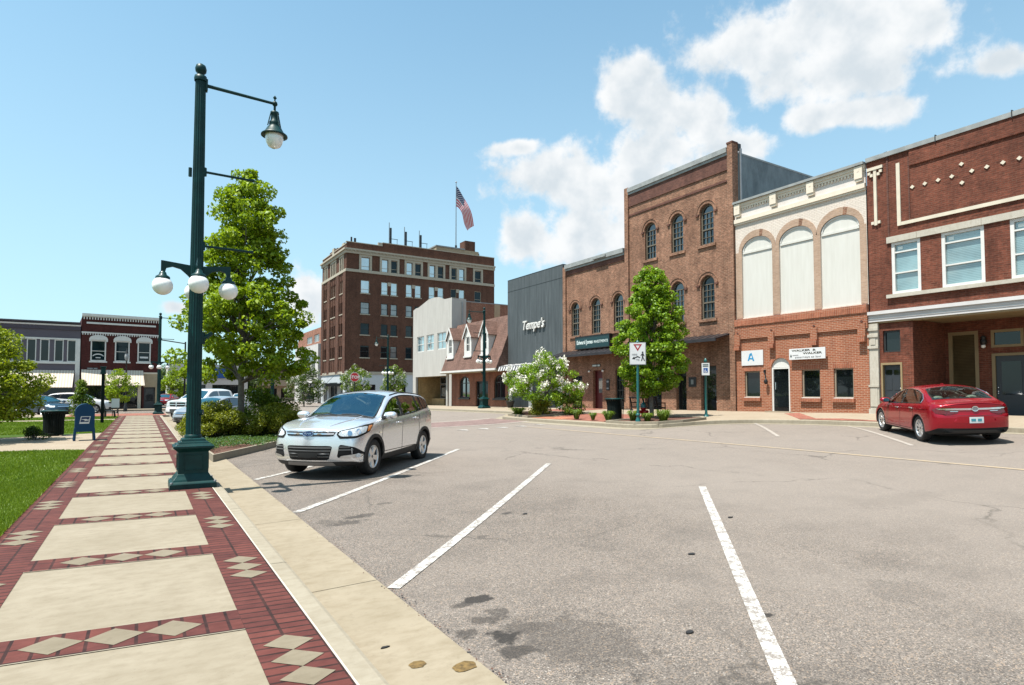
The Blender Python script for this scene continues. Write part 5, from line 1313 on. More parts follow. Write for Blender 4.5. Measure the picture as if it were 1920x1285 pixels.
def wall_signs():
    P = FR.p
    s = thing("wall_sign", "white wall sign with a blue letter A left of the arched doorway", "sign", P(16.77, 2.76, .07)); F = Frame((22.93, 0, 0), (0, 1, 0), (-1, 0, 0))
    mb = MB(); F.box(mb, 16.23, 17.32, 2.77, 3.43, 0, .03, "sign_white"); mb.build("board", s)
    mb = MB(); F.ring(mb, [(17.0, 2.98), (16.90, 3.28), (16.80, 3.33), (16.66, 2.96)], [(16.93, 2.98), (16.85, 3.20), (16.80, 3.22), (16.74, 2.97)], .03, .036, "letter_blue"); F.prism(mb, [(16.93, 3.05), (16.93, 3.11), (16.74, 3.09), (16.74, 3.03)], .03, .0352, "letter_blue"); mb.build("letter", s)
    s = thing("wall_sign", "white law office wall sign with two lines of dark capitals right of the arched doorway", "sign", P(14.14, 2.92, .07)); F = Frame((22.80, 0, 0), (0, 1, 0), (-1, 0, 0))
    mb = MB(); F.box(mb, 13.37, 14.91, 2.92, 3.37, 0, .03, "sign_white"); F.box(mb, 13.6, 13.7, 3.1, 3.2, -.15, -.001, "grey_metal"); F.box(mb, 14.6, 14.7, 3.1, 3.2, -.15, -.001, "grey_metal"); mb.build("board", s)
    text_mesh(F, "WALKER  &", 14.79, 3.255, .074, "letter_olive", d=.034, align="LEFT", width=1.03, bold=.01, parent=s)
    text_mesh(F, "WALKER", 14.30, 3.130, .074, "letter_olive", d=.034, align="LEFT", width=.80, bold=.01, parent=s)
    text_mesh(F, "attorneys at law", 14.10, 2.985, .07, "letter_grey", d=.034, width=1.1, parent=s)
    mb = MB(); F.prism(mb, [(14.86, 3.06), (14.83, 3.01), (14.79, 3.06), (14.825, 3.15)], .03, .036, "sign_green"); F.box(mb, 14.5, 14.76, 3.085, 3.115, .03, .035, "letter_grey"); mb.build("emblem", s)
    s = thing("box_sign", "dark green shop name box sign with pale lettering above the awning", "sign", P(27.7, 4.2, .1))
    mb = MB(); FR.box(mb, 26.12, 29.28, 4.24, 4.94, .02, .22, "sign_green"); FR.box(mb, 26.10, 29.30, 4.20, 4.243, .02, .25, "sign_black"); FR.box(mb, 26.10, 29.30, 4.937, 4.98, .02, .25, "sign_black"); FR.box(mb, 26.08, 26.118, 4.2, 4.98, .02, .25, "sign_black"); mb.build("box", s)
    text_mesh(FR, "Edward Jones", 29.14, 4.50, .24, "letter_pale", d=.224, align="LEFT", width=1.52, bold=.02, parent=s)
    text_mesh(FR, "INVESTMENTS", 27.5, 4.50, .16, "letter_pale", d=.224, align="LEFT", width=1.25, bold=.004, parent=s)


wall_signs()

# ------------------------------------------------------------------ street lamps
def street_lamp(loc, ang, label, group="green street lamps"):
    """tall fluted lamp: stepped plinth, pole, ring of four globes, one long arm with a bell lantern (arm points along ang)"""
    t = thing("street_lamp", label, "street lamp", loc, ang, group)
    m = "green_metal"

    def sq(mb, steps):       # square lofted plinth: list of (half width, z)
        mb.loft([[(-w, -w, z), (w, -w, z), (w, w, z), (-w, w, z)] for w, z in steps], m)
    a = MB(); sq(a, [(.345, 0), (.345, .085), (.335, .10), (.30, .125), (.29, .15), (.255, .20), (.235, .235), (.225, .245), (.225, .60), (.24, .615), (.285, .655), (.30, .665), (.30, .70), (.27, .71), (.255, .73), (.225, .735), (.215, .765), (.185, .77), (.175, .81), (.15, .82)])
    for i in range(4):
        c, s = math.cos(i * math.pi / 2), math.sin(i * math.pi / 2)
        def rp(x, y, z): return (x * c - y * s, x * s + y * c, z)
        for (x0, x1, z0, z1) in ((-.15, .15, .30, .315), (-.15, .15, .545, .56), (-.15, -.135, .315, .545), (.135, .15, .315, .545)):
            a.hexa([rp(x0, -.226, z0), rp(x1, -.226, z0), rp(x1, -.236, z0), rp(x0, -.236, z0), rp(x0, -.226, z1), rp(x1, -.226, z1), rp(x1, -.236, z1), rp(x0, -.236, z1)], m)
    for sx in (-1, 1):
        for sy in (-1, 1): a.lathe([(.022, .098), (.022, .125), (.0, .128)], "grey_metal", (sx * .318, sy * .318, 0), 8)
    a.build("plinth", t, True, .006)
    a = MB(); a.lathe([(.115, .80), (.112, 2.5), (.095, 5.), (.083, 7.02)], m, n=32, flute=.11, smooth=False); a.lathe([(.10, 7.0), (.105, 7.04), (.095, 7.09), (.05, 7.10), (.05, 7.13), (.085, 7.17), (.092, 7.22), (.075, 7.28), (.03, 7.31), (.0, 7.315)], m, n=18)
    a.lathe([(.13, .82), (.135, .86), (.118, .88)], m, n=24); a.tube((-.13, 0, 5.3), (-.13, 0, 5.45), .028, m); a.tube((.09, -.05, 1.25), (.14, -.07, 1.25), .05, m); a.build("pole", t, True)
    for i in range(4):
        an = i * math.pi / 2 - ang; c, s = math.cos(an), math.sin(an)
        a = MB()
        def P(r, z, o=0.): return (r * c - o * s, r * s + o * c, z)
        prof = [(.10, 3.55), (.10, 3.76), (.50, 3.80), (.53, 3.80), (.53, 3.60), (.47, 3.60), (.45, 3.68), (.36, 3.71), (.24, 3.68), (.15, 3.60)]
        n = len(prof); a.add([P(r, z, -.025) for r, z in prof] + [P(r, z, .025) for r, z in prof], [tuple(range(n)), tuple(range(n, 2 * n))[::-1]] + [(k, (k + 1) % n, n + (k + 1) % n, n + k) for k in range(n)], m)
        a.lathe([(.03, 3.62), (.05, 3.60), (.06, 3.56), (.105, 3.53), (.11, 3.50)], m, P(.50, 0), 14); arm = a.build("globe_arm", t, True)
        g = MB(); g.sphere(P(.50, 3.375), .155, "globe", 24, 14); g.build("globe", arm, True)
    a = MB(); a.tube((.08, 0, 6.95), (1.22, 0, 6.92), .03, m, .024); a.box((.07, -.05, 6.85), (.11, .05, 7.05), m); a.sphere((1.22, 0, 6.92), .05, m, 10, 6); a.lathe([(.012, 6.93), (.012, 7.0), (.035, 7.03), (.0, 7.08)], m, (1.22, 0, 0), 8); a.tube((1.22, 0, 6.92), (1.22, 0, 6.74), .022, m); arm = a.build("arm", t, True)
    l = MB(); l.lathe([(.03, 6.78), (.085, 6.76), (.09, 6.72), (.075, 6.70), (.08, 6.58), (.105, 6.55), (.11, 6.50), (.10, 6.48), (.15, 6.42), (.20, 6.33), (.265, 6.285), (.27, 6.26), (.20, 6.27), (.19, 6.28)], m, (1.22, 0, 0), 24)
    for k in range(4): an = k * math.pi / 2 + .4; l.tube((1.22 + .09 * math.cos(an), .09 * math.sin(an), 6.72), (1.22 + .16 * math.cos(an), .16 * math.sin(an), 6.44), .012, m, n=5)
    l.v = [(1.22 + (x - 1.22) * .86, y * .86, 6.78 + (z - 6.78) * .9) for x, y, z in l.v]; lt = l.build("lantern", arm, True); g = MB(); g.lathe([(.16, 6.325), (.158, 6.26), (.142, 6.18), (.104, 6.12), (.05, 6.09), (.0, 6.085)], "clear_globe", (1.22, 0, 0), 22); g.build("lens", arm, True)
    for z in (5.42, 4.12): a = MB(); a.tube((.08, 0, z), (.86, 0, z - .01), .021, m); a.sphere((.87, 0, z - .01), .03, m, 8, 5); a.tube((.085, 0, z - .07), (.085, 0, z + .07), .04, m); a.build("banner_arm", t, True)
    a = MB(); a.path([(.08, 0, 2.52), (.16, 0, 2.54), (.26, 0, 2.62)], [.045, .04, .03], m); a.tube((.09, 0, 2.42), (.09, 0, 2.62), .06, m); a.build("flag_holder", t, True)
    return t


def nearest_curb_objects():
    l = street_lamp((.75, 11.5, 0), 0., "nearest and tallest green street lamp, standing on the brick edged pavement")
    for loc, an, lb in (((1.0, 49.8, 0), R(0), "street lamp at the far end of the brick edged pavement"),
                        ((20.95, 37.6, wz(20.95, 37.6)), math.pi, "street lamp in front of the dark door under the shingle roof"),
                        ((21.35, 58.6, gz(21.35, 58.6) + .1), math.pi, "street lamp in front of the brick hotel"),
                        ((7.6, 43.5, -.1), R(180), "street lamp half hidden behind the leafy tree by the bushes")):
        dup(l, loc, an, lb)
    m = "green_metal"
    # square post in the park and a single lantern further back
    t = thing("park_post", "square dark green post standing in the lawn left of the pavement", "post", (-1.70, 36.6, 0))
    a = MB(); a.box((-1.77, 36.53, 0), (-1.63, 36.67, 2.55), "bin_slats"); a.box((-1.82, 36.48, 2.5), (-1.58, 36.72, 2.6), m); a.box((-1.80, 36.5, 2.603), (-1.60, 36.7, 2.82), m); a.box((-1.83, 36.47, 2.823), (-1.57, 36.73, 2.88), m); a.build("post", t, bevel=.01)
    t = thing("lantern_post", "slim black post lantern in front of the maroon brick shop", "street lamp", (-1.15, 58, .02))
    a = MB(); a.lathe([(.14, 0), (.13, .4), (.08, .5), (.055, 1.), (.045, 4.1), (.09, 4.15)], "black_metal", (-1.15, 58, 0), 12); a.build("post", t); a = MB(); a.lathe([(.07, 4.15), (.13, 4.3), (.15, 4.5), (.10, 4.75), (.05, 4.8)], "letter_grey", (-1.15, 58, 0), 14); a.lathe([(.14, 4.74), (.12, 4.82), (.03, 5.0), (.02, 5.15), (.0, 5.2)], "black_metal", (-1.15, 58, 0), 12); a.build("lantern", t)
    # traffic signal far down the street
    t = thing("traffic_signal", "thin dark signal pole with a mast arm beyond the far street lamp", "traffic light", (4.0, 76, -.1))
    a = MB(); a.tube((4.0, 76, -.1), (4.0, 76, 7.2), .11, "dark_metal", .08); a.tube((4, 76, 7.0), (-.4, 76, 7.6), .06, "dark_metal"); a.build("pole", t); a = MB(); a.box((1.1, 75.85, 5.6), (1.5, 76.1, 6.7), "black_metal"); a.tube((1.3, 76, 6.7), (1.3, 76, 7.3), .03, "dark_metal"); h = a.build("signal_head", t)
    for z in (5.8, 6.15, 6.5): g = MB(); g.lathe([(.0, -.02), (.12, -.02), (.13, .0)], "lamp_red" if z > 6.4 else "plastic_grey", (1.3, 75.84, z), 10, axis="y"); g.build("signal_lens", h)
    # ---- mailbox
    t = thing("mailbox", "round topped blue mailbox with a white postal emblem by the pavement", "mailbox", (-1.60, 24.2, 0), R(6))
    w, d = .26, .27
    out = [(-w, .30), (w, .30), (w, .95)] + [(w * math.cos(math.pi * i / 14), .95 + w * math.sin(math.pi * i / 14)) for i in range(1, 14)] + [(-w, .95)]
    F = Frame((0, -d, 0), (1, 0, 0), (0, -1, 0)); a = MB(); n = len(out); vs = [F.p(u, v, 0) for u, v in out] + [F.p(u, v, -2 * d) for u, v in out]
    a.add(vs, [tuple(range(n)), tuple(range(n, 2 * n))[::-1]], "post_blue"); a.add(vs, [(i, (i + 1) % n, n + (i + 1) % n, n + i) for i in range(n)], "post_blue", True); a.build("body", t, True, .012)
    for x in (-1, 1):
        for y in (-1, 1): a = MB(); a.hexa([(x * .27 - .035, y * .235 - .04, 0), (x * .27 + .035, y * .235 - .04, 0), (x * .27 + .035, y * .235 + .04, 0), (x * .27 - .035, y * .235 + .04, 0), (x * .255 - .04, y * .235 - .04, .42), (x * .255 + .015, y * .235 - .04, .42), (x * .255 + .015, y * .235 + .04, .42), (x * .255 - .04, y * .235 + .04, .42)] if x > 0 else [(x * .27 - .035, y * .235 - .04, 0), (x * .27 + .035, y * .235 - .04, 0), (x * .27 + .035, y * .235 + .04, 0), (x * .27 - .035, y * .235 + .04, 0), (x * .255 - .015, y * .235 - .04, .42), (x * .255 + .04, y * .235 - .04, .42), (x * .255 + .04, y * .235 + .04, .42), (x * .255 - .015, y * .235 + .04, .42)], "post_blue"); a.build("leg", t, True, .006)
    a = MB(); F = Frame((0, -d - .001, 0), (1, 0, 0), (0, -1, 0)); F.prism(a, [(-.15, .56), (.11, .56), (.15, .80), (-.11, .80)], 0, .006, "emblem_white"); e = a.build("emblem", t, True)
    a = MB(); F.prism(a, [(-.125, .615), (.095, .615), (.125, .78), (-.09, .78)], .006, .010, "emblem_blue"); F.prism(a, [(-.11, .70), (.03, .715), (.07, .69), (.105, .70), (.10, .665), (.03, .655), (-.02, .64), (.0, .675)], .010, .014, "emblem_white"); a.build("eagle", e, True)
    a = MB(); a.tube((-.265, -.02, .8), (-.265, -.02, 1.0), .01, "post_blue"); a.box((.262, -.14, .62), (.268, .14, .92), "emblem_white"); a.build("side_label", t, True)

    def bin_(name, loc, label, kx=1.):
        t = thing(name, label, "trash can", loc, 0, "slatted dark green trash cans"); r0 = .30
        for k in range(26):
            pass
        a = MB(); a.lathe([(.24, .05), (.27, .06), (.27, .8), (.2, .8)], "black_metal", n=26)
        a.lathe([(.30, .04), (.315, .06), (.315, .10), (.30, .11)], "bin_slats", n=26); a.build("liner", t, True)
        b = MB()
        for k in range(28):
            an = 2 * math.pi * k / 28; c, s = math.cos(an), math.sin(an); tx, ty = -s, c
            def Q(r, o, z): return (r * c + tx * o, r * s + ty * o, z)
            zz = [(.298, .06), (.30, .60), (.335, .80), (.375, .88)]
            for (ra, za), (rb, zb) in zip(zz, zz[1:]): b.hexa([Q(ra, -.024, za), Q(ra, .024, za), Q(ra + .012, .024, za), Q(ra + .012, -.024, za), Q(rb, -.024, zb), Q(rb, .024, zb), Q(rb + .012, .024, zb), Q(rb + .012, -.024, zb)], "bin_slats")
        b.build("slat_basket", t, True); c = MB(); c.lathe([(.36, .87), (.40, .88), (.41, .905), (.40, .92), (.33, .935), (.20, .93), (.19, .88)], "green_metal", n=28); c.build("rim", t, True)
        return t
    b = bin_("trash_can", (-2.72, 27.3, .0), "black slatted trash can on the path left of the blue mailbox")
    dup(b, (17.1, 19.3, wz(17.1, 19.3)), .1, "slatted green trash can beside the bench across the road")
    # small things on the lawn: bench end with a white board
    t = thing("park_bench", "dark metal bench at the edge of the lawn before the brick plaza", "bench", (-1.55, 44.2, .02))
    a = MB()
    for y in (0, 1.3): a.path([(-1.9, 43.6 + y, 0), (-1.9, 43.6 + y, .42), (-1.45, 43.6 + y, .42), (-1.4, 43.6 + y, 0)], .03, "black_metal"); a.path([(-1.9, 43.6 + y, .42), (-2.02, 43.6 + y, .86)], .03, "black_metal")
    a.build("frame", t); a = MB()
    for x in (-1.85, -1.72, -1.59, -1.46): a.box((x - .05, 43.5, .44), (x + .05, 45, .47), "black_metal")
    a.build("seat", t); a = MB()
    for z in (.58, .70, .82): a.box((-2.03, 43.5, z - .04), (-1.98, 45, z + .04), "black_metal")
    a.build("backrest", t)
    t = thing("notice_board", "small white notice board on two short posts by the plaza", "sign", (-1.5, 47.6, .0)); a = MB()
    for x in (-1.66, -1.34): a.tube((x, 47.6, 0), (x, 47.6, .8), .025, "black_metal")
    a.build("post", t); a = MB(); a.box((-1.72, 47.55, .55), (-1.28, 47.6, 1.15), "sign_white"); a.build("board", t)


def road_signs():
    # yield-to-pedestrians sign
    x, y = 16.5, 17.25; z = wz(x, y); t = thing("road_sign", "white yield here to pedestrians sign on a teal post before the round street tree", "road sign", (x, y, z), R(-42))
    a = MB(); a.lathe([(.11, 0), (.10, .12), (.06, .2), (.055, .3), (.05, 3.05), (.05, 3.1), (.075, 3.12), (.07, 3.18), (.03, 3.24), (.0, 3.25)], "green_post", n=14); a.lathe([(.085, .3), (.09, .34), (.06, .38)], "green_post", n=14); a.tube((-.30, 0, 3.13), (.15, 0, 3.13), .02, "green_post"); a.build("post", t, True)
    F = Frame((0, -.07, 2.72), (.84, 0, 0), (0, -1, 0)); W, H = .385, .55; F.u = F.u * .82; F.p = lambda u, v, d=0., F=F: tuple(F.o + F.u * u + F.n * d + Vector((0, 0, v * .80)))
    a = MB(); F.box(a, -W, W, -H, H, -.02, .0, "letter_grey"); F.prism(a, [(-W + .05, -H + .03), (W - .05, -H + .03), (W - .03, -H + .05), (W - .03, H - .05), (W - .05, H - .03), (-W + .05, H - .03), (-W + .03, H - .05), (-W + .03, -H + .05)], 0, .004, "sign_white"); b = a.build("board", t, True)
    a = MB(); tri = [(-.20, .46), (.20, .46), (0, .12)]; c = (0, .347); inn = [(c[0] + (u - c[0]) * .52, c[1] + (v - c[1]) * .52) for u, v in tri]; F.ring(a, tri, inn, .004, .008, "sign_red", True); a.build("yield_triangle", b, True)
    a = MB(); F.prism(a, [(-.27, -.26), (-.17, -.14), (-.155, -.19), (-.10, -.16), (0, -.12), (.12, -.18), (.10, -.22), (.0, -.18), (-.10, -.21), (-.13, -.24), (-.11, -.28)], .004, .008, "sign_black"); a.build("arrow", b, True)
    a = MB(); F.prism(a, [(.23 + .04 * math.cos(q), .06 + .04 * math.sin(q)) for q in [2 * math.pi * k / 10 for k in range(10)]], .004, .008, "sign_black")
    F.prism(a, [(.20, .01), (.27, .01), (.32, -.13), (.29, -.14), (.26, -.07), (.26, -.17), (.34, -.36), (.30, -.37), (.235, -.22), (.20, -.36), (.155, -.36), (.20, -.18), (.20, -.06), (.155, -.12), (.13, -.10)], .004, .008, "sign_black"); a.build("pedestrian_symbol", b, True)
    for s, u, v, h, m in (("HERE", -.15, -.08, .075, "letter_grey"), ("TO", 0., -.34, .08, "letter_grey")):
        mb = text_mesh(F, s, u, v, h, m, d=.006, name=None, flip=1, bold=.02); mb.build("lettering", b, True)
    # parking sign for disabled drivers
    x, y = 19.95, 16.85; z = wz(x, y); t = thing("road_sign", "narrow white and blue disabled parking sign on a teal post at the shop fronts", "road sign", (x, y, z), R(-50))
    a = MB(); a.lathe([(.12, 0), (.09, .05), (.06, .12), (.05, .2), (.045, 2.25), (.07, 2.27), (.07, 2.33), (.03, 2.42), (.0, 2.44)], "green_post", n=12); a.build("post", t, True)
    F = Frame((0, -.06, 1.98), (1, 0, 0), (0, -1, 0)); a = MB(); F.box(a, -.155, .155, -.26, .25, -.015, .0, "sign_white"); b = a.build("board", t, True)
    a = MB(); F.box(a, -.085, .085, -.15, .04, 0, .004, "sign_blue"); a.build("blue_panel", b, True); a = MB(); F.ring(a, arc(-.01, .05, -.09, .05, 10, 2.4, 6.4), arc(-.01, .033, -.09, .033, 10, 2.4, 6.4), .004, .008, "sign_white"); F.prism(a, [(-.03, -.05), (.0, -.05), (.0, -.08), (.045, -.085), (.06, -.13), (.045, -.135), (.03, -.10), (-.025, -.10)], .004, .008, "sign_white"); F.box(a, -.03, .0, -.025, .0, .004, .008, "sign_white"); a.build("wheelchair_symbol", b, True)
    a = MB(); F.box(a, -.11, .11, .10, .14, 0, .004, "sign_green"); F.box(a, -.11, .11, .17, .20, 0, .004, "sign_green"); a.build("lettering", b, True)
    # stop sign by the hotel corner
    x, y = 17.0, 55.6; z = gz(x, y); t = thing("road_sign", "red octagonal stop sign on a post in front of the hotel", "road sign", (x, y, z), R(-18)); F = Frame((0, -.06, 2.95), (1, 0, 0), (0, -1, 0))
    a = MB(); a.tube((0, 0, 0), (0, 0, 3.5), .045, "dark_metal"); a.build("post", t, True); oc = lambda r: [(r * math.cos(math.pi * (k + .5) / 4), r * math.sin(math.pi * (k + .5) / 4)) for k in range(8)]
    a = MB(); F.prism(a, oc(.46), -.01, 0., "sign_white"); F.prism(a, oc(.425), 0, .004, "sign_red"); b = a.build("board", t, True); mb = text_mesh(F, "STOP", 0, -.13, .27, "sign_white", d=.008, name=None, flip=1, bold=.02); mb.build("lettering", b, True)
    # bench and hydrant on the far kerb extension
    x, y = 18.75, 19.0; z = wz(x, y); t = thing("street_bench", "black metal slatted bench between the trash can and the round street tree", "bench", (x, y, z), R(90))
    a = MB()
    for e in (-.8, 0, .8): a.path([(e, -.25, 0), (e, -.22, .43), (e, .2, .43), (e, .3, .85)], .028, "black_metal"); a.path([(e, .25, 0), (e, .2, .43)], .028, "black_metal"); a.path([(e, -.22, .43), (e, -.22, .64), (e, .24, .64)], .022, "black_metal")
    a.build("frame", t, True); a = MB()
    for k in range(6): a.box((-.85, -.22 + .075 * k, .44), (.85, -.17 + .075 * k, .465), "black_metal")
    a.build("seat", t, True); a = MB()
    for k in range(20): a.tube((-.83 + .087 * k, .21, .48), (-.83 + .087 * k, .305, .86), .013, "black_metal", n=5)
    a.tube((-.85, .31, .87), (.85, .31, .87), .025, "black_metal"); a.build("backrest", t, True)
    x, y = 17.3, 18.75; z = wz(x, y); t = thing("cafe_chair", "thin black metal chair beside the slatted green trash can", "chair", (x, y, z), R(60)); a = MB()
    for ex in (-.2, .2):
        for ey in (-.2, .2): a.tube((ex * 1.15, ey * 1.15, 0), (ex, ey, .45), .016, "black_metal")
    a.build("legs", t, True); a = MB(); a.box((-.22, -.22, .45), (.22, .22, .475), "black_metal"); a.build("seat", t, True); a = MB(); a.path([(-.2, .2, .45), (-.2, .26, .9), (.2, .26, .9), (.2, .2, .45)], .016, "black_metal"); a.path([(-.07, .22, .46), (-.07, .26, .9)], .01, "black_metal"); a.path([(.07, .22, .46), (.07, .26, .9)], .01, "black_metal"); a.build("backrest", t, True)
    x, y = 18.05, 18.55; z = wz(x, y); t = thing("fire_hydrant", "small red fire hydrant with a teal bonnet behind the teal sign post", "hydrant", (x, y, z)); a = MB(); a.lathe([(.14, 0), (.14, .05), (.10, .06), (.10, .42), (.12, .43), (.12, .48)], "hydrant_red", n=14); a.tube((-.24, 0, .3), (.24, 0, .3), .075, "hydrant_red"); a.tube((0, -.22, .28), (0, 0, .28), .085, "hydrant_red"); a.build("body", t, True); a = MB(); a.lathe([(.115, .48), (.11, .60), (.07, .68), (.03, .70), (.03, .76), (.0, .76)], "green_post", n=14); a.build("bonnet", t, True)
    # low hitching rail / planter pots by the slate shop
    for i, (x, y, lb) in enumerate(((22.3, 36.2, "dark round flower pot by the cream wall under the striped canopy"), (22.45, 33.2, "dark round flower pot by the white shop window under the striped canopy"))):
        z = wz(x, y); t = thing("flower_pot", lb, "flower pot", (x, y, z), 0, "dark flower pots under the striped canopy"); a = MB(); a.lathe([(.16, 0), (.2, .05), (.3, .42), (.33, .44), (.33, .48), (.26, .48)], "black_metal", n=16); a.build("pot", t, True)
        lv = leaf_mesh("foliage", [((0, 0, .7), .34)], 260, .09, "leaf_dark", 30 + i, t, True)


nearest_after = (nearest_curb_objects, road_signs)

# ------------------------------------------------------------------ vegetation
def leaf_mesh(name, clumps, per, size, m, seed, parent=None, local=False, flat=.35, shell=.45, aspect=.62, wt=None):
    """leaves as small folded blades spread through a set of clumps (centre, radius or radii)"""
    rs = np.random.RandomState(seed); cs, n_ = [], []
    for c, r in clumps:
        rr = np.array(r if isinstance(r, (tuple, list)) else (r, r, r), float); k = max(4, int(per * (1 if wt is None else wt)))
        if per < 1: k = int(per * 4 * math.pi * float(np.mean(rr)) ** 2 / (size * size) * 1.0)
        d = rs.normal(size=(k, 3)); d /= np.linalg.norm(d, axis=1)[:, None]
        rad = rs.uniform(shell ** 3, 1, size=k) ** (1 / 3)
        cs.append(np.array(c) + d * rad[:, None] * rr); n_.append(d)
    c = np.concatenate(cs); d = np.concatenate(n_); k = len(c)
    nr = d * .55 + rs.normal(size=(k, 3)) * .75 + np.array([0, 0, flat]); nr /= np.linalg.norm(nr, axis=1)[:, None]
    a = np.cross(nr, rs.normal(size=(k, 3))); a /= np.linalg.norm(a, axis=1)[:, None] + 1e-9; b = np.cross(nr, a)
    s = size * rs.uniform(.6, 1.25, size=k)[:, None]
    fold = nr * s * .16
    v = np.stack([c - a * s * .5, c - b * s * aspect * .5 + fold, c + a * s * .5 - nr * s * .1, c + b * s * aspect * .5 + fold], 1).reshape(-1, 3)
    if parent is not None and not local: v = v - np.array(BASE[root_of(parent).name])
    me = bpy.data.meshes.new(name); me.vertices.add(k * 4); me.vertices.foreach_set("co", v.ravel())
    me.loops.add(k * 4); me.loops.foreach_set("vertex_index", np.arange(k * 4)); me.polygons.add(k)
    me.polygons.foreach_set("loop_start", np.arange(k) * 4); me.polygons.foreach_set("loop_total", np.full(k, 4))
    me.materials.append(M[m]); me.update(calc_edges=True); me.validate()
    o = bpy.data.objects.new(name, me); col.objects.link(o)
    if parent is not None: o.parent = parent
    return o


def envelope_clumps(x, y, prof, n, rmin, rmax, seed, squash=1.):
    """clump centres inside a crown outline: prof = [(z, radius)] (radius may be (left, right) towards the street lamp / the shops)"""
    rnd = random.Random(seed); zsv = [p[0] for p in prof]; out = []
    fr = pchip([(p[0], p[1] if not isinstance(p[1], tuple) else p[1][1]) for p in prof]); fl = pchip([(p[0], p[1] if not isinstance(p[1], tuple) else p[1][0]) for p in prof])
    ax = Vector((.85, -.527)).normalized()                      # across the line of sight
    tries = 0
    while len(out) < n and tries < 20000:
        tries += 1
        z = rnd.uniform(zsv[0], zsv[-1]); t = rnd.uniform(0, 2 * math.pi); rho = math.sqrt(rnd.uniform(.05, 1))
        c, s = math.cos(t), math.sin(t); e = fr(z) if c > 0 else fl(z); dep = (fr(z) + fl(z)) / 2
        if rnd.random() > (e + dep) / 4.5 + .15: continue
        r = rnd.uniform(rmin, rmax); p = ax * (c * max(0, e - r * .6) * rho); q = Vector((-ax.y, ax.x)) * (s * max(0, dep - r * .6) * rho)
        P = Vector((x + p.x + q.x, y + p.y + q.y, z))
        if any((P - Vector(o[0])).length < (r + o[1][0]) * .42 for o in out): continue
        out.append((tuple(P), (r, r, r * .72 * squash)))
    return out


def trunk_limbs(b, x, y, z0, ztop, r, clumps, m="bark", seed=1, fork=.35, n=16, lean=(0, 0)):
    rnd = random.Random(seed); mb = MB()
    pts = [(x + lean[0] * t + rnd.uniform(-.02, .02), y + lean[1] * t + rnd.uniform(-.02, .02), z0 + (ztop - z0) * t) for t in (0, .04, .15, .35, .55, .75, .92)]
    rr = [r * 1.45, r * 1.1, r, r * .8, r * .55, r * .33, r * .12]
    mb.path(pts, rr, m, 12)
    for c, _ in rnd.sample(clumps, min(n, len(clumps))):
        zb = z0 + max(fork * (ztop - z0), min((c[2] - z0) * rnd.uniform(.55, .8), (ztop - z0) * .85)); t = (zb - z0) / (ztop - z0); px, py = x + lean[0] * t, y + lean[1] * t
        mid = ((px + c[0]) / 2 + rnd.uniform(-.1, .1), (py + c[1]) / 2, (zb + c[2]) / 2 + .12); k = r * (1 - t) * .5 + .012
        mb.path([(px, py, zb), mid, c], [k, k * .65, .008], m, 6)
    return mb.build("trunk", b)


def tree(name, label, x, y, z, ztop, r, prof, nclump, rm, per, size, m, seed, group=None, fork=.3, cat="tree", flat=.35, blossom=0, limbs=16):
    b = thing(name, label, cat, (x, y, z), 0, group); cl = envelope_clumps(x, y, prof, nclump, rm[0], rm[1], seed)
    trunk_limbs(b, x, y, z, ztop, r, cl, seed=seed, fork=fork, n=limbs)
    leaf_mesh("crown", cl, per, size, m, seed, b, flat=flat)
    if blossom:
        rnd = random.Random(seed + 7); bc = []
        for c, rr in cl:
            for _ in range(2 if rnd.random() < .8 and c[2] > z + 1.0 else 0):
                t = rnd.uniform(0, 6.28); e = rnd.uniform(.1, 1.2); R_ = rr[0] * 1.0
                bc.append(((c[0] + R_ * math.cos(t) * math.cos(e), c[1] + R_ * math.sin(t) * math.cos(e), c[2] + R_ * math.sin(e) * .9), (.13, .13, .2)))
        leaf_mesh("blossoms", bc, blossom, .10, "blossom", seed + 3, b, shell=.2)
    return b


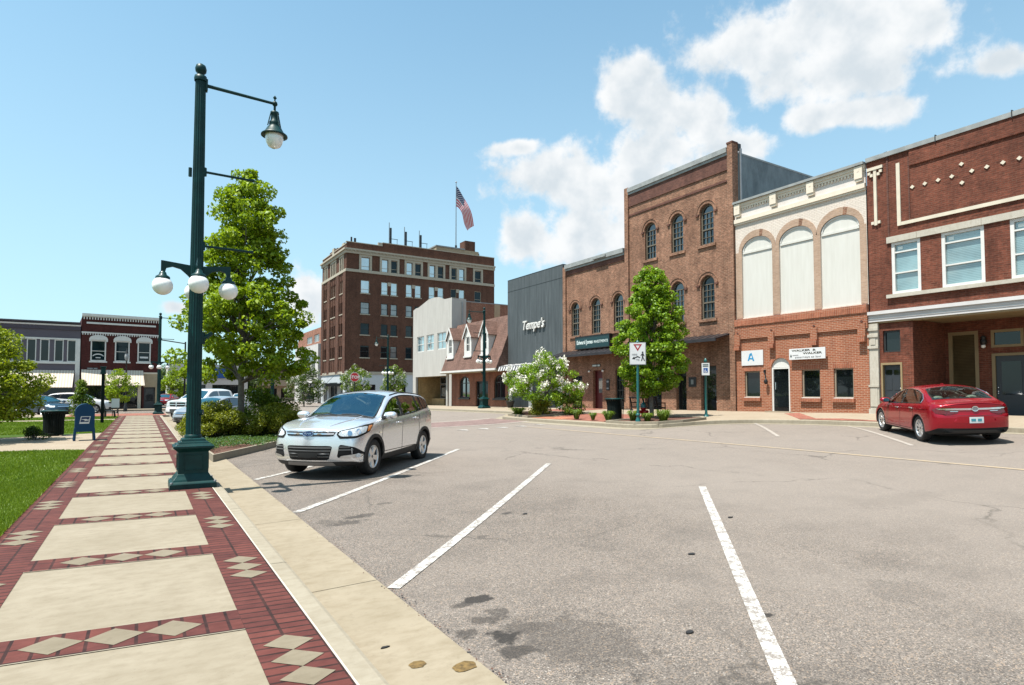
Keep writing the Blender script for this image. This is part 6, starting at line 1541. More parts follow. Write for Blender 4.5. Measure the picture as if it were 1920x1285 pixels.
def vegetation():
    # tree in the near bed: broad uneven skirt, narrow top
    tree("street_tree", "tall bright green tree behind the nearest street lamp, in the mulched bed", 3.05, 23.6, .0, 9.6, .105,
         [(2.15, (1.9, 2.0)), (2.7, (2.4, 2.6)), (3.5, (2.85, 2.5)), (4.3, (2.3, 2.5)), (5.0, (1.75, 2.45)), (5.6, (1.45, 1.8)), (6.6, (1.45, 1.75)), (7.6, (1.35, 1.75)), (8.5, (1.0, 1.35)), (9.3, (.6, .8)), (9.75, (.15, .3))], 255, (.22, .50), 125, .155, "leaf_maple", 11, "street trees", fork=.2, limbs=46)
    # round street tree across the road
    tree("street_tree", "dense oval green street tree behind the white yield sign", 18.15, 18.2, wz(18.1, 18.2), 6.5, .085,
         [(1.55, .6), (1.9, 1.15), (2.4, 1.5), (3.0, 1.7), (3.9, 1.6), (4.8, 1.35), (5.7, 1.0), (6.4, .65), (6.95, .2)], 200, (.20, .38), 140, .125, "leaf_street", 23, "street trees", fork=.25, limbs=26)
    # crape myrtles with white blossom
    tree("flowering_tree", "white blossomed shrubby tree in front of the slate grey shop", 18.0, 25.7, wz(18, 25.9), 3.1, .06,
         [(1.0, 1.1), (1.4, 2.0), (1.9, 2.5), (2.4, 2.3), (2.9, 1.6), (3.3, 1.0), (3.55, .4)], 95, (.24, .40), 150, .10, "leaf_street", 31, "white blossomed trees", fork=.12, blossom=38)
    tree("flowering_tree", "white blossomed shrubby tree left of the hotel corner", 15.6, 70, gz(15.6, 70), 4.2, .08,
         [(.4, 1.9), (1.2, 2.6), (2.2, 2.7), (3.3, 2.2), (4.3, 1.4), (4.9, .5)], 70, (.4, .62), 80, .17, "leaf_dark", 33, "white blossomed trees", fork=.1, blossom=15)
    tree("flowering_tree", "white blossomed shrubby tree behind the stop sign", 21.2, 69, gz(21, 69), 4.2, .08, [(1.0, 1.2), (2.0, 2.0), (3.0, 2.1), (3.8, 1.6), (4.6, .5)], 48, (.4, .6), 80, .17, "leaf_lime", 35, "white blossomed trees", fork=.12, blossom=15)
    tree("flowering_tree", "white blossomed shrubby tree right of the stop sign, by the pale stucco building", 24.6, 65.5, gz(24, 66), 4.2, .08, [(1.0, 1.0), (2.0, 1.5), (3.0, 1.7), (3.8, 1.3), (4.5, .5)], 40, (.4, .55), 80, .17, "leaf_lime", 36, "white blossomed trees", fork=.12, blossom=15)
    # golden maple at the left edge, open skirt
    tree("park_maple", "low spreading golden green maple at the left edge, on the path", -4.35, 25.0, .0, 3.3, .06,
         [(.75, (1.3, 1.1)), (1.2, (1.9, 1.6)), (1.9, (2.1, 1.75)), (2.6, (1.9, 1.35)), (3.2, (1.5, .95)), (3.65, (.9, .6)), (3.9, (.3, .2))], 125, (.24, .42), 190, .10, "leaf_gold", 41, None, fork=.1, limbs=40)
    tree("small_tree", "small round tree in front of the maroon brick shop", -1.55, 53.6, .0, 2.9, .05, [(.9, .8), (1.5, 1.3), (2.1, 1.35), (2.7, 1.0), (3.2, .4)], 42, (.26, .4), 80, .13, "leaf_maple", 43, None, fork=.2)
    t = thing("conifer_shrub", "yellow green conical shrub behind the blue mailbox", "shrub", (-3.35, 47.2, 0)); cl = []
    rnd = random.Random(2)
    for i in range(60): z = rnd.uniform(.2, 2.2); w = (2.35 - z) * .42; a = rnd.uniform(0, 6.28); q = rnd.uniform(.2, 1) * w; cl.append(((-3.35 + q * math.cos(a), 47.2 + q * math.sin(a), z), .24))
    leaf_mesh("foliage", cl, 50, .13, "leaf_lime", 3, t); mb = MB(); mb.tube((-3.35, 47.2, 0), (-3.35, 47.2, 1.8), .06, "bark", .02); mb.build("trunk", t)
    tree("far_tree", "broad dark tree far down the left side of the street", 6.8, 165, -.1, 8.5, .3, [(1.2, 5), (3, 6.2), (5.5, 5.8), (7.5, 4), (9, 1.4)], 60, (1.1, 1.8), 90, .5, "leaf_far", 51, "distant trees", fork=.15)
    tree("far_tree", "dark tree beside the far tan block", 16.0, 118, -.1, 5.5, .2, [(.8, 2), (2, 3), (3.6, 3), (5.2, 1.8), (6, .6)], 40, (.7, 1.1), 80, .35, "leaf_far", 52, "distant trees", fork=.15)
    tree("far_tree", "pale green tree beyond the far street lamp on the left", 3.4, 92, -.1, 4.2, .15, [(.8, 1.2), (1.8, 1.9), (3.0, 1.8), (4.2, 1), (4.8, .3)], 34, (.5, .8), 80, .26, "leaf_maple", 53, "distant trees", fork=.15)
    # shrubs of the near bed
    def bush(name, label, x, y, z, rx, ry, h, m, seed, n=40, per=170, size=.06, lump=.3, group=None, flat=.5):
        b = thing(name, label, "shrub", (x, y, z), 0, group); rnd = random.Random(seed); cl = []
        for _ in range(n):
            a, q = rnd.uniform(0, 6.28), math.sqrt(rnd.random()); zz = rnd.uniform(.15, 1) ; k = math.sqrt(max(.05, 1 - (zz * .95) ** 2)) if zz > .4 else 1
            cl.append(((x + rx * q * k * math.cos(a), y + ry * q * k * math.sin(a), z + h * zz * .86), (lump, lump, lump * .7)))
        leaf_mesh("foliage", cl, per, size, m, seed, b, flat=flat); mb = MB()
        for c, _ in cl[:8]: mb.path([(x, y, z), ((x + c[0]) / 2, (y + c[1]) / 2, z + (c[2] - z) * .4), c], [.03, .02, .008], "bark", 5)
        mb.build("stems", b); return b
    bush("yew_shrub", "clipped golden topped shrub left of the tree trunk in the near bed", 2.15, 22.6, .05, .95, .85, 1.28, "leaf_yew", 61, 60, 420, .06, .30)
    bush("yew_shrub", "small clipped shrub at the foot of the nearest lamp, beside the white cars", 1.70, 24.4, .05, .5, .6, .8, "leaf_yew", 62, 22, 380, .06, .26)
    bush("yew_shrub", "wide clipped shrub right of the tree trunk in the near bed", 4.05, 22.3, .05, 1.0, .9, 1.15, "leaf_yew", 63, 60, 420, .06, .30)
    bush("flowering_shrub", "tall bright green loose shrub behind the tree trunk", 4.0, 25.3, .05, 1.0, .8, 1.9, "leaf_lime", 64, 36, 100, .11, .32)
    bush("flowering_shrub", "dark reddish loose shrub at the back of the near bed", 4.9, 24.9, .05, .7, .6, 1.45, "leaf_dark", 65, 22, 100, .09, .28)
    bush("low_shrub", "yellow green low shrub under the white blossomed tree by the slate shop", 17.2, 24.9, wz(17.5, 25), .75, .6, .8, "leaf_yew", 66, 26, 150, .07, .25)
    bush("low_shrub", "yellow green low shrub right of the white blossomed tree by the slate shop", 18.6, 24.2, wz(18.7, 24), .8, .6, .9, "leaf_lime", 67, 18, 130, .08, .25)
    bush("low_shrub", "dark low shrub at the foot of the golden maple", -3.0, 25.3, .0, .3, .3, .45, "leaf_dark", 68, 12, 110, .06, .17)
    k = 0
    for x, y, r, h, lb in ((16.55, 21.2, .28, .38, "grassy tuft on the kerb left of the slatted green trash can"), (16.5, 20.0, .18, .26, "smallest grassy tuft on the kerb by the trash can"), (16.45, 18.95, .28, .36, "grassy tuft at the foot of the slatted green trash can"),
                           (16.7, 17.75, .26, .38, "grassy tuft left of the teal sign post"), (16.75, 17.0, .25, .3, "grassy tuft right of the teal sign post"), (17.0, 16.4, .36, .42, "widest grassy tuft at the right end of the tree bed"),
                           (16.9, 26.6, .5, .34, "spreading grassy tuft at the left end of the blossomed tree's bed"), (17.4, 27.4, .45, .3, "grassy tuft behind the blossomed tree")):
        z = wz(x, y) + .06; b = thing("grass_tuft", lb, "plant", (x, y, z), 0, "grassy tufts along the far kerb"); mb = MB(); rnd = random.Random(80 + k); k += 1
        for _ in range(150):
            a, q = rnd.uniform(0, 6.28), rnd.random() * r * .35; px, py = x + q * math.cos(a), y + q * math.sin(a); l = rnd.uniform(.6, 1.1); ex, ey = px + r * l * math.cos(a), py + r * l * math.sin(a); w = .014
            tx, ty = -math.sin(a) * w, math.cos(a) * w; mx_, my_ = (px + ex) / 2, (py + ey) / 2
            mb.add([(px - tx, py - ty, z - .03), (px + tx, py + ty, z - .03), (mx_ + tx, my_ + ty, z + h * l), (mx_ - tx, my_ - ty, z + h * l), (ex, ey, z + h * l * .7)], [(0, 1, 2, 3), (3, 2, 4)], "leaf_lime")
        mb.build("blades", b)
    # ground cover in the near bed
    poly = NEAR_BED; cl = []; rnd = random.Random(9)
    while len(cl) < 420:
        x, y = rnd.uniform(1.4, 5.8), rnd.uniform(16.3, 28)
        if not inside((x, y), poly): continue
        if y < 18.4 + .9 * math.sin(x * 3.1) * .5 and x < 2.9: continue
        if any(math.hypot(x - px, y - py) < .16 for px, py in (NEAR_BED)): continue
        cl.append(((x, y, .10), (.26, .26, .06)))
    o = leaf_mesh("ground_cover", cl, 60, .055, "leaf_ivy", 12, flat=1.4); tag(o, kind="stuff")
    # lawn grass: dense near the viewer, thinner further away
    rs = np.random.RandomState(4); P = []
    for n_, x0, x1, y0, y1 in ((60000, -3.6, -1.29, 2.0, 5.5), (190000, -4.6, -1.29, 5.5, 13.5), (90000, -7.5, -1.29, 13.0, 20.3), (70000, -9, -1.29, 28.4, 46)):
        p = np.stack([rs.uniform(x0, x1, n_), rs.uniform(y0, y1, n_)], 1)
        keep = p[:, 0] < -1.335 + .035 * np.sin(p[:, 1] * 5.3) * np.sin(p[:, 1] * 1.9)
        if y0 < 20: keep = p[:, 1] < 20.0 - .41 * (p[:, 0] + 1.31)
        else: keep = (p[:, 1] > 28.2 + .5 * (p[:, 0] + 1.31)) & ((p[:, 1] < 40.5) | (p[:, 1] > 42.1))
        P.append(p[keep])
    p = np.concatenate(P); k = len(p); far = p[:, 1]
    h = rs.uniform(.025, .055, k) * (1 + .3 * np.sin(p[:, 0] * 1.7) * np.sin(p[:, 1] * 1.3)); w = .0035 * np.clip(far / 9, 1, 5) * 1.4; a = rs.uniform(0, 2 * np.pi, k); lx, ly = rs.normal(0, .016, k), rs.normal(0, .016, k)
    z0 = np.full(k, .012)
    v = np.stack([np.stack([p[:, 0] - w * np.cos(a), p[:, 1] - w * np.sin(a), z0], 1), np.stack([p[:, 0] + w * np.cos(a), p[:, 1] + w * np.sin(a), z0], 1), np.stack([p[:, 0] + lx, p[:, 1] + ly, z0 + h], 1)], 1).reshape(-1, 3)
    me = bpy.data.meshes.new("grass"); me.vertices.add(k * 3); me.vertices.foreach_set("co", v.ravel()); me.loops.add(k * 3); me.loops.foreach_set("vertex_index", np.arange(k * 3)); me.polygons.add(k)
    me.polygons.foreach_set("loop_start", np.arange(k) * 3); me.polygons.foreach_set("loop_total", np.full(k, 3)); me.materials.append(M["grass_blade"]); me.update(calc_edges=True)
    o = bpy.data.objects.new("grass", me); col.objects.link(o); tag(o, kind="stuff")


vegetation()
for fn in nearest_after: fn()

# ------------------------------------------------------------------ vehicles
def clamp01(t): return min(1., max(0., t))


class Body:
    """a car body lofted from side-view curves; also gives points on its skin for glass and trim"""
    def __init__(s, sp):
        s.sp = sp; s.c = {k: pchip(v) for k, v in sp["curves"].items()}; s.nose = pchip(sp["nose"]); s.tail = pchip(sp["tail"])
        s.xf, s.xr = sp["xf"], sp["xr"]

    def vals(s, x):
        c, sp = s.c, s.sp
        tf = clamp01((x - (s.xf - .75)) / .75); tr = clamp01(((s.xr + .6) - x) / .6)
        pf = 1 - sp.get("pf", .15) * tf ** 2.4 - sp.get("pr", .10) * tr ** 2.4
        zc, zb = c["zc"](x), c["zb"](x); zb = min(zb, zc - .02); h = zc - zb
        crown = min(.55 * h, sp.get("crown", .07)); ze = zc - crown
        yb = c["yb"](x) * pf; yw = c["yw"](x) * pf; yr = yb - sp.get("tumble", .38) * (ze - zb) - .03 * clamp01(h / .1)
        return pf, zc, zb, ze, crown, yb, yw, yr

    def deform(s, p):
        x, y, z = p; sp = s.sp
        w = clamp01((x - (s.xf - .7)) / .7) ** 2
        if w: x -= w * (sp.get("kf", .30) * (y / .9) ** 2 + s.nose(z))
        w = clamp01(((s.xr + .5) - x) / .5) ** 2
        if w: x += w * (sp.get("kr", .16) * (y / .9) ** 2 + s.tail(z))
        return (x, y, z)

    def half(s, x):
        pf, zc, zb, ze, crown, yb, yw, yr = s.vals(x); c = s.c; z0 = c["z0"](x); zcl = c["zcl"](x); ys = yw * .93
        pts = [(0, z0), (ys * .35, z0), (ys * .7, z0), (ys * .94, z0 + .005), (ys * 1.0, z0 + .03)]
        a = (ys, z0 + .03); b = (yw * .988, zcl)
        pts += [(a[0] + (b[0] - a[0]) * t, a[1] + (b[1] - a[1]) * t) for t in (.33, .66, 1.0)]
        zm = zcl + (zb - zcl) * .42; zsh = zb - min(.13, (zb - zcl) * .3); ysh = yw + (yb - yw) * .30 + .006
        ct = [a, b, (yw, zm), (ysh, zsh), (yb, zb), (yb - .08, zb + .06)]
        for i in (1, 2, 3):
            p0, p1, p2, p3 = ct[i - 1], ct[i], ct[i + 1], ct[i + 2]
            for k in range(1, 5):
                t = k / 4
                pts.append(tuple(.5 * (2 * p1[j] + (p2[j] - p0[j]) * t + (2 * p0[j] - 5 * p1[j] + 4 * p2[j] - p3[j]) * t * t + (-p0[j] + 3 * p1[j] - 3 * p2[j] + p3[j]) * t ** 3) for j in (0, 1)))
        pts += [(yb + (yr - yb) * t, zb + (ze - zb) * t) for t in (.06, .2, .4, .6, .8, .9)]
        A, Bc, Cc = pts[-1], (yr, ze), (yr * .86, ze + crown * (1 - .86 ** 2))
        pts += [tuple((1 - t) ** 2 * A[j] + 2 * t * (1 - t) * Bc[j] + t * t * Cc[j] for j in (0, 1)) for t in (.35, .65, 1.)]
        cr = s.sp.get("crease", 0)
        for f in (.76, .66, .56, .46, .3, .15, 0): pts.append((yr * f, ze + crown * (1 - f * f)))
        return pts

    def side(s, x, g, sgn=1, off=.006):
        pf, zc, zb, ze, crown, yb, yw, yr = s.vals(x); p = s.deform((x, yb + (yr - yb) * g + off, zb + (ze - zb) * g + off * .3)); return (p[0], p[1] * sgn, p[2])

    def top(s, x, f, off=.006, dx=0.):
        pf, zc, zb, ze, crown, yb, yw, yr = s.vals(x); p = s.deform((x, yr * f, ze + crown * (1 - f * f))); return (p[0] + dx, p[1], p[2] + off)

    def mesh(s, nx=110):
        sp = s.sp; xs = [s.xr + (s.xf - s.xr) * i / nx for i in range(nx + 1)]; H = [s.half(x) for x in xs]; n = len(H[0]); icl = 7
        vs, idx = [], {}
        for i, x in enumerate(xs):
            for j, (y, z) in enumerate(H[i]):
                for e in ((1, -1) if 0 < j < n - 1 else (1,)): idx[i, j, e] = len(vs); vs.append(s.deform((x, y * e, z)))
                if not 0 < j < n - 1: idx[i, j, -1] = idx[i, j, 1]
        fs, mi = [], []
        for i in range(nx):
            for j in range(n - 1):
                for e in (1, -1):
                    q = [idx[i, j, e], idx[i + 1, j, e], idx[i + 1, j + 1, e], idx[i, j + 1, e]]; q = [a for k, a in enumerate(q) if a not in q[:k]]
                    fs.append(q if e > 0 else q[::-1]); mi.append(1 if j < icl else 0)
        M_ = 14
        for i, e in ((nx, 1), (0, -1)):                     # end caps as grids so that they can bulge
            rows = []
            for j, (y, z) in enumerate(H[i]):
                if j in (0, n - 1): rows.append([idx[i, j, 1]] * (M_ + 1)); continue
                r = [idx[i, j, -1]]
                for k in range(1, M_): r.append(len(vs)); vs.append(s.deform((xs[i], -y + 2 * y * k / M_, z)))
                rows.append(r + [idx[i, j, 1]])
            for j in range(n - 1):
                for k in range(M_):
                    q = [rows[j][k], rows[j][k + 1], rows[j + 1][k + 1], rows[j + 1][k]]; q = [a for t, a in enumerate(q) if a not in q[:t]]
                    if len(q) > 2: fs.append(q if e > 0 else q[::-1]); mi.append(1 if j < icl else 0)
        return vs, fs, mi


def tessellate(poly, step):
    pts = [Vector(p) for p in poly]; k = len(pts); x0, x1 = min(p[0] for p in poly), max(p[0] for p in poly); y0, y1 = min(p[1] for p in poly), max(p[1] for p in poly)
    dense = []
    for i in range(k):
        a, b = pts[i], pts[(i + 1) % k]; m = max(1, int((b - a).length / step))
        dense += [a.lerp(b, t / m) for t in range(m)]
    k = len(dense); o = list(dense); x = x0 + step / 2
    while x < x1:
        y = y0 + step / 2
        while y < y1:
            if inside((x, y), poly) and min((Vector((x, y)) - d).length for d in dense) > step * .4: o.append(Vector((x, y)))
            y += step
        x += step
    v, _, f, _, _, _ = geometry.delaunay_2d_cdt(o, [(i, (i + 1) % k) for i in range(k)], [], 0, 1e-6)
    return v, [tuple(t) for t in f if inside(sum((v[i] for i in t), Vector((0, 0))) / 3, poly)]


def rounded(poly, r=.3, n=3):
    out = []; k = len(poly)
    for i in range(k):
        p, a, b = Vector(poly[i]), Vector(poly[i - 1]), Vector(poly[(i + 1) % k]); A, B = p.lerp(a, r), p.lerp(b, r)
        for t in range(n + 1): t /= n; out.append(tuple(A * (1 - t) ** 2 + p * 2 * t * (1 - t) + B * t * t))
    return out


class Trim:
    """pieces laid on the body skin by casting rays at it"""
    def __init__(s, vs, fs): s.t = bvhtree.BVHTree.FromPolygons(vs, fs)

    def hit(s, p, d, off):
        p, d = Vector(p), Vector(d).normalized(); l, n, i, q = s.t.ray_cast(p - d * 6, d)
        if l is None: return None
        if n.dot(d) > 0: n = -n
        return l + n * off

    def decal(s, mb, poly, ua, va, d, m, off=.005, step=.05):
        v, f = tessellate(poly, step); ua, va = Vector(ua), Vector(va); pts = [s.hit(ua * q.x + va * q.y, d, off) for q in v]
        f = [t for t in f if all(pts[i] is not None for i in t) and max((pts[t[0]] - pts[t[1]]).length, (pts[t[1]] - pts[t[2]]).length) < step * 5]
        us = sorted({i for t in f for i in t}); rm = {i: k for k, i in enumerate(us)}
        mb.add([tuple(pts[i]) for i in us], [tuple(rm[i] for i in t) for t in f], m, True)

    def line(s, mb, pts, ua, va, d, m, w=.012, off=.004):
        for a, b in zip(pts, pts[1:]):
            a, b = Vector(a), Vector(b); t = (b - a).normalized(); nn = Vector((-t.y, t.x)) * w / 2
            s.decal(mb, [tuple(a - nn), tuple(b - nn), tuple(b + nn), tuple(a + nn)], ua, va, d, m, off, .08)


def wheel_meshes(Rw, rim, wd, spokes, style):
    """tyre, rim; the axle runs along y, outer face at +y"""
    ty = MB(); h = wd / 2
    ty.lathe([(rim * .98, -h * .8), (rim * 1.03, -h * .95), ((Rw + rim) / 2, -h), (Rw * .965, -h * .92), (Rw, -h * .6), (Rw, h * .6), (Rw * .965, h * .92), ((Rw + rim) / 2, h), (rim * 1.03, h * .95), (rim * .98, h * .8)], "rubber", n=40, axis="y")
    r = MB(); r.lathe([(rim * .96, -h * .7), (rim * .94, h * .2), (rim * .90, h * .62), (rim * .93, h * .88), (rim * 1.0, h * .93), (rim * 1.01, h * .8)], "alloy", n=40, axis="y")
    r.lathe([(rim * .92, h * .1), (.0, h * .1)], "well_black", n=30, axis="y"); r.lathe([(rim * .62, h * .12), (rim * .62, h * .16), (.0, h * .16)], "disc_dark", n=24, axis="y")
    for k in range(spokes):
        a = 2 * math.pi * k / spokes
        def P(rr, o, y): return ((rr * math.cos(a) - o * math.sin(a)), y, (rr * math.sin(a) + o * math.cos(a)))
        w0, w1 = style; y0, y1 = h * .58, h * .80; d = .03
        r.hexa([P(rim * .16, -w0 * .8, y0 + .01), P(rim * .95, -w1, y1 - .005), P(rim * .95, w1, y1 - .005), P(rim * .16, w0 * .8, y0 + .01)] and
               [P(rim * .15, -w0, y0 - d), P(rim * .95, -w1, y1 - d), P(rim * .95, w1, y1 - d), P(rim * .15, w0, y0 - d), P(rim * .15, -w0 * .75, y0 + .008), P(rim * .95, -w1 * .8, y1), P(rim * .95, w1 * .8, y1), P(rim * .15, w0 * .75, y0 + .008)], "alloy")
    r.lathe([(rim * .24, h * .35), (rim * .24, h * .58), (rim * .17, h * .66), (.0, h * .66)], "alloy", n=18, axis="y"); r.lathe([(rim * .11, h * .66), (rim * .10, h * .70), (.0, h * .70)], "disc_dark", n=14, axis="y")
    return ty, r


def cabin(t, B, sp):
    """seats, dashboard and wheel seen through the glass"""
    zf, m = sp.get("zf", .42), sp["seat"]; zb = B.c["zb"](0)
    g = MB(); g.box((-1.75, -.74, zf - .06), (1.0, .74, zf), "cabin_dark"); g.hexa([(.98, -.76, zf), (1.05, -.76, zf), (1.05, .76, zf), (.98, .76, zf), (.62, -.76, zb - .05), (1.08, -.76, zb - .02), (1.08, .76, zb - .02), (.62, .76, zb - .05)], "cabin_dark")
    for e in (1, -1): g.box((-1.5, e * .80 - .02, zf), (.9, e * .80 + .02, zb - .06), "cabin_dark")
    g.box((-2.0, -.72, zf + .2), (-1.65, .72, zb - .08), "cabin_dark"); it = g.build("interior", t, True)
    for x, ys in ((.02, (.38, -.38)), (-.92, (.40, -.40))):
        for y in ys:
            s = MB(); s.hexa([(x - .2, y - .24, zf + .12), (x + .32, y - .24, zf + .12), (x + .32, y + .24, zf + .12), (x - .2, y + .24, zf + .12), (x - .22, y - .25, zf + .28), (x + .32, y - .24, zf + .32), (x + .32, y + .24, zf + .32), (x - .22, y + .25, zf + .28)], m)
            h = sp["seat_h"]; s.hexa([(x - .26, y - .24, zf + .24), (x - .10, y - .24, zf + .24), (x - .10, y + .24, zf + .24), (x - .26, y + .24, zf + .24), (x - .46, y - .19, h - .02), (x - .36, y - .19, h - .02), (x - .36, y + .19, h - .02), (x - .46, y + .19, h - .02)], m)
            s.build("seat", it, True, .03)
            q = MB(); q.loft([[(x - .42 + dx, y + w * math.cos(a), h + .10 + k * math.sin(a)) for a in [2 * math.pi * i / 14 for i in range(14)]] for dx, w, k in ((-.07, .08, .05), (-.05, .13, .085), (.03, .13, .085), (.06, .09, .05))], m, True); q.build("headrest", it, True)
    w = MB(); ring = [(.46 + .06 * math.sin(a), .38 + .18 * math.cos(a), zb - .06 + .17 * math.sin(a)) for a in [2 * math.pi * i / 20 for i in range(21)]]; w.path(ring, .014, "cabin_dark", 6); w.tube((.46, .38, zb - .06), (.72, .38, zb - .16), .03, "cabin_dark"); w.build("steering_wheel", it, True)


def make_car(name, label, cat, sp, loc, rot, group=None, tilt=None, scale=1.):
    t = thing(name, label, cat, loc, rot, group); t.scale = (scale,) * 3
    if tilt: t.rotation_euler = (tilt @ Matrix.Rotation(rot, 3, "Z")).to_euler()
    B = Body(sp); vs, fs, mi = B.mesh(sp.get("nx", 110)); T = Trim(vs, fs)
    wr, xa, tr = sp["R"], sp["axles"], sp["track"]
    mb = MB(); mb.add(vs, [f for f, k in zip(fs, mi) if k == 0], sp["paint"], True); mb.add(vs, [f for f, k in zip(fs, mi) if k == 1], sp.get("clad", sp["paint"]), True); mb._m("well_black")
    # one welded shell, then the wheel wells are cut out of it
    me = bpy.data.meshes.new("body"); me.from_pydata(vs, [], fs)
    for m in (sp["paint"], sp.get("clad", sp["paint"]), "well_black"): me.materials.append(M[m])
    me.polygons.foreach_set("material_index", mi); me.polygons.foreach_set("use_smooth", [True] * len(fs)); me.update()
    bm = bmesh.new(); bm.from_mesh(me); bmesh.ops.remove_doubles(bm, verts=bm.verts, dist=1e-5); bmesh.ops.recalc_face_normals(bm, faces=bm.faces); bm.to_mesh(me); bm.free()
    o = bpy.data.objects.new("body", me); col.objects.link(o)
    cut = MB(); ra = sp["arch"]
    for x in xa:
        for e in (1, -1):
            y0, y1 = e * (tr - .17), e * 1.4; n = 44; v = []
            for y in (y0, y1):
                for k in range(n): a = 2 * math.pi * k / n; v.append((x + ra * math.cos(a), y, wr + ra * math.sin(a) * 1.0))
            cut.add(v, [tuple(range(n)), tuple(range(n, 2 * n))[::-1]] + [(k, (k + 1) % n, n + (k + 1) % n, n + k) for k in range(n)], "well_black")
    co = cut.build("cutter", None, True); bm = bmesh.new(); bm.from_mesh(co.data); bmesh.ops.recalc_face_normals(bm, faces=bm.faces); bm.to_mesh(co.data); bm.free()
    md = o.modifiers.new("wells", "BOOLEAN"); md.operation = "DIFFERENCE"; md.object = co; md.solver = "EXACT"; md.material_mode = "TRANSFER"
    dg = bpy.context.evaluated_depsgraph_get(); me2 = bpy.data.meshes.new_from_object(o.evaluated_get(dg)); me2.name = "body"
    bpy.data.objects.remove(o); bpy.data.objects.remove(co)
    if sp.get("open"):                                      # cut the glazed openings out of the shell
        bm = bmesh.new(); bm.from_mesh(me2); kill = []
        for f in bm.faces:
            c = f.calc_center_median(); n = f.normal
            if not (-2.2 < c.x < 1.4): continue
            pf, zc, zb, ze, crown, yb, yw, yr = B.vals(c.x)
            if c.z < zb + .01: continue
            if abs(n.y) > .55:
                if any(inside((c.x, (c.z - zb) / max(.01, ze - zb)), p) for p, m in sp["windows"]): kill.append(f)
            elif any(inside((c.x, c.y / yr), p) for nm, p, m in sp["screens"]): kill.append(f)
        bmesh.ops.delete(bm, geom=kill, context="FACES"); bm.to_mesh(me2); bm.free()
    o = bpy.data.objects.new("body", me2); col.objects.link(o); o.parent = t
    X, Y, Z = (1, 0, 0), (0, 1, 0), (0, 0, 1)
    # glass
    def patch(nm, poly, fn, m, step=.06, parent=t):
        v, f = tessellate(poly, step); g = MB(); g.add([fn(p.x, p.y) for p in v], f, m, True); return g.build(nm, parent, True)
    def frame(nm, outer, holes, fn, m, step=.06, parent=t):       # a dark band round the glass
        k = MB(); pts, ed = [], []
        for poly in [outer] + holes:
            P2 = [Vector(p) for p in poly]; q = []
            for i in range(len(P2)): a, b = P2[i], P2[(i + 1) % len(P2)]; n_ = max(1, int((b - a).length / step)); q += [a.lerp(b, j / n_) for j in range(n_)]
            o_ = len(pts); pts += q; ed += [(o_ + i, o_ + (i + 1) % len(q)) for i in range(len(q))]
        v, _, f, _, _, _ = geometry.delaunay_2d_cdt(pts, ed, [], 0, 1e-6); c = lambda q: sum((v[i] for i in q), Vector((0, 0))) / 3
        k.add([fn(p.x, p.y) for p in v], [tuple(q) for q in f if inside(c(q), outer) and not any(inside(c(q), h) for h in holes)], m, True); return k.build(nm, parent, True)
    def shrink(poly, a, b):
        c = sum((Vector(p) for p in poly), Vector((0, 0))) / len(poly); ex = max(abs(p[0] - c.x) for p in poly); ey = max(abs(p[1] - c.y) for p in poly)
        return [(c.x + (p[0] - c.x) * (1 - a / ex), c.y + (p[1] - c.y) * (1 - b / ey)) for p in poly]
    if sp.get("open"):
        for nm, poly, m in sp["screens"]: frame("glass_band", shrink(poly, -.03, -.03), [shrink(poly, .045, .055)], lambda x, f, e=(1 if poly[0][0] > 0 else -1): B.top(x, f, .004, .003 * e), "well_black")
        for nm, poly, m, o_ in sp.get("window_trim", ()):
            for e in (1, -1): frame("window_surround", poly, [shrink(p, .035, .05) for p, m2 in sp["windows"]], lambda x, g: B.side(x, g, e, o_), m)
        cabin(t, B, sp)
    for nm, poly, m in sp["screens"]: patch(nm, poly, lambda x, f, e=(1 if poly[0][0] > 0 else -1): B.top(x, f, .005, .004 * e), m)
    for poly, m in sp["windows"]:
        for e in (1, -1): patch("window", poly, lambda x, g: B.side(x, g, e, .006), m)
    for nm, poly, m, o_ in (() if sp.get("open") else sp.get("window_trim", ())):
        for e in (1, -1): patch(nm, poly, lambda x, g: B.side(x, g, e, o_), m)
    for nm, fn in sp.get("extras", ()): fn(t, B, T, sp)
    # wheels
    ty, rm = wheel_meshes(wr, sp["rim"], sp.get("wd", .22), sp.get("spokes", 5), sp.get("spoke", (.05, .045)))
    w0 = None
    for x in xa:
        for e in (1, -1):
            if w0 is None: w0 = ty.build("wheel", t, True); r0 = rm.build("rim", w0, True); w = w0
            else:
                w = w0.copy(); col.objects.link(w); w.parent = t; r = r0.copy(); col.objects.link(r); r.parent = w
            w.location = (x, e * tr, wr); w.rotation_euler = (0, .3 * x, 0 if e > 0 else math.pi)
    # arch lips
    if sp.get("lip"):
        for x in xa:
            for e in (1, -1):
                g = MB(); a0, a1 = R(-8), R(188); n = 26; k1, k2 = ra - .012, ra + sp["lip_w"]
                pts = [(x + k1 * math.cos(a0 + (a1 - a0) * i / n), wr + k1 * math.sin(a0 + (a1 - a0) * i / n)) for i in range(n + 1)] + [(x + k2 * math.cos(a1 - (a1 - a0) * i / n), wr + k2 * math.sin(a1 - (a1 - a0) * i / n)) for i in range(n + 1)]
                T.decal(g, pts, X, Z, (0, -e, 0), sp["lip"], .012, .05); g.build("arch_trim", t, True)
    u = MB(); u.box((B.xr + .45, -.62, .20), (B.xf - .55, .62, .34), "well_black")
    for x in xa: u.tube((x, -tr + .1, wr), (x, tr - .1, wr), .05, "well_black")
    u.build("underbody", t, True)
    return t, B, T


X_, Y_, Z_ = (1, 0, 0), (0, 1, 0), (0, 0, 1)


def seam(T, t, lines, name="door_seam", m="well_black", w=.011):
    for e in (1, -1):
        g = MB()
        for l in lines: T.line(g, l, X_, Z_, (0, -e, 0), m, w)
        g.build(name, t, True)


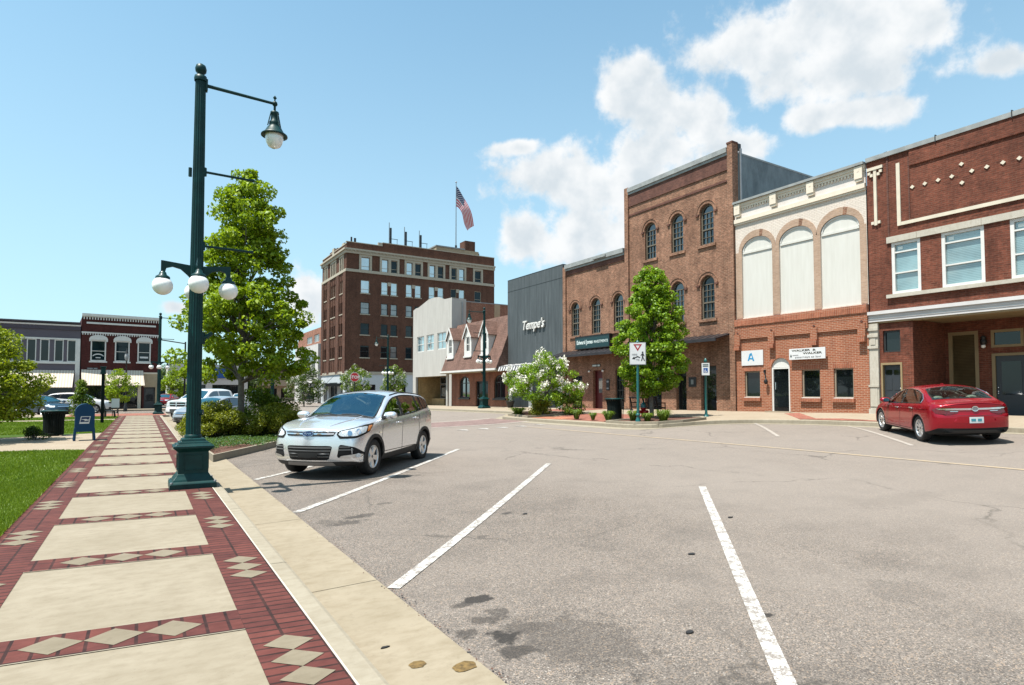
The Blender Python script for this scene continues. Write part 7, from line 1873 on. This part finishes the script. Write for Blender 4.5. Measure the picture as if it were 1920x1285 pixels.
def handles(T, t, pts, m="chrome"):
    for e in (1, -1):
        for x, z in pts:
            p = T.hit((x, 0, z), (0, -e, 0), .02)
            if p is None: continue
            g = MB(); g.tube((x - .09, p.y, z), (x + .09, p.y, z + .008), .016, m, n=8); g.sphere((x - .09, p.y, z), .016, m, 8, 5); g.sphere((x + .09, p.y, z + .008), .016, m, 8, 5); g.build("door_handle", t, True)


def mirrors(T, t, x, z, m, y=.98):
    for e in (1, -1):
        g = MB(); prof = [(.0, -.06), (.075, -.05), (.10, 0), (.10, .05), (.085, .075), (.0, .075)]
        rings = []
        for k, (sx, yy) in enumerate(((.4, -.13), (.85, -.10), (1., 0), (.95, .08), (.6, .125), (.2, .135))):
            rings.append([(x + .10 * sx * math.cos(a), e * (y + yy), z + .078 * sx * math.sin(a) + .01 * yy) for a in [2 * math.pi * i / 16 for i in range(16)]])
        g.loft(rings, m, True); mr = g.build("mirror", t, True)
        g = MB(); g.tube((x + .01, e * (y - .2), z - .07), (x, e * (y - .05), z - .03), .028, "plastic_dark", n=8); g.build("mirror_foot", mr, True)
        g = MB(); g.loft([[(x - .102, e * (y + .09 * math.cos(a)), z + .06 * math.sin(a)) for a in [2 * math.pi * i / 14 for i in range(14)]], [(x - .108, e * (y + .09 * math.cos(a)), z + .06 * math.sin(a)) for a in [2 * math.pi * i / 14 for i in range(14)]]], "car_windscreen"); g.build("mirror_glass", mr, True)


def suv_extras(t, B, T, sp):
    # front: upper grille slit with bars and oval badge, lower grille, fog lamp pockets, chin, lamps
    fr = (-1, 0, 0)
    g = MB(); T.decal(g, rounded([(-.47, .80), (.47, .80), (.52, .885), (-.52, .885)], .12), Y_, Z_, fr, "well_black", .004, .06); gr = g.build("grille", t, True)
    g = MB(); T.decal(g, [(-.48, .835), (.48, .835), (.49, .86), (-.49, .86)], Y_, Z_, fr, "chrome", .016, .06); T.decal(g, [(-.455, .807), (.455, .807), (.46, .815), (-.46, .815)], Y_, Z_, fr, "grey_metal", .014, .06); T.decal(g, [(-.53, .892), (.53, .892), (.53, .902), (-.53, .902)], Y_, Z_, fr, "chrome", .010, .06); g.build("grille_bar", gr, True)
    g = MB(); el = lambda a, b, n=22: [(a * math.cos(2 * math.pi * k / n), .845 + b * math.sin(2 * math.pi * k / n)) for k in range(n)]
    T.decal(g, el(.115, .047), Y_, Z_, fr, "chrome", .026, .05); T.decal(g, el(.105, .040), Y_, Z_, fr, "emblem_blue", .031, .05)
    T.line(g, [(-.07, .837), (-.04, .862), (-.02, .832), (.0, .854), (.03, .837), (.05, .86), (.072, .837)], Y_, Z_, fr, "chrome", .008, .035); g.build("badge", gr, True)
    g = MB(); T.decal(g, rounded([(-.40, .36), (.40, .36), (.47, .63), (-.47, .63)], .12), Y_, Z_, fr, "well_black", .004, .06); gr = g.build("grille", t, True)
    g = MB()
    for z in (.585, .53, .475, .42): T.decal(g, [(-.46 + (.63 - z) * .25, z), (.46 - (.63 - z) * .25, z), (.46 - (.63 - z) * .25, z + .014), (-.46 + (.63 - z) * .25, z + .014)], Y_, Z_, fr, "plastic_grey", .014, .06)
    T.decal(g, [(-.2, .40), (.2, .40), (.2, .50), (-.2, .50)], Y_, Z_, fr, "plastic_dark", .022, .06); g.build("grille_bar", gr, True)
    g = MB(); T.decal(g, rounded([(-.50, .255), (.50, .255), (.46, .325), (-.46, .325)], .1), Y_, Z_, fr, "grey_metal", .012, .06); g.build("chin_plate", t, True)
    for e in (1, -1):
        ua = (-.55, .835 * e, 0); d = (-.835, -.55 * e, 0)
        g = MB(); T.decal(g, rounded([(-.74, .40), (-.30, .40), (-.18, .46), (-.42, .60), (-.70, .655)], .18), ua, Z_, d, "well_black", .004, .05); fg = g.build("fog_lamp_pocket", t, True)
        g = MB(); T.decal(g, [(-.72, .545), (-.44, .545), (-.46, .56), (-.72, .56)], ua, Z_, d, "plastic_grey", .014, .05); T.decal(g, [(-.72, .60), (-.50, .60), (-.52, .612), (-.72, .612)], ua, Z_, d, "plastic_grey", .014, .05); g.build("pocket_bar", fg, True)
        g = MB(); T.decal(g, rounded([(-.70, .405), (-.32, .405), (-.24, .45), (-.36, .475), (-.66, .44)], .2), ua, Z_, d, "alloy", .014, .05); T.decal(g, [(-.36 + .05 * math.cos(a), .44 + .042 * math.sin(a)) for a in [2 * math.pi * k / 14 for k in range(14)]], ua, Z_, d, "lamp_lens", .024, .04); g.build("fog_lamp", fg, True)
        ua = (-.66, .75 * e, 0); d = (-.75, -.66 * e, 0)
        hp = [(-1.03, .835), (-.98, .755), (-.68, .76), (-.36, .86), (-.215, 1.02), (-.45, 1.0), (-.78, .935), (-1.0, .895)]
        g = MB(); T.decal(g, rounded(hp, .15), ua, Z_, d, "well_black", .006, .05); hl = g.build("headlight", t, True)
        g = MB(); T.decal(g, rounded([(-1.0, .835), (-.95, .80), (-.68, .80), (-.46, .865), (-.40, .97), (-.60, .955), (-.80, .915), (-.97, .885)], .15), ua, Z_, d, "lamp_lens", .011, .05); g.build("lens", hl, True)
        g = MB()
        for cx, cz, r in ((-.80, .855, .045), (-.62, .88, .05)): T.decal(g, [(cx + r * math.cos(a), cz + r * math.sin(a)) for a in [2 * math.pi * k / 14 for k in range(14)]], ua, Z_, d, "chrome", .015, .04)
        g.build("projector", hl, True)
        g = MB(); T.decal(g, rounded([(-.43, .865), (-.36, .89), (-.27, .985), (-.38, .98)], .2), ua, Z_, d, "lamp_amber", .014, .04); g.build("indicator", hl, True)
        g = MB(); T.decal(g, rounded([(-2.24, 1.0), (-2.0, 1.03), (-1.86, 1.14), (-2.0, 1.19), (-2.24, 1.15)], .2), X_, Z_, (0, -e, 0), "lamp_red", .008, .05); g.build("tail_light", t, True)
        g = MB(); T.decal(g, rounded([(1.02, .80), (1.16, .80), (1.16, .84), (1.02, .83)], .2), X_, Z_, (0, -e, 0), "chrome", .006, .05); g.build("side_vent", t, True)
        # hood creases
        g = MB(); g.path([B.top(1.08, .62 * e, .004), B.top(1.5, .58 * e, .010), B.top(1.9, .50 * e, .006), B.top(2.12, .44 * e, .0)], .013, sp["paint"], 8); g.build("hood_crease", t, True)
    seam(T, t, [[(1.0, .40), (1.03, .70), (.96, .97)], [(-.02, .38), (-.04, .7), (-.08, 1.04)], [(-.80, .38), (-.95, .52), (-1.02, .75), (-1.0, 1.0), (-1.06, 1.10)], [(1.0, .42), (-.80, .42)]])
    handles(T, t, [(.14, .97), (-.82, 1.03)], "paint_silver"); mirrors(T, t, .80, 1.15, "paint_silver", 1.0)
    g = MB(); v, f = tessellate([(1.17, -.93), (1.17, .93), (1.04, .93), (1.04, -.93)], .06); g.add([B.top(p.x, p.y, .007) for p in v], f, "plastic_dark", True)
    g.build("cowl", t, True)
    g = MB()
    for y0, y1 in ((.75, .05), (-.05, -.7)): g.path([B.top(1.12, y0, .02), B.top(1.03, (y0 + y1) / 2, .022), B.top(1.07, y1, .02)], .008, "plastic_dark", 5)
    g.build("wiper", t, True)
    for e in (1, -1): g = MB(); g.path([B.top(x, .93 * e, .012) for x in (.1, -.4, -.9, -1.4, -1.7)], .011, "plastic_dark", 6); g.build("roof_seam", t, True)
    g = MB(); T.decal(g, rounded([(-.55, .70), (.55, .70), (.45, .86), (-.45, .86)], .1), Y_, Z_, (1, 0, 0), "plastic_dark", .006, .08); g.build("tailgate_panel", t, True)


SUV = dict(open=True, seat="seat_grey", seat_h=1.16, zf=.46, xf=2.28, xr=-2.26, R=.352, rim=.228, axles=(1.345, -1.345), track=.79, arch=.40, paint="paint_silver", clad="plastic_dark", lip="plastic_dark", lip_w=.055, spoke=(.055, .062), crown=.07, tumble=.34, kf=.27, kr=.12, pf=.10,
           curves=dict(zc=[(2.28, .94), (2.1, .995), (1.7, 1.065), (1.15, 1.14), (1.02, 1.17), (.6, 1.405), (.25, 1.575), (0, 1.635), (-.5, 1.675), (-1.1, 1.655), (-1.72, 1.585), (-1.86, 1.53), (-2.05, 1.26), (-2.16, 1.10), (-2.26, 1.02)],
                       zb=[(2.28, .84), (1.9, .95), (1.15, 1.05), (.3, 1.085), (-.8, 1.15), (-1.6, 1.23), (-2.0, 1.19), (-2.26, .97)], yb=[(2.28, .80), (1.6, .87), (.8, .885), (-1.2, .885), (-2.26, .83)],
                       yw=[(2.28, .89), (1.6, .925), (0, .915), (-1.4, .93), (-2.26, .88)], z0=[(2.28, .24), (1.6, .22), (-1.6, .24), (-2.26, .34)], zcl=[(2.28, .33), (1.9, .30), (1.4, .40), (.9, .375), (-.9, .42), (-1.5, .46), (-2.26, .50)]),
           nose=[(.2, .16), (.30, .06), (.42, .01), (.55, .0), (.72, .01), (.85, .03), (.93, .06), (1.0, .11), (1.2, .16)], tail=[(.3, .06), (.5, .0), (.8, .02), (1.0, .07), (1.2, .08), (1.6, .06)],
           screens=[("windscreen", [(1.06, -.86), (1.03, 0), (1.06, .86), (.6, .885), (.20, .84), (.14, 0), (.20, -.84), (.6, -.885)], "screen_clear"), ("rear_screen", [(-1.88, -.80), (-2.04, -.82), (-2.06, 0), (-2.04, .82), (-1.88, .80), (-1.86, 0)], "side_tinted")],
           windows=[([(.86, .10), (.86, .62), (.55, .80), (.15, .86), (-.10, .87), (-.06, .07)], "side_clear"), ([(-.17, .07), (-.20, .87), (-.7, .87), (-.98, .86), (-1.06, .06)], "side_tinted"), ([(-1.12, .06), (-1.06, .86), (-1.5, .82), (-1.74, .68), (-1.80, .40), (-1.6, .08)], "side_tinted")],
           window_trim=[("window_surround", [(.98, .02), (.90, .70), (.55, .88), (.15, .93), (-.9, .93), (-1.5, .90), (-1.80, .74), (-1.88, .36), (-1.62, .015)], "well_black", .0035)],
           extras=[("d", suv_extras)])


def sedan_extras(t, B, T, sp):
    P = sp["paint"]; rr = (1, 0, 0)
    # tail: lamps, chrome bar with badge, number plate recess, dark diffuser, exhaust tips
    g = MB(); T.decal(g, rounded([(-.50, .55), (.50, .55), (.40, .72), (-.40, .72)], .15), Y_, Z_, rr, P, .003, .06); g.build("plate_recess", t, True)
    g = MB(); T.decal(g, [(-.155, .555), (.155, .555), (.155, .71), (-.155, .71)], Y_, Z_, rr, "plate_white", .020, .05); pl = g.build("number_plate", t, True)
    g = MB(); T.decal(g, [(-.11, .60), (-.02, .60), (-.02, .665), (-.11, .665)], Y_, Z_, rr, "plate_teal", .024, .05); T.decal(g, [(.02, .60), (.12, .60), (.12, .665), (.02, .665)], Y_, Z_, rr, "plate_teal", .024, .05); g.build("plate_mark", pl, True)
    g = MB(); T.decal(g, rounded([(-.62, .27), (.62, .27), (.70, .36), (.30, .375), (-.30, .375), (-.70, .36)], .1), Y_, Z_, rr, "plastic_dark", .006, .06); df = g.build("diffuser", t, True)
    for e in (1, -1):
        p = T.hit((0, e * .58, .345), rr, .0); g = MB()
        if p: g.loft([[(p.x - .05, e * .58 + .075 * math.cos(a), .345 + .035 * math.sin(a)) for a in [2 * math.pi * k / 14 for k in range(14)]], [(p.x + .08, e * .58 + .075 * math.cos(a), .345 + .035 * math.sin(a)) for a in [2 * math.pi * k / 14 for k in range(14)]]], "chrome", True, False); g.build("exhaust_tip", t, True)
        ua = (.62, .785 * e, 0); d = (.785, -.62 * e, 0)        # wraps the corner
        g = MB(); T.decal(g, rounded([(-1.16, .80), (-.98, .76), (-.72, .80), (-.62, .90), (-.78, .955), (-1.0, .955), (-1.18, .93)], .18), ua, Z_, d, "lamp_red", .008, .05); tl = g.build("tail_light", t, True)
        g = MB(); T.decal(g, rounded([(-1.20, .895), (-.80, .90), (-.72, .925), (-1.2, .925)], .1), ua, Z_, d, "chrome", .014, .05); g.build("light_bar", tl, True)
    g = MB(); T.decal(g, [(-.62, .885), (.62, .885), (.62, .93), (-.62, .93)], Y_, Z_, rr, "chrome", .016, .06); br = g.build("chrome_bar", t, True)
    g = MB(); T.decal(g, [(.075 * math.cos(a), .915 + .07 * math.sin(a)) for a in [2 * math.pi * k / 18 for k in range(18)]], Y_, Z_, rr, "chrome", .026, .05); T.decal(g, [(.058 * math.cos(a), .915 + .053 * math.sin(a)) for a in [2 * math.pi * k / 18 for k in range(18)]], Y_, Z_, rr, "grey_metal", .030, .05); g.build("badge", br, True)
    g = MB(); T.decal(g, [(.36, .845), (.52, .845), (.52, .857), (.36, .857)], Y_, Z_, rr, "chrome", .010, .06); T.decal(g, [(-.54, .845), (-.34, .845), (-.34, .857), (-.54, .857)], Y_, Z_, rr, "chrome", .010, .06); g.build("boot_lettering", t, True)
    g = MB(); T.line(g, [(-.72, 1.0), (-.70, .80), (-.60, .74), (.60, .74), (.70, .80), (.72, 1.0)], Y_, Z_, rr, "well_black", .010); g.build("boot_seam", t, True)
    # spoiler lip
    g = MB(); rings = []
    for f in [-.98 + .14 * k for k in range(15)]:
        a = B.top(-2.22, f, .0); b = B.top(-2.42, f, .035 - .02 * f * f); rings.append([a, (b[0] + .02, b[1], b[2] + .012), (b[0] - .01, b[1], b[2]), (b[0] + .02, b[1], b[2] - .03)])
    g.loft(rings, P, True); g.build("spoiler", t, True)
    seam(T, t, [[(1.0, .30), (1.05, .62), (.92, .93)], [(-.12, .28), (-.16, .6), (-.20, .98)], [(-.92, .32), (-1.02, .55), (-1.10, .72), (-1.05, .98)], [(1.0, .30), (-.9, .31)]])
    for e in (1, -1): g = MB(); T.line(g, [(1.3, .80), (.3, .84), (-.9, .875), (-1.9, .90)], X_, Z_, (0, -e, 0), P, .022, .008); T.line(g, [(.95, .42), (.3, .38), (-.8, .46)], X_, Z_, (0, -e, 0), P, .02, .007); g.build("side_crease", t, True)
    handles(T, t, [(.02, .84), (-.98, .88)], "chrome"); mirrors(T, t, .70, 1.02, P, .99)
    for e in (1, -1):
        g = MB(); T.decal(g, rounded([(-.96, .66), (-.62, .62), (-.40, .74), (-.70, .75)], .2), (-.66, .75 * e, 0), Z_, (-.75, -.66 * e, 0), "lamp_lens", .008, .05); g.build("headlight", t, True)
        g = MB(); g.path([B.side(x, .93, e, .010) for x in (.75, .4, 0, -.5, -1.0, -1.35)] + [B.side(-1.52, .62, e, .012), B.side(-1.50, .12, e, .012)], .010, "chrome", 6); g.build("window_trim", t, True)
    g = MB(); T.decal(g, [(-.35, .42), (.35, .42), (.4, .72), (-.4, .72)], Y_, Z_, (-1, 0, 0), "well_black", .006, .08); g.build("grille", t, True)
    fn = MB(); fn.box((-.72, -.02, 1.46), (-.62, .02, 1.52), P); fn.build("roof_antenna", t, True)


SEDAN = dict(open=True, seat="seat_beige", seat_h=1.02, zf=.34, xf=2.40, xr=-2.43, R=.345, rim=.24, axles=(1.37, -1.37), track=.79, arch=.385, paint="paint_red", clad="paint_red", spokes=10, spoke=(.028, .030), crown=.06, tumble=.42, kf=.45, kr=.26, pf=.16, pr=.09,
             curves=dict(zc=[(2.40, .66), (2.2, .76), (1.7, .90), (1.15, .985), (1.0, 1.02), (.6, 1.22), (.25, 1.375), (-.05, 1.455), (-.45, 1.485), (-.9, 1.46), (-1.25, 1.38), (-1.6, 1.245), (-1.90, 1.12), (-2.1, 1.075), (-2.35, 1.06), (-2.43, 1.02)],
                         zb=[(2.40, .60), (1.8, .78), (1.15, .90), (.2, .935), (-.9, .985), (-1.7, 1.02), (-2.1, 1.0), (-2.43, .93)], yb=[(2.40, .74), (1.6, .84), (.8, .865), (-1.2, .875), (-1.9, .85), (-2.43, .80)],
                         yw=[(2.40, .84), (1.5, .92), (0, .915), (-1.4, .93), (-2.43, .86)], z0=[(2.40, .22), (1.6, .19), (-1.6, .20), (-2.43, .30)], zcl=[(2.40, .28), (1.4, .26), (-1.5, .27), (-2.43, .42)]),
             nose=[(.2, .10), (.4, .0), (.55, .02), (.7, .12), (.9, .25)], tail=[(.2, .10), (.4, .03), (.6, .0), (.72, .0), (.76, .035), (.95, .055), (1.05, .05), (1.2, .02)],
             screens=[("windscreen", [(1.0, -.86), (.97, 0), (1.0, .86), (.22, .83), (.16, 0), (.22, -.83)], "screen_clear"), ("rear_screen", [(-1.08, -.80), (-1.4, -.86), (-1.74, -.85), (-1.80, 0), (-1.74, .85), (-1.4, .86), (-1.08, .80), (-1.02, 0)], "rear_clear")],
             windows=[([(.72, .10), (.70, .62), (.40, .80), (.05, .87), (-.16, .88), (-.14, .06)], "side_clear"), ([(-.22, .06), (-.24, .88), (-.7, .88), (-1.15, .84), (-1.38, .68), (-1.46, .42), (-1.42, .10), (-1.2, .06)], "side_clear")],
             window_trim=[("window_surround", [(.82, .02), (.74, .70), (.40, .88), (.05, .93), (-.7, .94), (-1.15, .91), (-1.42, .74), (-1.54, .4), (-1.48, .03)], "well_black", .0035)],
             extras=[("d", sedan_extras)])


def plain_front(t, B, T, sp):
    """front of a background car: grille, headlights, bumper slot, seams"""
    z0, z1 = sp["lampz"]; gw = sp.get("gw", .42); P = sp["paint"]; fr = (-1, 0, 0)
    g = MB(); T.decal(g, rounded([(-gw, z0 - .02), (gw, z0 - .02), (gw + .03, z1 - .02), (-gw - .03, z1 - .02)], .12), Y_, Z_, fr, "well_black", .006, .08); gr = g.build("grille", t, True)
    g = MB(); zm = (z0 + z1) / 2 - .02; T.decal(g, [(-gw, zm - .02), (gw, zm - .02), (gw, zm + .02), (-gw, zm + .02)], Y_, Z_, fr, "chrome", .018, .08)
    if sp.get("cross"): T.decal(g, [(-.03, z0 - .02), (.03, z0 - .02), (.03, z1 - .02), (-.03, z1 - .02)], Y_, Z_, fr, "chrome", .020, .08); T.decal(g, [(-gw - .05, z1 - .02), (gw + .05, z1 - .02), (gw + .05, z1 + .02), (-gw - .05, z1 + .02)], Y_, Z_, fr, "chrome", .016, .08)
    g.build("grille_bar", gr, True)
    bz = sp.get("bumpz", .42); g = MB(); T.decal(g, rounded([(-.45, bz - .1), (.45, bz - .1), (.5, bz + .07), (-.5, bz + .07)], .15), Y_, Z_, fr, "plastic_dark", .006, .08); g.build("bumper_slot", t, True)
    for e in (1, -1):
        u0 = sp.get("lampu", -.98)
        g = MB(); T.decal(g, rounded([(u0, z0), (u0 + .25, z0 - .02), (u0 + .55, z1 - .05), (u0 + .58, z1 + .03), (u0 + .3, z1 + .02), (u0, z1 - .01)], .18), (-.66, .75 * e, 0), Z_, (-.75, -.66 * e, 0), "lamp_lens", .008, .06); g.build("headlight", t, True)
    zb = B.c["zb"]; x1 = sp.get("seamx", (.95, -.1, -1.05)); seam(T, t, [[(x, .35), (x, zb(x))] for x in x1]); handles(T, t, [(x1[1] + .15, zb(x1[1]) - .12)], P); mirrors(T, t, x1[0] - .2, zb(x1[0]) + .1, P, 1.0)


def variant(base, **kw):
    d = dict(base); d.update(kw); d["extras"] = [("d", plain_front)]; d["nx"] = 70; d["open"] = False; d["screens"] = [(a, b, "car_windscreen") for a, b, c in d["screens"]]; d["windows"] = [(a, "car_glass") for a, b in d["windows"]]; return d


PICKUP = dict(xf=2.85, xr=-2.95, R=.40, rim=.25, axles=(1.80, -1.80), track=.84, arch=.46, paint="paint_white", clad="paint_white", spokes=5, crown=.08, tumble=.30, kf=.22, kr=.05, pf=.06, pr=.02, nx=90,
              curves=dict(zc=[(2.85, 1.17), (2.7, 1.22), (1.75, 1.29), (1.6, 1.34), (1.2, 1.60), (.85, 1.82), (.5, 1.90), (-.6, 1.91), (-.95, 1.86), (-1.06, 1.42), (-1.15, 1.40), (-2.95, 1.40)],
                          zb=[(2.85, 1.06), (1.6, 1.22), (-.9, 1.24), (-1.15, 1.36), (-2.95, 1.36)], yb=[(2.85, .90), (1.5, .95), (-2.95, .95)], yw=[(2.85, .98), (0, 1.0), (-2.95, .99)], z0=[(2.85, .42), (-2.95, .5)], zcl=[(2.85, .50), (-2.95, .56)]),
              nose=[(.3, .04), (.6, 0), (.8, .06), (1.2, .08)], tail=[(.3, .0), (1.4, .0)],
              screens=[("windscreen", [(1.56, -.86), (1.56, .86), (.92, .84), (.92, -.84)], "car_windscreen")], windows=[([(1.2, .1), (1.1, .75), (.75, .88), (.30, .88), (.30, .08)], "car_glass"), ([(.2, .08), (.2, .88), (-.75, .88), (-.85, .08)], "car_glass")],
              lampz=(.86, 1.10), gw=.52, cross=1, bumpz=.62, lampu=-1.35, seamx=(1.35, .25, -.95), extras=[("d", plain_front)])


def vehicles():
    make_car("silver_suv", "silver compact SUV parked nose in beside the planting bed, nearest car in the photo", "car", SUV, (4.39, 13.62, -.095), math.atan2(-1.99, -1.95), scale=1.035)
    n = Vector((-.055, .0, 1)).normalized(); tilt = Vector((0, 0, 1)).rotation_difference(n).to_matrix()
    cx, cy = 18.46, 7.84
    make_car("red_sedan", "shiny dark red sedan parked in front of the recessed shop entrance", "car", SEDAN, (cx, cy, gz(cx, cy) + .01), R(45), None, tilt, .935)
    make_car("pickup_truck", "white pickup truck with a cross barred grille behind the nearest street lamp", "truck", PICKUP, (3.7, 42.6, -.11), R(225))
    S2 = variant(SEDAN, paint="paint_grey", clad="paint_grey", lampz=(.62, .74), bumpz=.40)
    make_car("grey_sedan", "pale silver car partly hidden behind the nearest street lamp, in front of the white pickup", "car", S2, (3.25, 34.9, -.11), R(226))
    S3 = variant(SEDAN, paint="paint_blue", clad="paint_blue", lampz=(.62, .74), bumpz=.40); make_car("blue_sedan", "dark blue car behind the golden maple and the park trash can", "car", S3, (-6.2, 55.2, -.12), R(-50))
    V2 = variant(SUV, paint="paint_white", clad="paint_white", lip=None, lampz=(.80, .92)); make_car("white_suv", "white SUV behind the conical shrub, facing the maroon brick shop", "car", V2, (-4.3, 59.6, -.12), R(-14))
    V3 = variant(PICKUP, paint="paint_black", clad="paint_black"); make_car("pickup_truck", "dark pickup truck far down the street by the tan block", "truck", V3, (14.9, 98, gz(15, 98)), R(262))
    V4 = variant(SEDAN, paint="paint_white", clad="paint_white", lampz=(.62, .74)); make_car("white_sedan", "small white car far down the street left of the dark pickup", "car", V4, (12.1, 96, gz(12, 96)), R(262))
    V5 = variant(SEDAN, paint="paint_red", clad="paint_red", lampz=(.62, .74)); make_car("maroon_sedan", "tiny dark red car far away beside the left street lamp", "car", V5, (2.6, 88, -.12), R(250))


vehicles()
